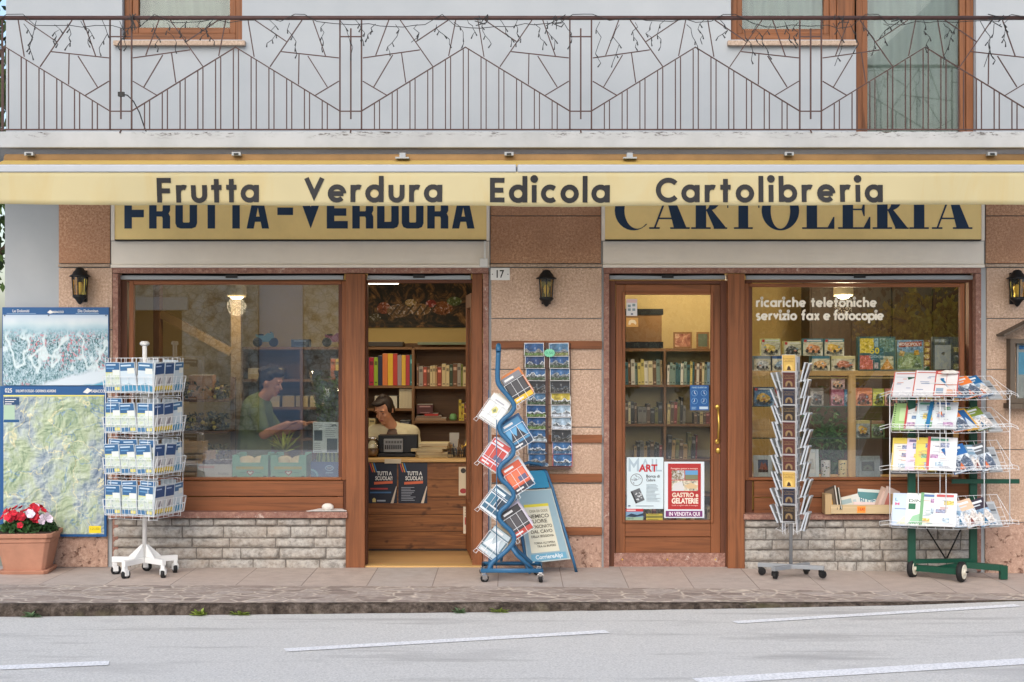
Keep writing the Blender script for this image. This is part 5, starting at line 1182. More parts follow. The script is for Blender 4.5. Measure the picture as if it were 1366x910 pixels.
# ---------------------------------------------------------------- grey spinner with narrow cards
SX, SYY = X(1055,-.42), -.42; th2 = R(-22)
T = thing('card_spinner', 'slim grey steel spinner of small holy cards on a four caster cross', 'card rack', (SX, SYY, -.008), (0,0,th2))
b = MB(); b.tube([(0,0,.09),(0,0,1.63)], .013, GREYST, 10); b.build('pole', T)
b = MB(); b.bx(-.245,.245,-.018,.018,.062,.092,GREYST); b.M = Matrix.Rotation(R(62),4,'Z'); b.bx(-.2,-.02,-.018,.018,.060,.090,GREYST); b.bx(.02,.2,-.018,.018,.060,.090,GREYST); b.M = Matrix(); b.build('base', T, bevel=.003)
ca = math.cos(R(62)); sa = math.sin(R(62))
for i, (x, y) in enumerate(((-.225,0),(.225,0),(-.18*ca,-.18*sa),(.18*ca,.18*sa))): caster(T, x, y, .062, .028, BLACK, RUBBER, RUBBER, .7*i)
NR = 10; zr = [Z(500+22.1*k,-.48)+.008 for k in range(NR)]
b = MB()
for f in range(4):
    b.M = Matrix.Rotation(f*math.pi/2,4,'Z'); off = 0 if f != 3 else -.05
    for z in zr:
        z += (-.06 if f in (1,3) else 0)
        b.tube([(-.055,-.03,z+.02),(-.055,-.05,z),(-.055,-.10,z+.02)], .0016, WIRE, 4); b.tube([(.055,-.03,z+.02),(.055,-.05,z),(.055,-.10,z+.02)], .0016, WIRE, 4)
        b.tube([(-.055,-.10,z+.02),(.055,-.10,z+.02)], .0016, WIRE, 4); b.tube([(-.055,-.05,z),(.055,-.05,z)], .0016, WIRE, 4)
    for x in (-.055,.055): b.tube([(x,-.03,zr[-1]-.08),(x,-.03,zr[0]+.14)], .002, WIRE, 4)
b.build('wire_pockets', T)
for f in (1, 3):
    b = MB(Matrix.Rotation(f*math.pi/2,4,'Z')); b.bx(-.048,.048,-.056,-.050,zr[-1]-.05,zr[0]+.13,P(196,200,206))
    for k in range(NR): b.rect(-.046,-.02,zr[k]+.03,zr[k]+.09,-.0566,P(70,70,80)); b.rect(-.01,.04,zr[k]-.0,zr[k]+.02,-.0566,P(150,156,166))
    b.build('side_panel', T)
GS = 'small cards in the grey spinner'; cp = {}
cols = {'gold':(206,170,90),'maroon':(84,42,40),'navy':(34,40,62),'black':(40,34,34)}
def holy(kind):
    m = MB(); w, h = .100, .142; m.bx(-w/2,w/2,0,.004,0,h,P(206,206,206)); cc = P(*cols[kind]); m.rect(-w/2+.003,w/2-.003,.003,h-.003,-.0006,cc)
    gl = P(140,116,80) if kind != 'gold' else P(120,84,40); pt = [(-.026,.03)]+[(.026*math.cos(a),.05+.022*math.sin(a)) for a in [math.pi-k*math.pi/8 for k in range(9)]]+[(.026,.03)]
    m.poly(pt, -.0010, gl if kind != 'gold' else P(222,190,110)); m.poly([(-.016,.028),(-.010,.05),(0,.062),(.010,.05),(.016,.028)], -.0014, P(60,40,34) if kind != 'gold' else P(70,50,36))
    m.rect(-.034,.034,.088,.091,-.0010,gl); m.text('LE PREGHIERE', -.036,.036,.108,.008,-.0012,gl); m.text('PIU BELLE', -.028,.028,.096,.007,-.0012,gl)
    for x in (-.040,.040): m.rect(x-.001,x+.001,.02,.125,-.0010,gl)
    return m
order = ['gold','maroon','navy','black','maroon','maroon','maroon','gold','navy','black']
def edge_card():
    m = MB(); m.bx(-.05,.05,0,.012,0,.142,P(176,182,188)); m.rect(-.045,.045,.01,.13,-.0006,P(150,130,110)); m.rect(-.02,.02,.03,.09,-.001,P(60,60,70)); return m
def put_card(kind, f, x, yo, z, lean, lab, roll=0.0):
    if kind not in cp: o = (edge_card() if kind == 'edge' else holy(kind)).build('prayer_card'); cp[kind] = o
    else: o = cp[kind].copy(); COL.objects.link(o)
    a = th2+f*math.pi/2; p = Vector((SX,SYY,0))+Matrix.Rotation(a,3,'Z')@Vector((x,yo,0)); o.location = (p.x,p.y,z-.008); o.rotation_euler = (lean,roll,a); tag(o, lab, 'card', GS)
r = random.Random(3)
for k in range(NR):
    put_card(order[k], 0, 0, -.062, zr[k]+.006, .10, f'{order[k]} prayer card on the front of the grey spinner, {ORD[k]} from the top')
    put_card('edge', 1, 0, -.088, zr[k]-.05, .26+r.uniform(-.06,.06), f'white edged card sticking out right of the grey spinner, {ORD[k]} from the top')
    put_card('edge', 1, .0, -.110, zr[k]-.052, .30+r.uniform(-.06,.06), f'outer white card of the {ORD[k]} right pocket of the grey spinner')
    if k < 9:
        put_card('edge', 3, 0, -.066, zr[k]-.12, .30+r.uniform(-.07,.07), f'white edged card sticking out left of the grey spinner, {ORD[k]} from the top')
        put_card('edge', 3, 0, -.092, zr[k]-.122, .35+r.uniform(-.07,.07), f'outer white card of the {ORD[k]} left pocket of the grey spinner')
# ---------------------------------------------------------------- green cart with white wire trays of magazines
GZ0 = zp(3.2,-.4)
T = thing('magazine_cart', 'dark green wheeled cart with white wire trays of magazines', 'magazine cart', (X(1258,-.35), -.35, GZ0)); L2 = T.location
b = MB(); pa, pb = PT(1216,0,-.30), PT(1298,0,-.24)
for p in (pa, pb): b.bx(p.x-.028,p.x+.028,p.y-.018,p.y+.018, GZ0+.09, Z(503,p.y), GREENM)
hang(b, 'upright', T, L2).modifiers.new('bevel','BEVEL').width = .003
def bar(mb, a, b_, w, h, mat):
    d = (b_-a); L_ = d.length; Mx = Matrix.Translation(a) @ d.to_track_quat('X','Z').to_matrix().to_4x4(); o = mb.M; mb.M = Mx; mb.bx(0,L_,-w/2,w/2,-h/2,h/2,mat); mb.M = o
wa, wb = PT(1219,0,-.28), PT(1279,0,-.47); wa.z = wb.z = GZ0+.0745
b = MB(); bar(b, wa+Vector((.02,0,0)), wb, .04, .045, GREENM)
e1, e2 = PT(1288,0,-.30), PT(1338,0,-.34); e1.z = GZ0+.10; e2.z = GZ0+.082; bar(b, e1, e2, .045, .045, GREENM); b.bx(e2.x-.025,e2.x+.028,e2.y-.024,e2.y+.024,GZ0,GZ0+.0995,GREENM)
q1, q2 = Vector((pa.x,pa.y,GZ0+.125)), Vector((pb.x,pb.y,GZ0+.125)); bar(b, q1, q2, .035, .03, GREENM); bar(b, (wa+wb)/2+Vector((0,0,.001)), e1+Vector((0,.0,.002)), .04, .04, GREENM)
hang(b, 'base', T, L2)
b = MB(); mid = (q1+q2)/2; b.tube([Vector((pa.x+.03,pa.y-.01,Z(682,-.3))), mid+Vector((.02,-.01,.02))], .006, BLACK, 5); b.tube([Vector((pb.x-.03,pb.y-.01,Z(682,-.25))), mid+Vector((.03,-.01,.02))], .006, BLACK, 5); hang(b, 'brace', T, L2)
b = MB(); ya_ = -.29; b.bx(X(1269,ya_),X(1359,ya_),ya_-.02,ya_+.0,Z(645,ya_),Z(639,ya_),GREENM); hang(b, 'side_arm', T, L2)
WHL = M('cream_plastic_rim', c(222,216,196), .5)
for p, ex in ((wa, -.01), (wb, .02)):
    ax = (wb-wa).normalized(); Mx = Matrix.Translation(p+ax*ex) @ ax.to_track_quat('Z','Y').to_matrix().to_4x4(); rr = .074
    w = MB(Mx); w.lathe([(rr*.72,-.019),(rr*.92,-.02),(rr,-.012),(rr,.012),(rr*.92,.02),(rr*.72,.019)], RUBBER, 28); wo = hang(w, 'wheel', T, L2)
    w = MB(Mx); w.lathe([(rr*.70,-.017),(rr*.72,.0245),(rr*.62,.0235),(rr*.56,.0208),(rr*.3,.0206),(rr*.26,.030),(rr*.14,.034)], WHL, 24); w.lathe([(.007,.034),(.007,.05)], BLACK, 10); q = w.build('rim', None); q.parent = wo
# trays: bay facing left of the camera (A) and bay facing right (B)
def bay(p0, y0, p1, y1): a = Vector((X(p0,y0), y0, 0)); e = Vector((X(p1,y1), y1, 0)); return a, (e-a).normalized(), (e-a).length
BA = bay(1189, -.40, 1272, -.56); BB = bay(1272, -.56, 1346, -.36)
rows = [(533,50),(577,48),(631,30),(705,30)]
b = MB()
for bi, (o0, d0, ln) in enumerate((BA, BB)):
    nrm = Vector((d0.y, -d0.x, 0)); nrm = nrm if nrm.y < 0 else -nrm
    for (pz, lean) in rows:
        zz = Z(pz, -.5); s_, c_ = math.sin(R(lean)), math.cos(R(lean)); hh = .26
        def q(u, v, f=0): # u along, v up the leaning back, f forward
            return o0+d0*u+Vector((0,0,zz))+(-nrm*s_+Vector((0,0,c_)))*v+(nrm*c_+Vector((0,0,s_)))*f
        n_ = 7
        for k in range(n_+1): u = ln*k/n_; b.tube([q(u,hh,-.004), q(u,0,-.004), q(u,0,.05), q(u,.025,.055)], .0018, WIRE, 4)
        for v, f in ((hh,-.004),(hh*.6,-.004),(hh*.3,-.004),(0,-.004)): b.tube([q(0,v,f), q(ln,v,f)], .0022, WIRE, 4)
        for v, f in ((0,.05),(.025,.055)): b.tube([q(-.01,v,f), q(ln+.01,v,f)], .0026, WIRE, 4)
        for u in (0, ln): b.tube([q(u,hh,-.004), q(u,.025,.055)], .0022, WIRE, 4)
        ue = -.01 if bi == 0 else ln+.01; sg_ = -1 if bi == 0 else 1
        b.tube([q(ue,0,.05), q(ue+sg_*.07,.0,.02), q(ue+sg_*.075,.03,.02), q(ue,.03,.05)], .0024, WIRE, 4)
        for k in range(14): u = ln*k/14; b.tube([q(u,0,.05), q(u+ln/28,.025,.055), q(u+ln/14,0,.05)], .0013, WIRE, 4)
hang(b, 'wire_tray', T, L2)
b = MB()
for px, y, q0, q1_ in ((1187,-.42,527,703),(1254,-.5,530,660),(1262,-.52,530,700),(1313,-.46,560,705),(1347,-.38,527,700),(1225,-.38,530,660)): b.tube([PT(px,q0,y), PT(px,q1_,y)], .0035, WIRE, 5)
b.tube([PT(1216,510,-.32), PT(1272,512,-.53)], .004, WIRE, 4); hang(b, 'wire_upright', T, L2)
def shade_prints(r, base, kind):
    pr = []
    if kind == 'sheet':
        pr.append(('r',.0,.04,0,1,(206,110,100))); pr += [('r',.08,.94,.9,.94,(196,120,116))]
        for k in range(6): a = r.uniform(.08,.6); v = r.uniform(.1,.8); pr.append(('r',a,a+r.uniform(.1,.35),v,v+.025,r.choice([(150,160,190),(190,196,206),(206,150,140),(120,140,176)])))
    else:
        for k in range(3):
            a = r.uniform(.06,.5); v = .06+.29*k+r.uniform(0,.06); pr.append(('r',a,min(.95,a+r.uniform(.25,.45)),v,v+r.uniform(.12,.2),pn(r.choice([(120,150,190),(214,150,130),(130,180,140),(226,206,110),(150,160,190),(186,206,222),(190,150,190)]), 60)))
        for k in range(9): a = r.uniform(.08,.5); v = r.uniform(.05,.8); pr.append(('r',a,a+r.uniform(.15,.4),v,v+.012,r.choice([(110,120,150),(150,156,170),(190,120,116)])))
        pr.append(('r',.1,r.uniform(.5,.9),.88,.95,r.choice([(90,120,170),(196,90,90),(90,150,130),(120,110,150)])))
    return pr
GC = 'magazines on the green cart'; rn = ['top','second','third','bottom']
itemsA = [
 [(.0,.20,(222,224,230),'white puzzle magazine with fine blue print','sheet'),(.15,.20,(226,226,230),'white puzzle magazine with small grey boxes','sheet'),(.30,.17,(226,214,206),'white magazine with red framed grid','grid')],
 [(.0,.16,(170,206,140),'light green spiral bound book','cal'),(.09,.15,(222,226,226),'white magazine with red left stripe','red'),(.17,.18,(206,222,228),'white magazine with blue diagonal band','blue'),(.29,.17,(216,222,226),'pale magazine with red motif at its foot','plain')],
 [(.0,.17,(226,222,214),'white magazine with yellow head','yel'),(.10,.16,(222,206,226),'pale lilac childrens magazine','plain'),(.17,.16,(224,204,104),'white magazine with broad yellow edges','yel'),(.25,.21,(226,228,230),'white magazine scattered with tiny pictures and red spine','red')],
 [(.0,.18,(196,212,232),'pale blue letter magazine','plain'),(.10,.17,(222,228,224),'white dinosaur activity magazine','dino'),(.20,.16,(216,228,220),'white magazine with green left band','grn'),(.30,.16,(226,226,226),'white magazine with red cartoon figure','plain')]]
itemsB = [
 [(.0,.15,(40,120,168),'blue magazine with white lower half'),(.10,.16,(232,128,62),'orange and blue mountain magazine'),(.22,.13,(36,104,156),'tilted blue guide with red spine')],
 [(.0,.15,(232,130,60),'orange headed magazine with castle photo'),(.12,.11,(222,172,60),'yellow framed guide with blue photo'),(.21,.15,(120,140,60),'olive and blue landscape magazine')],
 [(.0,.19,(44,104,168),'deep blue skiing magazine'),(.16,.12,(120,150,170),'small grey blue valley guide'),(.24,.14,(96,100,104),'dark grey booklet')],
 [(.0,.14,(206,216,220),'white and teal craft magazine'),(.11,.14,(222,190,160),'cream magazine with orange stripe'),(.23,.14,(60,50,60),'dark magazine with red and blue photo')]]
r = random.Random(77)
for bi, ((o0, d0, ln), items) in enumerate(((BA, itemsA), (BB, itemsB))):
    nrm = Vector((d0.y, -d0.x, 0)); nrm = nrm if nrm.y < 0 else -nrm; yaw = math.atan2(d0.y, d0.x)
    for ri, (pz, lean) in enumerate(rows):
        for k, it in enumerate(items[ri]):
            u0, w, col, lab = it[:4]; h = .27 if bi == 0 else .215; st = it[4] if len(it) > 4 else ''
            if bi == 0 and ri < 2: h = .285
            pr = shade_prints(r, col, st)
            if bi == 0:
                if st == 'grid': pr = [('r',0,1,0,1,(196,84,80)),('r',.05,.95,.03,.86,(226,222,222)),('r',.05,.95,.42,.45,(206,120,90)),('r',.48,.5,.45,.86,(206,140,130)),('r',.1,.9,.9,.96,(232,190,180)),('r',.1,.4,.1,.3,(150,170,190)),('r',.55,.9,.08,.25,(214,170,150))]
                if st == 'red': pr.append(('r',0,.1,0,1,(196,80,84)))
                if st == 'blue': pr.append(('p',[(.4,0),(.56,0),(.66,1),(.5,1)],(44,120,170))); pr.append(('p',[(.6,.3),(.75,.3),(.7,.45)],(236,170,60)))
                if st == 'yel': pr += [('r',0,1,.82,1,(222,198,92)),('r',.9,1,0,.82,(222,200,100)),('r',.0,.06,0,.82,(222,200,100))]
                if st == 'dino': pr = [('t','DINO',.1,.9,.72,.09,(70,80,80)),('r',.1,.4,.5,.68,(40,110,80)),('p',[(.1,.05),(.3,.3),(.7,.4),(.9,.1)],(150,196,160)),('t','AVVENTURE',.1,.9,.05,.06,(60,150,90))]
                if st == 'grn': pr.append(('r',0,.14,0,1,(116,166,120)))
                if st == 'cal': pr = [('r',.05,.12,k_/12,k_/12+.03,(60,70,60)) for k_ in range(12)]+[('r',.3,.9,.3,.8,(196,222,170))]
                if 'letter' in lab: pr = [('t','L',.1,.2,.76,.09,(60,150,170)),('t','M',.1,.28,.62,.09,(222,120,160)),('r',.1,.8,.5,.53,(130,150,190)),('p',[(.2,.05),(.5,.3),(.9,.06)],(226,226,196))]
            else:
                pr = [('r',0,1,0,.62,pn(r.choice([(206,216,224),(70,140,180),(150,180,206)]), 24)),('p',[(0,.3),(.3,.55),(.5,.4),(.8,.6),(1,.35),(1,.05),(0,.05)],pn(r.choice([(226,230,234),(96,110,130),(222,214,206)]), 50)),('r',.1,.8,.84,.92,(226,230,232)),('r',.1,.6,.74,.78,(206,214,220)),('p',[(.3,.1),(.5,.35),(.6,.1)],r.choice([(206,110,60),(120,60,50),(60,110,140)]))]
                if k == 1 and ri == 1: pr = [('r',.14,.86,.06,.94,(44,96,150)),('p',[(.14,.06),(.5,.6),(.86,.06)],(196,206,214))]
                if 'red spine' in lab: pr.append(('r',0,.1,0,1,(206,70,60)))
            s_, c_ = math.sin(R(lean)), math.cos(R(lean)); fo = .004+.006*k
            p = o0+d0*(u0+w/2)+Vector((0,0,Z(pz,-.5)+.004))+(nrm*c_+Vector((0,0,s_)))*(fo+.016)
            roll = r.uniform(-.02,.02) if bi == 0 else r.choice([.02,-.12,-.2])
            coverbook('magazine', w, h*r.uniform(.96,1), .010, col, p, (R(-lean), roll, yaw), f'{lab} on {rn[ri]} {"left" if bi == 0 else "right"} tray of cart', 'magazine', GC, pr)
for ri in range(4):
    o0, d0, ln = BB; pz, lean = rows[ri]; nrm = Vector((d0.y,-d0.x,0)); nrm = nrm if nrm.y < 0 else -nrm; p = o0+d0*(.375)+Vector((0,0,Z(pz,-.5)+.006))+nrm*.02
    coverbook('magazine', .12, .20, .012, (176,180,182), p, (R(-lean), .0, math.atan2(d0.y,d0.x)), f'grey booklet at the far right end of the {rn[ri]} right tray', 'magazine', GC, [('r',.1,.9,.5,.9,(150,154,156)),('r',.5,.9,.62,.68,(70,74,80)),('r',.2,.7,.2,.3,(206,208,208))])
o_ = MB(); 
for i in range(5): o_.ell((X(1262+i*3.4,-.45), -.42+.01*(i%2), Z(497,-.45)+.006*(i%2)), (.03,.03,.012), P(226,222,216), 10, 6)
q = o_.build('paper_bundle', None, (X(1268,-.45), -.42, Z(500,-.45))); tag(q, 'crumpled white paper bundle on top corner of the green cart', 'paper')
# ================================================================ inside the shop
# lamps
LE = bpy.data.materials.new('lit_lamp'); LE.use_nodes = True; _b = LE.node_tree.nodes['Principled BSDF']; _b.inputs['Emission Color'].default_value = (1,.86,.62,1); _b.inputs['Emission Strength'].default_value = 6; _b.inputs['Base Color'].default_value = (.8,.75,.6,1)
def pendant(px, py, y, label, power):
    p = at(px, py, y); T = thing('pendant_lamp', label, 'lamp', p)
    b = MB(); b.lathe([(.075,-.02),(.082,0),(.078,.06),(.03,.10),(.012,.12)], M('cream_lampshade', c(222,206,170), .6), 16); b.tube([(0,0,.12),(0,0,2.61-p.z)], .006, BLACK, 5); b.build('shade', T)
    MB().ell((0,0,-.02), (.055,.055,.022), LE, 14, 8).build('bulb', T)
    l = bpy.data.lights.new('pendant_light','POINT'); l.energy = power; l.shadow_soft_size = .08; l.color = (1,.80,.52); o = bpy.data.objects.new('pendant_light', l); COL.objects.link(o); o.location = (p.x, p.y-.02, p.z-.1)
pendant(316, 393, 1.15, 'round ceiling lamp glowing inside the left window', 8); pendant(1125, 392, .95, 'cream shaded ceiling lamp glowing inside the right window', 26); pendant(905, 352, .72, 'ceiling lamp hidden behind the lintel above the closed door', 14)  # the third lamp is unseen, added to brighten the door bookcase
p0 = at(511, 379, 1.5)
T = thing('strip_light', 'bright white fluorescent strip light at the top of the doorway', 'strip light', p0)
MB().bx(-.16,.13,-.03,.03,0,.02,LE).build('tube', T); MB().bx(-.17,.14,-.035,.035,.021,.05,WHITE).tube([(-.1,0,.05),(-.1,0,.36)],.005,WHITE,5).build('fitting', T)
l = bpy.data.lights.new('strip_light','AREA'); l.shape = 'RECTANGLE'; l.size = .3; l.size_y = .08; l.energy = 6; l.color = (1,.84,.6); o = bpy.data.objects.new('strip_light_glow', l); COL.objects.link(o); o.location = (p0.x, p0.y-.1, p0.z-.03)
T = thing('added_display_light', 'slim white strip light hidden above the right window display', 'strip light', (X(1140,.2), .2, 2.28)); MB().bx(-.6,.6,-.015,.015,0,.02,LE).build('tube', T); MB().bx(-.62,.62,-.02,.02,.021,.05,WHITE).bx(-.01,.01,-.01,.01,.051,.34,WHITE).build('fitting', T)  # unseen lamp added to brighten the toy display
l = bpy.data.lights.new('added_display_light','AREA'); l.shape = 'RECTANGLE'; l.size = 1.2; l.size_y = .04; l.energy = 45; l.color = (1,.87,.68); o = bpy.data.objects.new('added_display_light_glow', l); COL.objects.link(o); o.location = (X(1140,.2), .185, 2.27); o.rotation_euler = (R(12),0,0)
# ---- counter
cy = .945
CT = thing('counter', 'shop counter faced with rough brown planks under a pale worktop', 'counter', (X(560,cy), cy+.3, 0))
b = MB()
for k in range(5): b.bx(X(474,cy), X(668,cy), cy, cy+.03, .018+k*.142, .018+(k+1)*.142-.004, PLANK)
hang(b, 'plank_front', CT, CT.location)
hang(MB().bx(X(474,cy), X(668,cy), cy+.005, cy+.6, .002, .016, DARKGAP).bx(X(474,cy), X(668,cy), cy+.031, cy+.05, .017, .728, DARKGAP), 'carcass', CT, CT.location)
hang(MB().bx(X(472,cy), X(670,cy), cy-.03, cy+.62, .731, .757, PINE), 'worktop', CT, CT.location).modifiers.new('bevel','BEVEL').width = .004
yp = cy-.004
def schoolposter(p0, p1, label, listy):
    T = sheet('school_poster', p0, p1, 617, 671.5, P(28,34,48), label, 'poster', yp, .002); w = p1-p0; p = PR(yp)
    for k, (cc, dx) in enumerate(((P(190,70,60),0),(P(206,150,70),.07),(P(60,120,170),.14))): p.p([(p0+w*(.03+dx),617.5),(p0+w*(.07+dx),617.5),(p0+w*(.17+dx),630),(p0+w*(.13+dx),630)], cc)
    p.t('TUTTI A', p0+w*.3, p0+w*.82, 634, 5, P(222,222,216), .03); p.t('SCUOLA?!', p0+w*.24, p0+w*.84, 640.5, 5, P(222,222,216), .03); p.p([(p0+w*.2,643),(p0+w*.85,641.5),(p0+w*.85,645),(p0+w*.2,646.5)], P(214,104,66))
    if listy: p.lines(p0+w*.1, p0+w*.62, 650, 667, 9, P(150,156,166), .8)
    else: p.r(p0+w*.06, p0+w*.68, 651, 653, P(170,60,60)); p.r(p0+w*.06, p0+w*.8, 656, 658, P(60,100,140)); p.p([(p0+w*.14,666),(p0+w*.2,664),(p0+w*.26,666),(p0+w*.26,670),(p0+w*.14,670)], P(206,190,120)); p.r(p0+w*.3, p0+w*.6, 667, 669, P(150,156,166))
    p.p([(p1-w*.12,671.3),(p1-w*.22,671.3),(p1-w*.02,648),(p1-.3,650)], P(206,190,170)); fin('print', T, p.m)
schoolposter(491.5, 529.5, 'dark blue poster TUTTI A SCUOLA with short slogans, left one on the counter front', False); schoolposter(531.5, 570, 'dark blue poster TUTTI A SCUOLA with a text list, right one on the counter front', True)
T = sheet('counter_notice', 612, 632, 623, 661, P(206,190,160), 'beige notice with dark circle at right end of the counter front', 'notice', yp, .002); p = PR(yp); p.p([(618+3.5*math.cos(k*.5236), 628+3.5*math.sin(k*.5236)) for k in range(12)], P(50,44,40)); p.p([(626+4.5*math.cos(k*.5236), 640+7*math.sin(k*.5236)) for k in range(12)], P(120,84,80)); p.p([(618+4.5*math.cos(k*.5236), 655+3.5*math.sin(k*.5236)) for k in range(12)], P(160,50,50)); fin('print', T, p.m)
T = sheet('counter_leaflet', 618, 631, 676, 712, P(214,200,176), 'pale leaflet with red print low on right end of counter front', 'leaflet', yp-.003, .002); p = PR(yp-.003); p.r(620, 629, 690, 700, P(170,70,60)); p.lines(620, 629, 680, 687, 3, P(110,90,80)); fin('print', T, p.m)
T = sheet('price_strip', 513, 535, 612.2, 618.4, P(206,190,160), 'curled strip of paper on the edge of counter worktop', 'paper', cy-.034, .003)
# ---- counter things
def on(px, y, z=.758): return (X(px, y), y, z)
T = thing('cash_register', 'black cash register with silver printer front on the counter', 'cash register', on(530, 1.12)); s_ = (CAM_D+1.12)/F
b = MB(); b.bx(-.16,.16,0,.22,0,.03,BLACK); b.prism([(-.165,.031),(.165,.031),(.165,.18),(-.165,.18)], .05, .2, BLACK); b.build('body', T, bevel=.006)
b = MB(); b.bx(-.115,.045,.02,.049,.04,.15,M('silver_plastic', c(140,140,138), .4)); b.build('printer', T, bevel=.004)
b = MB()
for k in range(9): b.bx(-.105+k*.016,-.096+k*.016,.014,.0195,.065,.1,BLACK)
for k in range(6): b.bx(-.1+k*.024,-.082+k*.024,.014,.0195,.115,.135,P(90,88,84))
b.build('keypad', T)
T = thing('glass_jar', 'round glass sweet jar at left end of the counter', 'jar', on(497, 1.15)); MB().lathe([(.05,0),(.062,.03),(.065,.09),(.05,.13),(.04,.145)], PLASTIC, 16).build('jar', T); MB().lathe([(.044,.146),(.044,.165),(.01,.17)], CHROME, 14).build('lid', T); MB().lathe([(.04,.004),(.052,.03),(.052,.07)], M('boiled_sweets', c(150,110,70), .5, 0, .6, 40), 14).build('sweets', T)
r = random.Random(8)
for k, (w, cc, lab) in enumerate([(.30,(150,130,100),'lowest cream magazine of the pile on the counter'),(.26,(96,80,62),'second brown magazine in the counter pile'),(.27,(206,190,150),'third pale newspaper in the counter pile'),(.22,(176,130,70),'fourth tan magazine in the counter pile'),(.24,(214,200,160),'topmost pale newspaper on the counter pile')]):
    o = MB().bx(-w/2,w/2,-.12,.12,0,.02,P(176,156,116)).bx(-w/2,w/2,-.12,.12,.0205,.023,P(*cc)).build('newspaper'); o.location = on(578+r.uniform(-5,6), 1.2, .7585+.0235*k); o.rotation_euler = (0,0,r.uniform(-.4,.4)); tag(o, lab, 'newspaper', 'papers piled on the counter')
T = thing('card_stand', 'small clear stand with white leaflet behind the counter pile', 'leaflet stand', on(606, 1.35)); MB().bx(-.04,.04,0,.006,0,.19,P(176,170,158)).build('leaflet', T); MB().bx(-.05,.05,-.05,.03,-.0,-.0+.004,PLASTIC).build('stand', T)
T = thing('clutter_basket', 'dark wire basket of pens and small goods on the counter right', 'basket', on(614, 1.15)); b = MB()
for zz in (.0,.03,.06): b.tube([(-.1,-.07,zz),(.1,-.07,zz),(.1,.07,zz),(-.1,.07,zz)], .004, BLACK, 4, True)
for k in range(8): b.tube([(-.1+k*.028,-.07,0),(-.1+k*.028,-.07,.06)], .002, BLACK, 4)
b.build('wire', T); b = MB()
for k in range(16): x = r.uniform(-.08,.08); b.tube([(x,r.uniform(-.05,.05),.0),(x+r.uniform(-.03,.03),r.uniform(-.05,.05),r.uniform(.07,.16))], .005, P(*r.choice([(40,38,36),(120,90,60),(60,70,90),(150,140,120)])), 5)
b.build('pens', T)
# ---- bookcase behind the counter
by = 2.35
T = thing('bookcase', 'brown bookcase behind the counter full of binders and books', 'bookcase', (X(558,by), by+.2, 0))
xl, xr, xm = X(470,by), X(660,by), X(551,by)
SHF = M('dim_shelf', c(120,86,56), .6)
b = MB()
for x in (xl, xm, xr): b.bx(x-.012,x+.012,by,by+.3,0,Z(458,by) if x != xm else Z(464,by),SHELFZ)
hang(b, 'upright', T, T.location)
hang(MB().bx(xl-.01,xr+.01,by+.301,by+.31,0,Z(458,by),SHELF), 'back_panel', T, T.location)
for a, e, zz in ((xl,xm,463),(xm,xr,463),(xl,xm,514.5),(xm,xr,515.5),(xl,xm,545),(xm,xr,561.5),(xl,xr,600)):
    hang(MB().bx(a+.0125,e-.0125,by+.002,by+.30,Z(zz,by)-.022,Z(zz,by),SHELF), 'shelf', T, T.location)
BK = {}
def book(w, h, d, col, x, y, z, label, group, tilt=0.0, name='book', bands=True, cat='book'):
    m = MB(); cm = P(*col); m.bx(0,w,0,d,0,h,cm); m.bx(.003,w-.003,.004,d-.003,h+.0003,h+.0012,PAGES)
    dk = P(*tuple(int(v*.6) for v in col)) if sum(col) > 260 else P(*tuple(min(255,v+90) for v in col))
    if bands: m.rect(w*.15,w*.85,h*.72,h*.86,-.0006,dk); m.rect(w*.2,w*.8,h*.08,h*.13,-.0006,dk)
    o = m.build(name); o.location = (x,y,z); o.rotation_euler = (0,tilt,0); return tag(o, label, cat, group)
binders = [((120,112,104),'grey'),((104,64,96),'purple'),((178,34,60),'crimson'),((150,176,44),'lime green'),((34,38,66),'navy'),((216,120,58),'orange'),((222,178,44),'yellow'),((186,52,40),'red'),((150,136,140),'pale grey'),((216,172,54),'second yellow'),((176,52,60),'second red'),((34,112,112),'teal')]
x = X(482,by); sc_ = (CAM_D+by)/F
for k, ((cc, nm), w, top) in enumerate(zip(binders, (6,4,6.5,5.5,6,7,7,6,5.5,5.5,5.5,6.5), (478,477,477,477,475,472,472,472,474,474,474,474))):
    h = Z(top,by)-Z(514.5,by); book(w*sc_-.002, h, .22, cc, x, by+.03, Z(514.5,by)+.001, f'{nm} ring binder on the upper left shelf behind the counter', 'ring binders behind the counter', 0, 'ring_binder', k in (2,3,11), 'binder'); x += w*sc_
r = random.Random(31)
def bookrow(px0, px1, pzb, y, hmin, hmax, pal, where, group, wmin=2.0, wmax=5.0, lean=0.0):
    s = (CAM_D+y)/F; px = px0; k = 0
    while px < px1-1.2:
        w = min(r.uniform(wmin, wmax), px1-px); nm, cc = r.choice(pal); h = r.uniform(hmin, hmax)*s
        book(max(.006, w*s-.0012), h, .16, cc, X(px,y), y+r.uniform(.0,.02), Z(pzb,y)+.001, f'{nm} book {where}, {ORD[k] if k < 20 else "last"} from left', group, lean*r.uniform(.6,1.2)); px += w+.1; k += 1
WARM = [('brick red',(150,66,44)),('brown',(110,74,48)),('tan',(178,140,96)),('cream',(206,186,140)),('black',(40,36,36)),('olive',(120,126,48)),('orange',(190,104,58)),('dark green',(58,72,48)),('pale grey',(160,150,136))]
bookrow(556, 640, 515.5, by+.04, 25, 31, WARM, 'on the upper right shelf behind the counter', 'books behind the counter', 2.4, 6)
PALE = [('cream',(222,210,170)),('pale yellow',(216,200,120)),('white',(224,220,208)),('grey green',(130,150,140)),('pale blue',(130,160,186)),('teal',(70,110,116)),('tan',(178,150,110)),('brown',(110,84,60))]
x = X(532,by); 
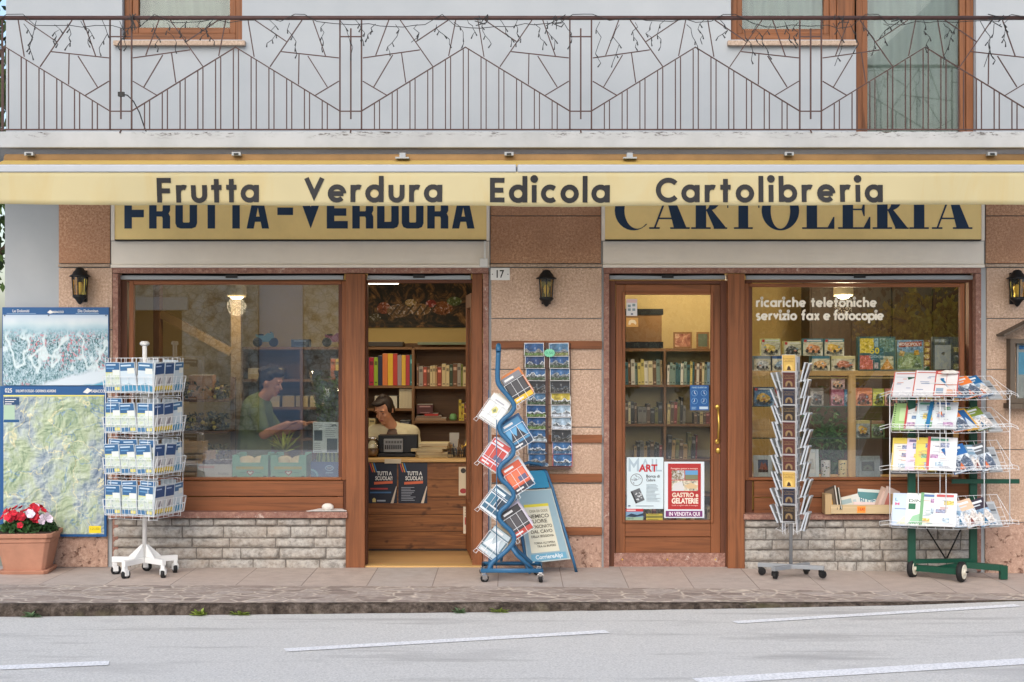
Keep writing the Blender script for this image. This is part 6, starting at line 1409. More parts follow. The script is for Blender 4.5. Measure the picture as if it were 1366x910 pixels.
for k in range(5): book(4.0*sc_-.001, 26*sc_, .2, (196,182,150), x, by+.04, Z(545,by)+.001, 'cream slip case in the tight row right of the woman\'s head', 'cream slip cases', 0, 'slip_case', False, 'box file'); x += 4.05*sc_
for a, e, nm in ((499,512,'left'),(512.5,529,'right')): book((e-a)*sc_, 16*sc_, .2, (206,200,180), X(a,by), by+.06, Z(545,by)+.001, f'white storage box behind the womans head, {nm} of two', 'white boxes behind the head', 0, 'storage_box', False, 'box')
for k, (a, e, cc, h, lab) in enumerate([(482,491,(196,170,90),17,'yellow box on the low left shelf behind the counter'),(491.5,500,(206,190,140),17,'cream box on the low left shelf behind the counter'),(533,547,(34,34,38),14,'black box on the low left shelf beside the upright')]): book((e-a)*sc_, h*sc_, .2, cc, X(a,by), by+.04, Z(600,by)+.0+.165, lab, 'boxes on the low left shelf', 0, 'storage_box', True, 'box')
hang(MB().bx(xl+.0125,xm-.0125,by+.002,by+.30,Z(600,by)+.14,Z(600,by)+.163,SHELF), 'shelf', T, T.location)
zz = Z(561.5,by)+.001
for k, (a, e, h, cc, lab) in enumerate([(553,595,3.2,(150,120,90),'flat brown game box lowest in the pile on middle right shelf'),(555,588,3.0,(130,104,84),'flat tan game box in the middle of shelf pile'),(566,584,3.0,(176,50,40),'flat red box on top of shelf pile')]):
    book((e-a)*sc_, h*sc_-.001, .2, cc, X(a,by), by+.04, zz, lab, 'flat boxes on the middle right shelf', 0, 'game_box', False, 'box'); zz += h*sc_
T2 = book((577-556)*sc_, 12*sc_, .16, (86,44,40), X(556,by), by+.04, zz-.0+.0005-3.0*sc_+.0, 'dark red toy radio box standing behind flat boxes', None, 0, 'toy_box', True, 'box'); T2.location.z = Z(561.5,by)+9.4*sc_
o = MB().lathe([(.03,0),(.036,.02),(.030,.05),(.018,.06)], M('green_pottery', c(120,170,110), .5), 12).build('green_pot'); o.location = (X(604,by), by+.1, Z(561.5,by)+.001); tag(o, 'small pale green pot on the middle right shelf behind the counter', 'pot')
bookrow(612, 626, 561.5, by+.03, 22, 28, [('dark red',(110,40,36)),('yellow',(206,180,60)),('black',(38,34,34))], 'at right end of middle shelf behind the counter', 'books at the right end', 3, 4)
book(.34, .04, .24, (60,52,44), X(487,by), by+.03, Z(458,by)-.028, 'flat dark tray lying on top of the bookcase at left', None, 0, 'tray', False, 'tray'); book(.44, .022, .24, (120,130,104), X(557,by), by+.01, Z(457,by)-.02, 'flat grey green roll of paper lying on top of the bookcase', None, 0, 'paper_roll', False, 'paper roll')
# fruit still life mural over the yellow wall band
t_ = NT('dark_fruit_mural_print'); f_ = t_.noise(t_.mapping(), 7, 6, .7, 1.5); g_ = t_.noise(t_.mapping(), 3, 3)
k_ = t_.ramp(f_, [(.34, c(22,24,22)), (.5, c(52,44,32)), (.6, c(120,86,50)), (.72, c(176,140,90))]); k_ = t_.mix(t_.rng(g_, .5, .65, 0, .6), k_, c(30,36,30)); MUR = t_.done(k_, .5)
my = 2.72; T = thing('fruit_mural', 'dark still life mural of fruit and basket high on shop back wall', 'mural', (X(558,my), my, Z(437,my)))
hang(MB().bx(X(470,my),X(660,my),my,my+.025,Z(437,my),Z(372,my),MUR), 'panel', T, T.location)
p = PR(my)
for cx, cy_, rx_, ry_2, cc in ((512,411,9,8,(150,78,44)),(532,415,16,9,(124,92,52)),(560,413,15,8,(150,112,62)),(590,411,14,9,(140,84,40)),(606,402,10,6,(96,110,60)),(548,404,8,5,(170,140,80)),(575,405,7,5,(160,60,44)),(500,424,8,6,(80,70,40))): p.p([(cx+rx_*math.cos(k*.42), cy_+ry_2*math.sin(k*.42)) for k in range(15)], pn(cc, 30))
for k in range(6): p.p([(520+k*10,420),(523+k*10,420),(533+k*10,407),(530+k*10,407)], P(70,54,34))
p.lines(492, 625, 428, 433, 2, P(60,50,36), .8); fin('print', T, p.m)
# ---- bookcase behind the closed door
dy = 1.0
T = thing('door_bookcase', 'tall pale bookcase seen through the closed door glass', 'bookcase', (X(890,dy), dy+.15, 0))
b = MB(); xl, xr, xm = X(818,dy), X(968,dy), X(887,dy)
for x in (xl, xm, xr): b.bx(x-.01,x+.01,dy,dy+.28,0,Z(465,dy)-.0235,SHELFZ)
hang(b, 'upright', T, T.location); hang(MB().bx(xl-.01,xr+.01,dy+.281,dy+.29,0,Z(380,dy),M('cream_back_panel', c(178,158,112), .8, 0, .1, 2)), 'back_panel', T, T.location)
hang(MB().bx(xl-.01,xr+.01,dy+.0,dy+.28,Z(465,dy)-.023,Z(465,dy),SHELF), 'shelf', T, T.location)
for zz in (513.5, 566, 613, 660, 705):
    for a, e in ((xl,xm),(xm,xr)): hang(MB().bx(a+.0105,e-.0105,dy+.003,dy+.28,Z(zz,dy)-.018,Z(zz,dy),SHELF), 'shelf', T, T.location)
r = random.Random(12); GD = 'books behind the door glass'
DK = [('black',(44,42,40)),('brown',(90,70,50)),('cream',(196,180,130)),('dark red',(120,50,44)),('olive',(110,106,56)),('grey',(120,116,108)),('tan',(170,140,90))]
bookrow(834, 884, 513.5, dy+.03, 29, 34, PALE, 'on the upper left shelf behind the door glass', GD, 3, 6, -.03); bookrow(890, 950, 513.5, dy+.03, 26, 31, PALE, 'on the upper right shelf behind the door glass', GD, 2.4, 5, .02)
bookrow(834, 850, 566, dy+.03, 26, 30, PALE[:3]+DK[:2], 'at left of the middle shelf behind the door', GD, 3, 5); bookrow(851, 884, 566, dy+.06, 18, 29, DK, 'right of centre on the middle shelf behind door', GD, 4, 8)
bookrow(890, 916, 566, dy+.03, 24, 36, DK, 'on the middle right shelf behind the door glass', GD, 3, 5, .03); bookrow(926, 948, 566, dy+.05, 14, 18, DK, 'at far right of the middle shelf behind door', GD, 3, 5)
bookrow(846, 884, 613, dy+.05, 16, 24, DK, 'on the lower left shelf behind the door glass', GD, 3, 6); bookrow(890, 930, 613, dy+.05, 20, 36, DK, 'on the lower right shelf behind the door glass', GD, 3, 6, .04)
bookrow(834, 884, 705, dy+.05, 22, 36, DK, 'on the bottom left shelf behind the posters', GD, 4, 8); bookrow(890, 948, 705, dy+.05, 22, 36, DK+PALE[:3], 'on the bottom right shelf behind the posters', GD, 4, 8)
s_ = (CAM_D+dy)/F
book(48*s_, 52*s_, .22, (120,88,52), X(835,dy), dy+.02, Z(465,dy)+.001-.078, 'brown storage box with black lid standing over the upper left books', None, 0, 'storage_box', False, 'box').location.z = Z(465,dy)+.001  # box and lid stand in for a dark reflection in the door glass
hang_lid = MB().bx(X(834,dy), X(885,dy), dy+.012, dy+.245, Z(420,dy), Z(412,dy), BLACK).bx(X(834,dy), X(885,dy), dy+.014, dy+.019, Z(464.5,dy), Z(456,dy), BLACK).build('box_lid', None, (X(860,dy), dy, Z(420,dy))); tag(hang_lid, 'black lid and base band on the brown storage box', 'lid')
for a, e, q0, lab in ((900,925,443,'pinkish framed portrait picture on the top shelf behind the door'),(931,948,443,'dark framed picture at right end of the top shelf behind the door')):
    T = thing('picture_frame', lab, 'picture frame', (X((a+e)/2,dy), dy+.1, Z(465,dy)+.001)); w = (e-a)*s_; b = MB(); frame(b, -w/2, w/2, 0, 22*s_, .014, 0, .015, SHELFZ, SHELF); b.build('frame', T); MB().bx(-w/2+.0145,w/2-.0145,.005,.012,.0145,22*s_-.0145, picm('portrait_print', [(.35, c(120,70,60)),(.5, c(170,120,100)),(.65, c(206,180,150))], 14) if a == 900 else P(90,100,84)).build('picture', T)
# ================================================================ left window display
wy = .42; ZB = Z(637.5, .2)
T = thing('display_shelf', 'broad wooden display shelf inside the left window', 'shelf', (X(310,wy), .5, 0)); hang(MB().bx(X(160,.3), X(474,.3), .15, .80, ZB-.03, ZB, PINE), 'board', T, T.location)
b = MB()
for px in (180, 315, 450): b.bx(X(px,.4)-.02, X(px,.4)+.02, .2, .75, 0, ZB-.031, SHELFZ)
hang(b, 'support', T, T.location)
ZB += .001
GREEN_B = M('green_fruit_box_card', c(116,176,146), .6, 0, .08, 10)
mel = M('cream_melon_skin', c(228,212,168), .55, 0, .06, 8)
for k, (a, e) in enumerate(((310,357.5),(361,408.5))):
    y = .22; T = thing('melon_box', f'green cardboard melon box, {"left" if k == 0 else "right"} of the two in the left window', 'fruit box', (X((a+e)/2,y), y+.17, ZB), (0,0,0), 'green melon boxes')
    w = (e-a)*(CAM_D+y)/F/2; b = MB(); b.prism([(-w,0),(w,0),(w,.175),(w*.62,.175),(w*.55,.115),(-w*.55,.115),(-w*.62,.175),(-w,.175)], -.17, -.165, GREEN_B); b.prism([(-w,0),(w,0),(w,.175),(w*.62,.175),(w*.55,.115),(-w*.55,.115),(-w*.62,.175),(-w,.175)], .165, .17, GREEN_B)
    for s in (-1, 1): b.bx(s*w-.0025*(1+s)-.0, s*w+.0025*(1-s), -.1649, .1649, 0, .17, GREEN_B)
    b.bx(-w+.006, w-.006, -.164, .164, 0, .005, GREEN_B); b.build('box', T)
    b = MB(); b.rect(-w*.8,w*.75,.062,.085,-.1707,P(176,170,84)); b.text('MELONE', -w*.5, w*.1, .066, .014, -.1712, P(206,160,60)); b.poly([(0,.012),(.03,.04),(.024,.052),(.012,.054),(0,.046),(-.012,.054),(-.024,.052),(-.03,.04)], -.1709, P(150,60,60)); b.poly([(0,.022),(.02,.041),(.012,.047),(0,.04),(-.012,.047),(-.02,.041)], -.1713, P(222,226,206))
    for s in (-1,1): b.rect(s*.06-.02,s*.06+.02,.036,.040,-.1709,P(60,110,90)); b.rect(s*w*.82-.012,s*w*.82+.012,.003,.014,-.1709,P(40,70,60))
    b.build('print', T)
    for j, (dx, dy_) in enumerate(((-.055,-.09),(.06,-.09),(-.05,.07),(.06,.07))):
        o = MB().ell((0,0,0), (.062,.07,.062), mel, 16, 10).build('melon'); o.location = (X((a+e)/2,y)+dx, y+.17+dy_, ZB+.068+(.03 if j < 2 else .02)); o.rotation_euler = (.3*j,.2,.5*j); tag(o, f'cream melon in the {"left" if k == 0 else "right"} green box, {["front left","front right","back left","back right"][j]} one', 'melon', 'melons in the green boxes')
y = .24; T = thing('fruit_tray', 'pale cardboard tray of dark plums in the left window', 'fruit box', (X(286,y), y+.15, ZB)); w = .135; PC = M('pale_card', c(206,204,196), .6, 0, .06, 10)
b = MB(); b.bx(-w,w,-.15,-.146,0,.10,PC); b.bx(-w,w,.146,.15,0,.12,PC); b.bx(-w,-w+.004,-.1455,.1455,0,.12,PC); b.bx(w-.004,w,-.1455,.1455,0,.12,PC); b.bx(-w+.005,w-.005,-.145,.145,0,.004,PC); b.build('tray', T)
b = MB(); b.text('frutta', .03, .11, .02, .018, -.1508, P(120,120,124)); b.rect(-.12,.0,.07,.09,-.1506,P(206,160,150)); b.build('print', T)
plum = M('dark_plum_skin', c(58,34,44), .35, 0, .3, 20); pp = None; r = random.Random(6)
for k in range(15):
    if pp is None: o = MB().ell((0,0,0),(.028,.028,.03),plum,10,8).build('plum'); pp = o
    else: o = pp.copy(); COL.objects.link(o)
    o.location = (X(286,y)-.10+.05*(k%5), y+.05+.055*(k//5), ZB+.095+.008*r.random()); tag(o, 'dark plum lying in the pale cardboard tray', 'plum', 'plums in the pale tray')
for j, (px, n_, yy_) in enumerate(((252,3,.28),(262,2,.5))):
    for k in range(n_):
        T = thing('fruit_crate', f'small slatted wooden crate, {ORD[k]} from bottom of {"front" if j == 0 else "rear"} stack beside plums', 'crate', (X(px,yy_), yy_+.1, ZB+.001+.092*k), (0,0,.05*k-.05), 'stacked wooden fruit crates')
        b = MB()
        for zz in (.005,.05): b.bx(-.11,.11,-.13,-.124,zz,zz+.032,PINE); b.bx(-.11,.11,.124,.13,zz,zz+.032,PINE)
        b.bx(-.10,.10,-.12,.12,0,.004,PINE); b.build('slat', T)
        b = MB()
        for sx in (-1,1): b.bx(sx*.104-.005,sx*.104+.005,-.123,.123,.0045,.085,PINEZ)
        b.build('end_board', T)
y = .26; T = thing('watermelon_box', 'blue cardboard fruit box holding a watermelon at the right of left window', 'fruit box', (X(436,y), y+.16, ZB)); w = .125; BB_ = M('blue_fruit_box_card', c(28,84,146), .5, 0, .06, 10)
b = MB(); b.bx(-w,w,-.16,-.156,0,.118,BB_); b.bx(-w,w,.156,.16,0,.118,BB_); b.bx(-w,-w+.004,-.155,.155,0,.118,BB_); b.bx(w-.004,w,-.155,.155,0,.118,BB_); b.bx(-w+.005,w-.005,-.155,.155,0,.004,BB_); b.build('box', T)
b = MB(); b.poly([(.02+.034*math.cos(k*.35),.07+.022*math.sin(k*.35)) for k in range(18)], -.1606, P(150,190,222)); b.poly([(.02+.026*math.cos(k*.35),.07+.015*math.sin(k*.35)) for k in range(18)], -.161, P(28,84,146)); b.text('TOP', .0, .04, .064, .014, -.1614, P(222,232,240)); b.rect(-.01,.05,.03,.036,-.1606,P(150,190,222)); b.poly([(-.125+.06*math.cos(k*.157),.004+.06*math.sin(k*.157)) for k in range(11)]+[(-.125,.004)], -.1606, P(110,176,200)); b.poly([(-.125+.045*math.cos(k*.157),.004+.045*math.sin(k*.157)) for k in range(11)]+[(-.125,.004)], -.161, P(40,110,150)); b.poly([(.09,.01),(.12,.01),(.12,.04),(.10,.05)], -.1606, P(206,210,90)); b.build('print', T)
t_ = NT('watermelon_rind'); wv = t_.n('TexWave', bands_direction='Y' if False else 'X'); wv.inputs['Scale'].default_value = 9; wv.inputs['Distortion'].default_value = 4; t_.l(t_.mapping(), wv.inputs['Vector']); WM = t_.done(t_.ramp(wv.outputs['Fac'], [(.3, c(60,96,44)), (.6, c(150,170,84))]), .35)
o = MB().ell((0,0,0), (.125,.14,.115), WM, 20, 14).build('watermelon'); o.location = (X(438,y)+.01, y+.16, ZB+.13); tag(o, 'striped green watermelon in the blue box', 'watermelon')
y = .6; T = thing('pineapple', 'pineapple with spiky leaf crown behind the melon boxes', 'pineapple', (X(379,y), y, ZB)); MB().ell((0,0,.09), (.06,.06,.09), M('pineapple_skin', c(150,110,50), .7, 0, .4, 50, .6, 60), 14, 10).build('fruit', T)
vs=[]; fs=[]; r = random.Random(3)
for k in range(40):
    a = r.uniform(0,6.28); e = r.uniform(.25,1.45); L_ = r.uniform(.14,.23); d = Vector((math.cos(a)*math.cos(e), math.sin(a)*math.cos(e), math.sin(e))); s2_ = d.cross(Vector((0,0,1))).normalized()*.013; b0 = Vector((0,0,.165)); bb = len(vs); vs += [b0-s2_, b0+s2_, b0+d*L_*.6+s2_*.8, b0+d*L_-Vector((0,0,.02)), b0+d*L_*.6-s2_*.8]; fs.append((bb,bb+1,bb+2,bb+3,bb+4))
MB().add(vs, fs, leaf_mat('pineapple_leaves', c(166,170,70))).build('leaf_crown', T)
y = .62; T = thing('wrapped_bouquet', 'tall green bouquet wrapped in clear film at the right of left window', 'bouquet', (X(437,y), y, ZB+.001)); vs=[]; fs=[]; r = random.Random(17)
MB().lathe([(.07,0),(.08,.16),(.075,.22)], M('grey_bucket', c(120,120,116), .5), 14).build('bucket', T)
for k in range(420):
    u = r.random(); rad = .05+.09*u; a = r.uniform(0,6.28); p_ = Vector((math.cos(a)*rad*r.random()**.5, math.sin(a)*rad*r.random()**.5, .36+.44*u*r.uniform(.6,1))); blade(vs, fs, p_, r.uniform(.05,.09), r, .35)
MB().add(vs, fs, leaf_mat('bouquet_leaves', c(104,128,40))).build('leaves', T); b = MB(); b.lathe([(.035,.2),(.085,.5),(.15,.82)], PLASTIC, 10); b.build('film', T)
b = MB()
for k in range(9): b.tube([(.02*math.cos(k),.02*math.sin(k),.05),(.05*math.cos(k),.05*math.sin(k),.5)], .004, P(96,110,60), 4)
b.build('stems', T)
T = sheet('window_poster', 417.5, 452, 563, 604, P(206,214,210), 'white notice with two dark photos stuck inside the left window', 'notice', .112); p = PR(.112); p.r(419, 430, 574, 588, P(70,80,84)); p.lines(419, 430, 565, 572, 4, P(120,124,126), .7); p.r(436, 450, 585, 603, P(70,84,96)); p.lines(434, 450, 566, 582, 7, P(140,146,148), .7); p.lines(419, 430, 591, 602, 5, P(130,136,138), .7); p.p([(441,569),(444,566),(448,566),(450,569)], P(90,100,104)); fin('print', T, p.m)
# produce racks on the left of the window
y = 1.05
T = thing('produce_stand', 'sloping wooden produce stand behind the left window', 'stand', (X(262,y), y+.25, 0)); b = MB()
for x in (X(228,y), X(302,y)): b.bx(x-.02,x+.02,y+.3,y+.34,0,1.42,SHELFZ)
hang(b, 'post', T, T.location)
for zz in (.72,.98,1.24): hang(MB().prism([(0,0),(.02,0),(.02,.001),(0,.001)], 0, .001, SHELF).bx(X(226,y), X(304,y), y, y+.36, zz-.02, zz, SHELF), 'shelf', T, T.location)
r = random.Random(44)
for zz, cc, lab in ((.98,(54,52,26),'dark heap of grapes and leaves on the middle shelf of the stand'),(1.24,(60,58,30),'dark heap of vegetables on the upper shelf of the stand'),(.72,(120,110,60),'heap of yellow green fruit on the lower shelf of the stand')):
    vs=[]; fs=[]
    for k in range(330): p_ = Vector((X(265,y)+r.uniform(-.21,.21), y+.02+r.uniform(0,.28), zz+.01+r.random()**1.5*.13)); blade(vs, fs, p_, r.uniform(.025,.06), r)
    m = MB().add(vs, fs, leaf_mat('produce_leaves', c(*cc)))
    for k in range(34): m.ell((X(265,y)+r.uniform(-.2,.2), y+.03+r.uniform(0,.15), zz+.02+r.random()*.08), (.018,)*3, P(*r.choice([(206,186,90),(90,60,40),(150,130,60),(60,44,50)])), 8, 6)
    o = m.build('produce_heap', None, (X(265,y), y+.15, zz)); tag(o, lab, 'produce')
o = book(.2, .2, .15, (170,118,60), X(250,y), y+.04, 1.241, 'tan wooden box on top of the produce stand', None, 0, 'wooden_box', False, 'box')
YP = M('yellow_painted_post', c(150,124,84), .7, 0, .1, 4); T = thing('interior_post', 'yellowish square timber post with slanting brace inside the left window', 'post', (X(314,1.5),1.54,0)); hang(MB().bx(X(308,1.5), X(321,1.5), 1.5, 1.58, 0, 2.6, YP), 'upright', T, T.location)
pa_, pb_ = at(309,470,1.52), at(214,418,1.52); b = MB(); d_ = pb_-pa_; b.M = Matrix.Translation(pa_) @ d_.to_track_quat('X','Z').to_matrix().to_4x4(); b.bx(.0,d_.length,-.03,.03,-.035,.035,YP); hang(b, 'brace', T, T.location)
T = MB().bx(X(205,1.5), X(214,1.5), 1.48, 1.60, 0, 2.6, SHELFZ).build('interior_post', None, (X(210,1.5),1.54,0), .004); tag(T, 'brown post at the far left inside the left window', 'post')
# shelving at the right of the left window
y = 2.05; T = thing('wall_shelf', 'open wooden shelving behind the standing person in left window', 'shelving', (X(390,y), y+.18, 0)); b = MB(); xl, xr = X(322,y), X(468,y)
for x in (xl, X(402,y), xr): b.bx(x-.012,x+.012,y,y+.35,0,Z(464,y),SHELFZ)
hang(b, 'upright', T, T.location)
for zz in (463, 506, 543, 585): hang(MB().bx(xl-.013,xr+.013,y-.004,y+.352,Z(zz,y)-.022-.0005,Z(zz,y),SHELF), 'shelf', T, T.location)
hang(MB().bx(xl,xr,y+.353,y+.36,0,Z(464,y),SHELF), 'back_panel', T, T.location)
s_ = (CAM_D+y)/F; r = random.Random(4)
for zz, spans in ((543,((334,352),(354,372),(376,392),(394,410),(413,432))),(506,((330,350),(352,375),(440,452)))):
    for k, (a, e) in enumerate(spans): 
        for q in range(2): book((e-a)*s_, 7*s_, .24, r.choice([(206,186,140),(186,160,110),(196,180,150)]), X(a,y), y+.03, Z(zz,y)+.001+q*7.2*s_, f'{"lower" if q == 0 else "upper"} paper bundle in pile {ORD[k]} from left, {"lower" if zz == 543 else "upper"} wall shelf', 'paper bundles on the wall shelving', 0, 'paper_bundle', False, 'papers')
for a, e, cc, lab in ((441,447,(206,110,50),'orange packet standing on the wall shelf behind the bouquet'),(447.5,453,(222,190,90),'yellow packet standing on the wall shelf behind the bouquet')): book((e-a)*s_, 27*s_, .12, cc, X(a,y), y+.01, Z(506,y)+.001, lab, None, 0, 'packet', True, 'packet')
book(24*s_, 10*s_, .14, (44,60,84), X(388,y), y+.02, Z(463,y)+.001, 'dark blue box lying on top of the wall shelving', None, 0, 'storage_box', True, 'box')
def toybike(px, cc, lab):
    T = thing('toy_motorbike', lab, 'toy motorbike', (X(px,y), y+.1, Z(463,y)+.001)); 
    for s in (-1, 1):
        w = MB(Matrix.Translation((s*.072,0,.042)) @ Matrix.Rotation(R(90),4,'X')); w.lathe([(.028,-.012),(.042,-.009),(.042,.009),(.028,.012)], RUBBER, 18); w.lathe([(.026,-.007),(.026,.007)], GREYST, 12); w.build('wheel', T)
    b = MB(); cm = P(*cc); b.prism([(-.085,.09),(-.04,.075),(-.02,.045),(.03,.045),(.055,.07),(.05,.115),(.02,.125),(-.01,.10),(-.05,.10),(-.09,.115)], -.016, .016, cm); b.tube([(.072,0,.042),(.045,0,.13)], .006, GREYST, 6); b.tube([(.045,-.035,.132),(.045,.035,.132)], .005, BLACK, 6); b.prism([(.045,.085),(.075,.075),(.07,.12),(.05,.135)], -.014, .014, cm); b.ell((-.045,0,.108), (.032,.013,.009), BLACK, 10, 6); b.tube([(-.072,0,.042),(.0,0,.05)], .007, GREYST, 6); b.build('body', T)
toybike(445, (120,50,80), 'toy motorbike in dark red on top of the wall shelving at right'); toybike(352, (70,120,140), 'toy motorbike in grey blue on top of the wall shelving at left')
# ================================================================ right window display
y0, y1 = .22, .50; s3 = (CAM_D+.3)/F
T = thing('display_unit', 'light wood and glass display shelving inside the right window', 'shelving', (X(1140,.35), .36, 0)); b = MB(); L3 = T.location
xl, xr, xm = X(998,.25), X(1284,.25), X(1135.5,.25); za, zb_ = Z(497,.25), Z(637,.22)
b.bx(xm-.028,xm+.028,y0,y0+.04,zb_+.0005,za-.0245,PINEZ); b.bx(xl-.03,xl+.002,y0,y1,.0,za-.0245,PINEZ); b.bx(xr-.002,xr+.03,y0,y1,0,za-.0245,PINEZ); hang(b, 'upright', T, L3)
hang(MB().bx(xl-.04,xr+.04,y0-.004,y1,za-.024,za+.012,PINE), 'top_board', T, L3); hang(MB().bx(xl-.03,xr+.03,.146,y1,zb_-.03,zb_,PINE), 'bottom_board', T, L3)
GE = M('green_glass_edge', c(60,84,74), .3)
for pz in (541.5, 584): hang(MB().bx(xl+.0025,xr-.0025,y0+.045,y1-.01,Z(pz,.27)-.008,Z(pz,.27),PLASTIC).bx(xl+.0025,xr-.0025,y0+.041,y0+.0445,Z(pz,.27)-.008,Z(pz,.27),GE), 'glass_shelf', T, L3)
hang(MB().bx(xl+.003,xr-.003,y0+.042,y0+.046,Z(505,.26),Z(503,.26),P(206,180,120)), 'light_rail', T, L3)
r = random.Random(19)
def toybox(px0, px1, q0, q1, y, base, art, label, d=.06, stand=None, logo=True, group='toy boxes in the right window'):
    s = (CAM_D+y)/F; w = (px1-px0)*s; h = (q1-q0)*s; m = MB(); m.bx(-w/2,w/2,0,d,0,h,P(*base))
    z = -.0006
    if logo: m.rect(-w/2+.006,-w/2+.026,h-.026,h-.006,z-.0006,P(190,40,40)); m.rect(-w/2+.032,w/2-.012,h-.018,h-.009,z-.0003,P(222,222,214))
    for k, (pts, cc) in enumerate(art): m.poly([((a-.5)*w, b_*h) for a, b_ in pts], z-.0001*k-.0002, pn(cc, 50) if isinstance(cc, tuple) else cc)
    o = m.build('toy_box', None, (0,0,0), .002); o.location = (X((px0+px1)/2,y), y, stand if stand is not None else Z(q1,y)); return tag(o, label, 'toy box', group)
def truck(cc, bgc):
    def blob(cx, cy, rx, ry, n=11, q=.35): return [(min(.97,max(.03,cx+rx*math.cos(2*math.pi*k/n)*r.uniform(1-q,1))), min(.95,max(.03,cy+ry*math.sin(2*math.pi*k/n)*r.uniform(1-q,1)))) for k in range(n)]
    a = [([(.0,0),(1,0),(1,.82),(0,.82)], pn(bgc, 22)), (blob(.5,.16,.5,.16), pn(tuple(int(v*.6) for v in bgc), 40)), (blob(.5+r.uniform(-.06,.06),.42,.42,.3), pn(cc, 55)), (blob(.45+r.uniform(-.15,.15),.58,.2,.14), pn(tuple(min(255,v+30) for v in cc), 60))]
    for k in range(3): a.append((blob(.22+.28*k+r.uniform(-.05,.05), .2+r.uniform(-.04,.1), .1, .12), pn((52,48,48), 60)))
    a.append((blob(r.uniform(.2,.8),.5,.08,.07), pn((150,176,190), 60))); a.append((blob(r.uniform(.2,.8),.34,.1,.06), pn((206,120,70), 60)))
    return a
zt_ = za+.013
top = [(1006,1028,'grey blue toy box with pale machine, lower row far left',(110,130,146),(196,200,196)),(1030,1050,'deep blue toy box in lower row left of the spinner',(34,84,140),(120,150,170)),(1083,1107,'teal toy box with orange vehicle in the lower row',(60,120,140),(226,176,110)),(1109,1141,'cream toy box with small animals and trees in lower row',(206,196,140),(196,120,90))]
low = []
for a, e, lab, base, art in top: toybox(a, e, 474.5, 494, .30, base, truck(art, (206,200,170)), lab, .12, zt_, False)
zz2 = zt_+20*s3+.0008
for a, e, lab, base, art, q0 in ((1015.5,1041,'pale green toy box with yellow figures, upper row far left',(196,206,150),(226,196,90),451.5),(1046,1068.5,'cream toy box with dark vehicle in the upper row',(214,206,150),(70,70,60),455),(1071.5,1097.5,'teal toy box with orange aircraft in the upper row',(60,130,150),(226,150,90),451.5),(1100,1126,'teal toy box with yellow digger in the upper row',(70,130,140),(226,180,60),451.5)): toybox(a, e, q0, 474, .31, base, truck(art, (210,206,176)), lab, .08, zz2)
toybox(1144.5, 1194.5, 448.5, 494, .29, (44,92,100), [([(.05,.52),(.42,.52),(.42,.95),(.05,.95)],(226,200,60)),([(.58,.55),(.96,.55),(.96,.95),(.58,.95)],(96,140,130)),([(.05,.04),(.4,.04),(.4,.45),(.05,.45)],(216,110,96)),([(.6,.04),(.95,.04),(.95,.42),(.6,.42)],(206,206,170)),([(.6,.04),(.95,.04),(.78,.36)],(226,160,70)),([(.44,.7),(.54,.7),(.54,.95),(.44,.95)],(150,190,206)),([(.44,.06),(.54,.06),(.54,.24),(.44,.24)],(206,190,190)),([(.34,.32),(.68,.32),(.68,.68),(.34,.68)],(28,110,130))], 'large teal games box with coloured panels and number 50', .07, zt_, False, 'board games in the right window')
def attach_print(mb, parent): q = mb.build('print', parent); return q
games = [o for o in COL.objects if o.get('label','').startswith('large teal games box')][0]
b = MB(); b.text('50', -.05, .02, .135, .045, -.0035, P(226,206,60), .02); b.text('GIOCHI', -.06, .06, .10, .018, -.0035, P(206,222,222)); attach_print(b, games)
mono = toybox(1196.5, 1241, 453, 494, .30, (110,140,130), [([(0,.6),(.78,.6),(.78,1),(0,1)],(110,160,196)),([(.02,.05),(.76,.05),(.7,.45),(.4,.58),(.05,.4)],(130,160,110)),([(.1,.12),(.4,.12),(.5,.4),(.3,.5)],(176,196,150)),([(.45,.1),(.74,.12),(.6,.36)],(90,120,100)),([(.05,.5),(.2,.46),(.24,.62),(.1,.66)],(214,176,110)),([(.5,.5),(.68,.52),(.64,.68),(.52,.66)],(216,170,60)),([(.06,.76),(.74,.8),(.74,.96),(.06,.92)],(186,60,50)),([(.8,.0),(1,0),(1,1),(.8,1)],(120,70,50)),([(.82,.0),(.98,.0),(.98,.14),(.82,.14)],(30,110,70))]+[([(.83,.2+.2*k),(.97,.2+.2*k),(.97,.33+.2*k),(.83,.33+.2*k)],(206,176,80)) for k in range(4)], 'board game box lettered MONOPOLY with green town picture', .06, zt_, False, 'board games in the right window')
b = MB(); b.text('MONOPOLY', -.118, .055, .195, .024, -.003, P(232,226,220), .02); attach_print(b, mono)
toybox(1244, 1281, 449, 494, .31, (52,66,80), [([(.08,.04),(.66,.04),(.66,.76),(.08,.76)],P(150,160,164)),([(.3,.5),(.4,.44),(.46,.54),(.38,.56)],(60,70,80)),([(.08,.84),(.5,.84),(.5,.93),(.08,.93)],(140,150,160)),([(.76,.05),(.94,.05),(.94,.2),(.76,.2)],(120,120,80)),([(.76,.3),(.94,.3),(.94,.45),(.76,.45)],(96,110,110)),([(.76,.55),(.94,.55),(.94,.7),(.76,.7)],(150,140,90))], 'dark grey puzzle box with pale panel beside the board game', .05, zt_, False, 'board games in the right window')
zs1 = Z(541.5,.27)+.001; zs2 = Z(584,.27)+.001
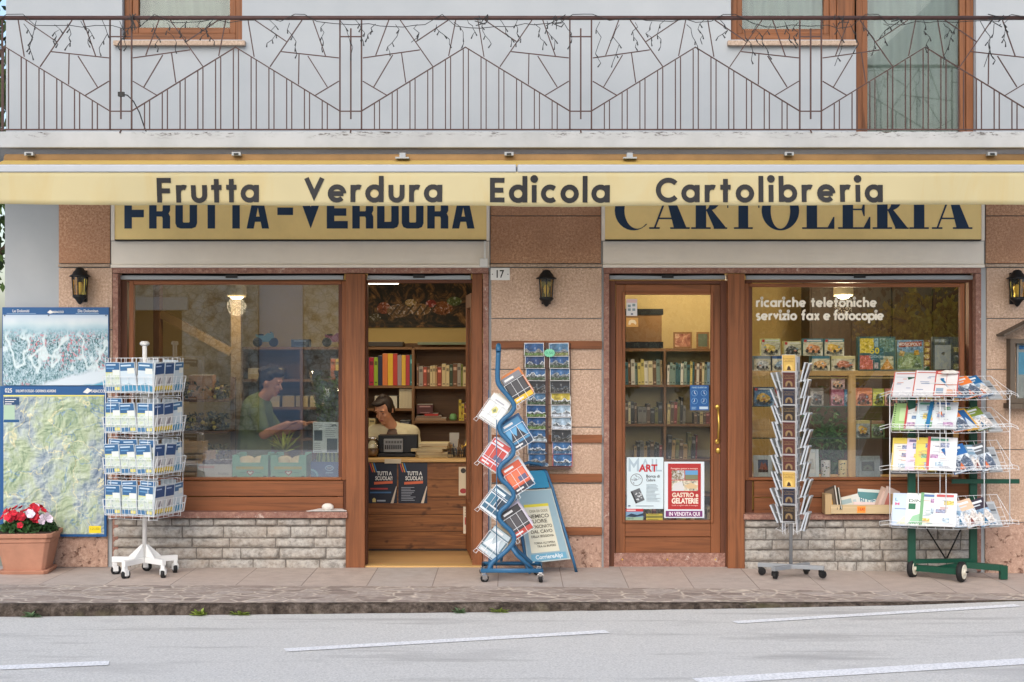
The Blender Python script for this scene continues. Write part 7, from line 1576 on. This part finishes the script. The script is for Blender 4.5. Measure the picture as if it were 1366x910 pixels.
for a, e, q0, base, art, lab in [(1006,1033,517,(40,84,120),(226,180,70),'blue toy box with yellow lorry on the upper glass shelf, far left'),(1033.5,1046,520,(150,60,50),(206,180,140),'red toy box half hidden behind the grey spinner'),(1081,1098.5,518,(130,120,110),(90,84,90),'brown toy box with dark car on the upper glass shelf'),(1108.5,1126,520,(150,70,90),(206,150,140),'pink toy box with swirl picture, lower of two stacked'),(1126.5,1135,520,(40,110,150),(206,222,230),'narrow blue toy box beside the pink stacked pair'),(1141,1163.5,518,(206,110,56),(150,60,40),'orange toy box with crowd of figures right of the stile'),(1164.5,1179.5,519,(186,186,54),(90,110,50),'yellow green packet between orange and pink boxes'),(1180.5,1197,519,(214,140,120),(90,80,80),'salmon pink toy box on the upper glass shelf'),(1198,1211,522,(110,140,140),(170,180,170),'grey green toy box on the upper glass shelf'),(1213,1227,526,(176,160,110),(206,120,60),'tan toy box behind the cart on the upper glass shelf'),(1229,1244,526,(196,180,110),(160,60,60),'yellowish toy box behind the cart at right'),(1246,1262,526,(186,120,100),(206,186,140),'rose toy box behind the cart, far right')]:
    toybox(a, e, q0, 541.5, .29, base, truck(art, tuple(min(255,v+50) for v in base)), lab, .07, zs1, a < 1050)
toybox(1109, 1127, 502, 519.5, .30, (206,150,150), truck((222,176,130), (226,190,180)), 'pale pink toy box with swirl picture, upper of two stacked', .06, zs1+21.6*(CAM_D+.29)/F+.001, False)
toybox(1142, 1160.5, 561.5, 584, .29, (190,176,120), truck((206,160,40),(150,160,160)), 'toy box with yellow and grey vehicle on the lower glass shelf', .06, zs2, False); toybox(1162.5, 1180, 562, 584, .29, (150,110,90), truck((90,110,90),(120,150,90)), 'brown and green toy box on the lower glass shelf', .06, zs2, False)
o = MB().prism([(-.09,0),(.09,0),(.085,.12),(.02,.15),(-.08,.13)], 0, .012, PINE).build('wooden_plaque'); o.location = (X(1018,.35), .35, zs2); o.rotation_euler = (-.15,0,0); tag(o, 'rounded wooden plaque on the lower glass shelf, far left', 'plaque')
zf = zb_+.001
def pframe(a, e, q0, fm, label, art, y=.26):
    s = (CAM_D+y)/F; w = (e-a)*s; h = (636-q0)*s; T = thing('picture_frame', label, 'picture frame', (X((a+e)/2,y), y, zf), (R(-8),0,0), 'picture frames in the right window'); b = MB(); t_ = w*.24; frame(b, -w/2, w/2, 0, h, t_, 0, .014, fm, fm); b.build('frame', T, bevel=.003)
    b = MB(); b.bx(-w/2+t_+.0005,w/2-t_-.0005,.004,.010,t_+.0005,h-t_-.0005,P(*art[0]))
    for k, (pts, cc) in enumerate(art[1]): b.poly([(-w/2+t_+(w-2*t_)*p_[0], t_+(h-2*t_)*p_[1]) for p_ in pts], .0035-.0003*k, P(*cc))
    b.build('picture', T)
WF = M('whitewashed_frame', c(196,204,206), .6, 0, .1, 20); GF = M('grey_rope_frame', c(140,152,156), .7, 0, .2, 40)
MT = (70,90,120), [([(0,0),(1,0),(.9,.5),(.7,.8),(.55,.6),(.35,.85),(.2,.4)],(150,84,60)),([(0,0),(1,0),(1,.2),(0,.25)],(52,40,36))]
pframe(1005.5, 1031, 607, WF, 'whitewashed frame with red mountain picture, far left', MT); pframe(1074, 1093, 599, WF, 'tall white frame half hidden behind the grey spinner', ((206,206,200), [([(.2,.2),(.8,.2),(.7,.7),(.3,.7)],(170,170,160))])); pframe(1142, 1174.5, 608, GF, 'grey frame with dark woodland picture right of the stile', ((52,60,54), [([(.1,.1),(.9,.1),(.8,.5),(.5,.7),(.2,.5)],(96,104,84)),([(.3,.2),(.6,.2),(.5,.5)],(60,50,44))]))
for px, cc, lab in ((1101.5,(206,206,204),'white candle with small pictures left of the cream one'),(1124.5,(214,196,144),'cream candle with dark ornaments beside the stile')):
    T = thing('decorated_candle', lab, 'candle', (X(px,.27), .27, zf), (0,0,0), 'decorated candles'); MB().lathe([(.034,0),(.036,.004),(.036,.122),(.033,.128)], M('wax_'+('white' if px < 1110 else 'cream'), c(*cc), .5), 18).build('wax', T)
    MB().tube([(0,0,.128),(.002,0,.142)], .002, BLACK, 5).build('wick', T); b = MB(); rr = random.Random(int(px))
    for k in range(22):
        a = rr.uniform(math.pi, 2*math.pi); z = rr.uniform(.015,.112); s_ = rr.uniform(.004,.009); nr = Vector((math.cos(a),math.sin(a),0)); tg = Vector((-math.sin(a),math.cos(a),0)); ctr = nr*.0368+Vector((0,0,z))
        b.add([ctr+tg*s_*math.cos(q_)+Vector((0,0,s_*.7*math.sin(q_))) for q_ in [k_*1.2566 for k_ in range(5)]], [(0,1,2,3,4)], P(*rr.choice([(70,50,40),(120,60,40),(90,110,60),(50,60,90)])))
    b.build('ornament', T)
# dark furniture at the back of the right half and a leafy pot plant
y = 1.9; T = thing('dark_cupboard', 'dark wooden cupboard at the back behind the right window', 'cupboard', (X(1170,y), y+.2, 0)); DWD = wood_mat('dark_cupboard_wood', c(70,54,40), 'z', .6, .3)
hang(MB().bx(X(1080,y), X(1300,y), y, y+.4, 0, 2.25, DWD), 'carcass', T, T.location); b = MB()
for k in range(4): b.bx(X(1082+54*k,y), X(1134+54*k,y), y-.02, y-.001, .1, 2.2, DWD)
hang(b, 'door', T, T.location)
T = thing('pot_plant', 'leafy green pot plant behind the glass shelves of the right window', 'plant', (X(1104,.8), .8, 0)); MB().lathe([(.09,0),(.11,.2),(.12,.24)], TERRA, 16).build('pot', T); MB().tube([(0,0,.2),(.02,0,.6),(0,.02,1.0)], .012, BARK, 6).build('stem', T); vs=[]; fs=[]; r = random.Random(10)
for k in range(520): p_ = Vector((r.gauss(0,.09), r.gauss(0,.08), .82+r.gauss(0,.16))); blade(vs, fs, p_, r.uniform(.05,.1), r)
MB().add(vs, fs, leaf_mat('pot_plant_leaves', c(70,110,64))).build('leaves', T)
T = MB(); 
# ================================================================ people
SKIN = M('skin', c(206,150,120), .55, 0, .05, 12); HAIR = M('dark_brown_hair', c(44,32,28), .55, 0, .3, 40, .5, 120); EYE = M('eye_dark', c(40,30,28), .3); LIP = M('lips', c(166,90,84), .5)
def remesh(o, v, it=5):
    m = o.modifiers.new('skin_surface','REMESH'); m.mode = 'VOXEL'; m.voxel_size = v; m.use_smooth_shade = True
    s = o.modifiers.new('smooth','SMOOTH'); s.factor = .5; s.iterations = it
def head_into(b, ctr, rot, mat):
    """skull, jaw, nose, ears, neck stub into the body mesh; rot turns the face (-y) where the person looks"""
    o = b.M; b.M = o @ Matrix.Translation(ctr) @ rot.to_matrix().to_4x4()
    b.ell((0,.012,.03), (.074,.094,.092), mat, 18, 14); b.ell((0,-.018,-.045), (.056,.066,.066), mat, 16, 12); b.ell((0,-.060,-.088), (.024,.020,.018), mat, 10, 8)
    b.capsule((0,-.080,.012), (0,-.102,-.022), .009, .014, mat, 8); b.ell((0,-.074,-.056), (.026,.014,.012), mat, 10, 8)
    for s in (-1, 1): b.ell((s*.075,.012,-.005), (.010,.020,.030), mat, 8, 8); b.ell((s*.032,-.066,-.02), (.022,.016,.018), mat, 8, 8); b.ell((s*.03,-.078,.034), (.026,.012,.008), mat, 8, 8)
    b.M = o
def face_parts(T, ctr, rot):
    Mx = Matrix.Translation(ctr) @ rot.to_matrix().to_4x4()
    b = MB(Mx)
    for s in (-1, 1): b.ell((s*.031,-.081,.010), (.009,.006,.0035), EYE, 10, 6); b.ell((s*.032,-.087,.036), (.018,.005,.0028), HAIR, 8, 6)
    b.build('eyes', T); b = MB(Mx); b.ell((0,-.088,-.055), (.021,.006,.0065), LIP, 10, 6); b.build('mouth', T)
def hand_into(b, w, d, up, mat, s=1.0, curl=.6, side=1):
    d = Vector(d).normalized(); n = Vector(up).normalized(); l = d.cross(n).normalized(); n = l.cross(d).normalized(); w = Vector(w)
    for k in range(4): b.capsule(w+l*(k-1.5)*.012*s, w+d*.075*s+l*(k-1.5)*.020*s, .014*s, .0115*s, mat, 8)
    for k, L_ in enumerate((.062,.074,.070,.054)):
        p = w+d*.082*s+l*(k-1.5)*.0215*s
        for j in range(3):
            a = curl*(j+.4)*.6; q = p+(d*math.cos(a)-n*math.sin(a))*L_*s*(.45,.32,.25)[j]; b.capsule(p, q, .0095*s-.0008*j, .0088*s-.0008*j, mat, 8); p = q
    p = w+d*.02*s+l*side*.025*s; q = p+(d*.6+l*side*.7-n*.25).normalized()*.05*s; b.capsule(p, q, .014*s, .0105*s, mat, 8); b.capsule(q, q+(d*.9+l*side*.2-n*.3).normalized()*.033*s, .0105*s, .009*s, mat, 8)
# the woman at the counter
WO = at(523, 612, 1.75); WO.z = 0
T = thing('person', 'person with dark short hair in a cream cardigan looking down behind the counter', 'person', WO); k_ = (CAM_D+1.75)/F
def wp(px, py, y=1.75): return Vector((X(px,y)-WO.x, y-WO.y, Z(py,y)))
hc = wp(512, 548, 1.68); hrot = Euler((R(24), R(-4), R(-24)))
shl, shr = wp(500, 578, 1.72), wp(549, 578, 1.78); ell_, elr = wp(493, 606, 1.66), wp(556, 607, 1.70); wl, wr = wp(503, 611, 1.44), wp(540, 612, 1.45)
nb_ = wp(524, 572, 1.76); hip = wp(526, 655, 1.86)
b = MB(); head_into(b, hc, hrot, SKIN); b.capsule(nb_, hc+Vector((.01,.02,-.05)), .058, .050, SKIN); b.capsule(nb_+Vector((0,.01,-.10)), hip, .092, .12, SKIN); b.capsule(nb_+Vector((-.04,.01,-.05)), shl, .052, .050, SKIN); b.capsule(nb_+Vector((.04,.01,-.05)), shr, .052, .050, SKIN)
b.capsule(hip+Vector((-.03,0,-.05)), hip+Vector((-.10,-.30,-.10)), .10, .08, SKIN); b.capsule(hip+Vector((.03,0,-.05)), hip+Vector((.10,-.30,-.10)), .10, .08, SKIN)
for s_h, e_, w_, sd2 in ((shl, ell_, wl, 1), (shr, elr, wr, -1)):
    b.capsule(s_h, e_, .046, .038, SKIN); b.capsule(e_, w_, .036, .026, SKIN); hand_into(b, w_, (w_-e_)+Vector((0,0,-.04)), (0,0,1), SKIN, .92, .5, sd2)
for sg2 in (-1, 1):
    kn = hip+Vector((sg2*.10,-.32,-.12)); b.capsule(kn, Vector((kn.x, kn.y+.02, .10)), .062, .042, SKIN); b.capsule(Vector((kn.x, kn.y+.03, .05)), Vector((kn.x, kn.y-.12, .045)), .04, .035, SKIN)
remesh(b.build('body', T), .0075, 4); face_parts(T, hc, hrot)
b = MB(Matrix.Translation(hc) @ hrot.to_matrix().to_4x4()); b.ell((0,.028,.042), (.084,.092,.092), HAIR, 18, 14); b.ell((-.012,-.045,.094), (.062,.045,.026), HAIR, 14, 8); b.ell((0,.075,-.01), (.070,.045,.075), HAIR, 14, 10); b.ell((.01,.02,.125), (.035,.04,.025), HAIR, 10, 8)
for s in (-1, 1): b.ell((s*.066,.005,.022), (.018,.045,.05), HAIR, 10, 8)
remesh(b.build('hair', T), .008, 3)
CARD = M('cream_knit_cardigan', c(206,196,164), .9, 0, .06, 20, .5, 200); TOP = M('grey_brown_top', c(96,78,70), .85, 0, .15, 30)
b = MB(); b.capsule(nb_+Vector((0,-.012,-.10)), hip+Vector((0,0,.0)), .118, .150, TOP); b.capsule(hip+Vector((-.03,0,-.05)), hip+Vector((-.10,-.30,-.10)), .108, .088, TOP); b.capsule(hip+Vector((.03,0,-.05)), hip+Vector((.10,-.30,-.10)), .108, .088, TOP); remesh(b.build('top', T), .009, 3)
b = MB()
for sg2, s_h, e_, w_ in ((-1, shl, ell_, wl), (1, shr, elr, wr)):
    b.capsule(nb_+Vector((sg2*.050,.012,-.022)), s_h, .076, .078, CARD); b.capsule(nb_+Vector((sg2*.085,-.022,-.07)), hip+Vector((sg2*.095,-.02,0)), .092, .10, CARD); b.capsule(s_h, e_, .072, .060, CARD); b.capsule(e_, e_+(w_-e_)*.62, .056, .048, CARD)
b.capsule(nb_+Vector((0,.05,-.03)), hip+Vector((0,.06,0)), .10, .115, CARD); remesh(b.build('cardigan', T), .009, 4)
# stool under her
ST = thing('stool', 'dark stool behind the counter carrying the seated person', 'stool', (WO.x+hip.x, WO.y+hip.y, 0)); zs = hip.z-.155; MB().lathe([(.17,zs-.05),(.18,zs-.03),(.17,zs)], DWD, 18).build('seat', ST)
for k in range(4): a = k*math.pi/2+.78; MB().tube([(.13*math.cos(a),.13*math.sin(a),zs-.051),(.18*math.cos(a),.18*math.sin(a),0)], .016, DWD, 6).build('leg', ST)
# the person in the green polo shirt behind the left window
GP0 = at(352, 700, 1.35); GP0.z = 0
T = thing('person', 'person with curly dark hair in a green polo shirt reaching right inside left window', 'person', GP0)
def gp(px, py, y=1.35): return Vector((X(px,y)-GP0.x, y-GP0.y, Z(py,y)))
hc = gp(362, 511, 1.30); hrot = Euler((R(16), R(0), R(72)))
nb_ = gp(346, 537, 1.35); hip = gp(338, 618, 1.42); shn, shf = gp(343, 549, 1.20), gp(350, 547, 1.52)
eln, wn_ = gp(352, 580, 1.10), gp(384, 566, 1.04); elf, wf = gp(372, 578, 1.5), gp(405, 566, 1.36)
b = MB(); head_into(b, hc, hrot, SKIN); b.capsule(nb_, hc+Vector((-.012,0,-.06)), .06, .054, SKIN); b.capsule(nb_+Vector((-.02,0,-.05)), hip, .125, .14, SKIN); b.capsule(nb_, shn, .06, .06, SKIN); b.capsule(nb_, shf, .06, .06, SKIN)
for s_h, e_, w_, sd2 in ((shn, eln, wn_, -1), (shf, elf, wf, 1)): b.capsule(s_h, e_, .05, .042, SKIN); b.capsule(e_, w_, .041, .03, SKIN); hand_into(b, w_, (w_-e_)+Vector((.03,0,-.02)), (0,0,1), SKIN, 1.0, .6, sd2)
for dy_ in (-.09, .09): b.capsule(hip+Vector((0,dy_,-.03)), Vector((hip.x+.01,hip.y+dy_,.46)), .09, .058, SKIN); b.capsule(Vector((hip.x+.01,hip.y+dy_,.46)), Vector((hip.x-.02,hip.y+dy_,.09)), .056, .04, SKIN); b.capsule(Vector((hip.x-.04,hip.y+dy_,.045)), Vector((hip.x+.14,hip.y+dy_,.04)), .042, .036, SKIN)
remesh(b.build('body', T), .0085, 4); face_parts(T, hc, hrot)
b = MB(Matrix.Translation(hc) @ hrot.to_matrix().to_4x4()); b.ell((0,.03,.05), (.086,.096,.09), HAIR, 18, 14); b.ell((0,-.045,.10), (.066,.05,.034), HAIR, 14, 8); b.ell((0,.085,-.01), (.066,.04,.07), HAIR, 12, 10); rr = random.Random(2)
for k in range(40):
    a, e = rr.uniform(0,6.28), rr.uniform(.1,1.5); q = Vector((.082*math.cos(a)*math.cos(e), .035+.09*math.sin(a)*math.cos(e), .05+.088*math.sin(e))); b.ell(q, (.022,.022,.022), HAIR, 8, 6)
remesh(b.build('hair', T), .008, 2)
POLO = M('green_polo_shirt', c(112,124,76), .85, 0, .1, 10, .3, 150); JEAN = M('blue_jeans', c(58,70,96), .85, 0, .15, 12)
b = MB(); b.capsule(nb_+Vector((-.02,0,-.055)), hip+Vector((0,0,.02)), .136, .150, POLO); b.capsule(nb_+Vector((0,-.02,-.01)), shn, .066, .072, POLO); b.capsule(nb_+Vector((0,.02,-.01)), shf, .066, .072, POLO)
for s_h, e_ in ((shn, eln), (shf, elf)): b.capsule(s_h, s_h+(e_-s_h)*.75, .068, .062, POLO)
b.capsule(nb_+Vector((0,0,.0)), nb_+Vector((.006,0,.03)), .07, .066, POLO); remesh(b.build('polo_shirt', T), .009, 4)
b = MB(); b.capsule(hip+Vector((0,0,.0)), hip+Vector((0,0,-.05)), .152, .15, JEAN)
for dy_ in (-.09, .09): b.capsule(hip+Vector((0,dy_,-.03)), Vector((hip.x+.01,hip.y+dy_,.46)), .102, .074, JEAN); b.capsule(Vector((hip.x+.01,hip.y+dy_,.46)), Vector((hip.x-.02,hip.y+dy_,.10)), .072, .062, JEAN)
remesh(b.build('jeans', T), .010, 3)
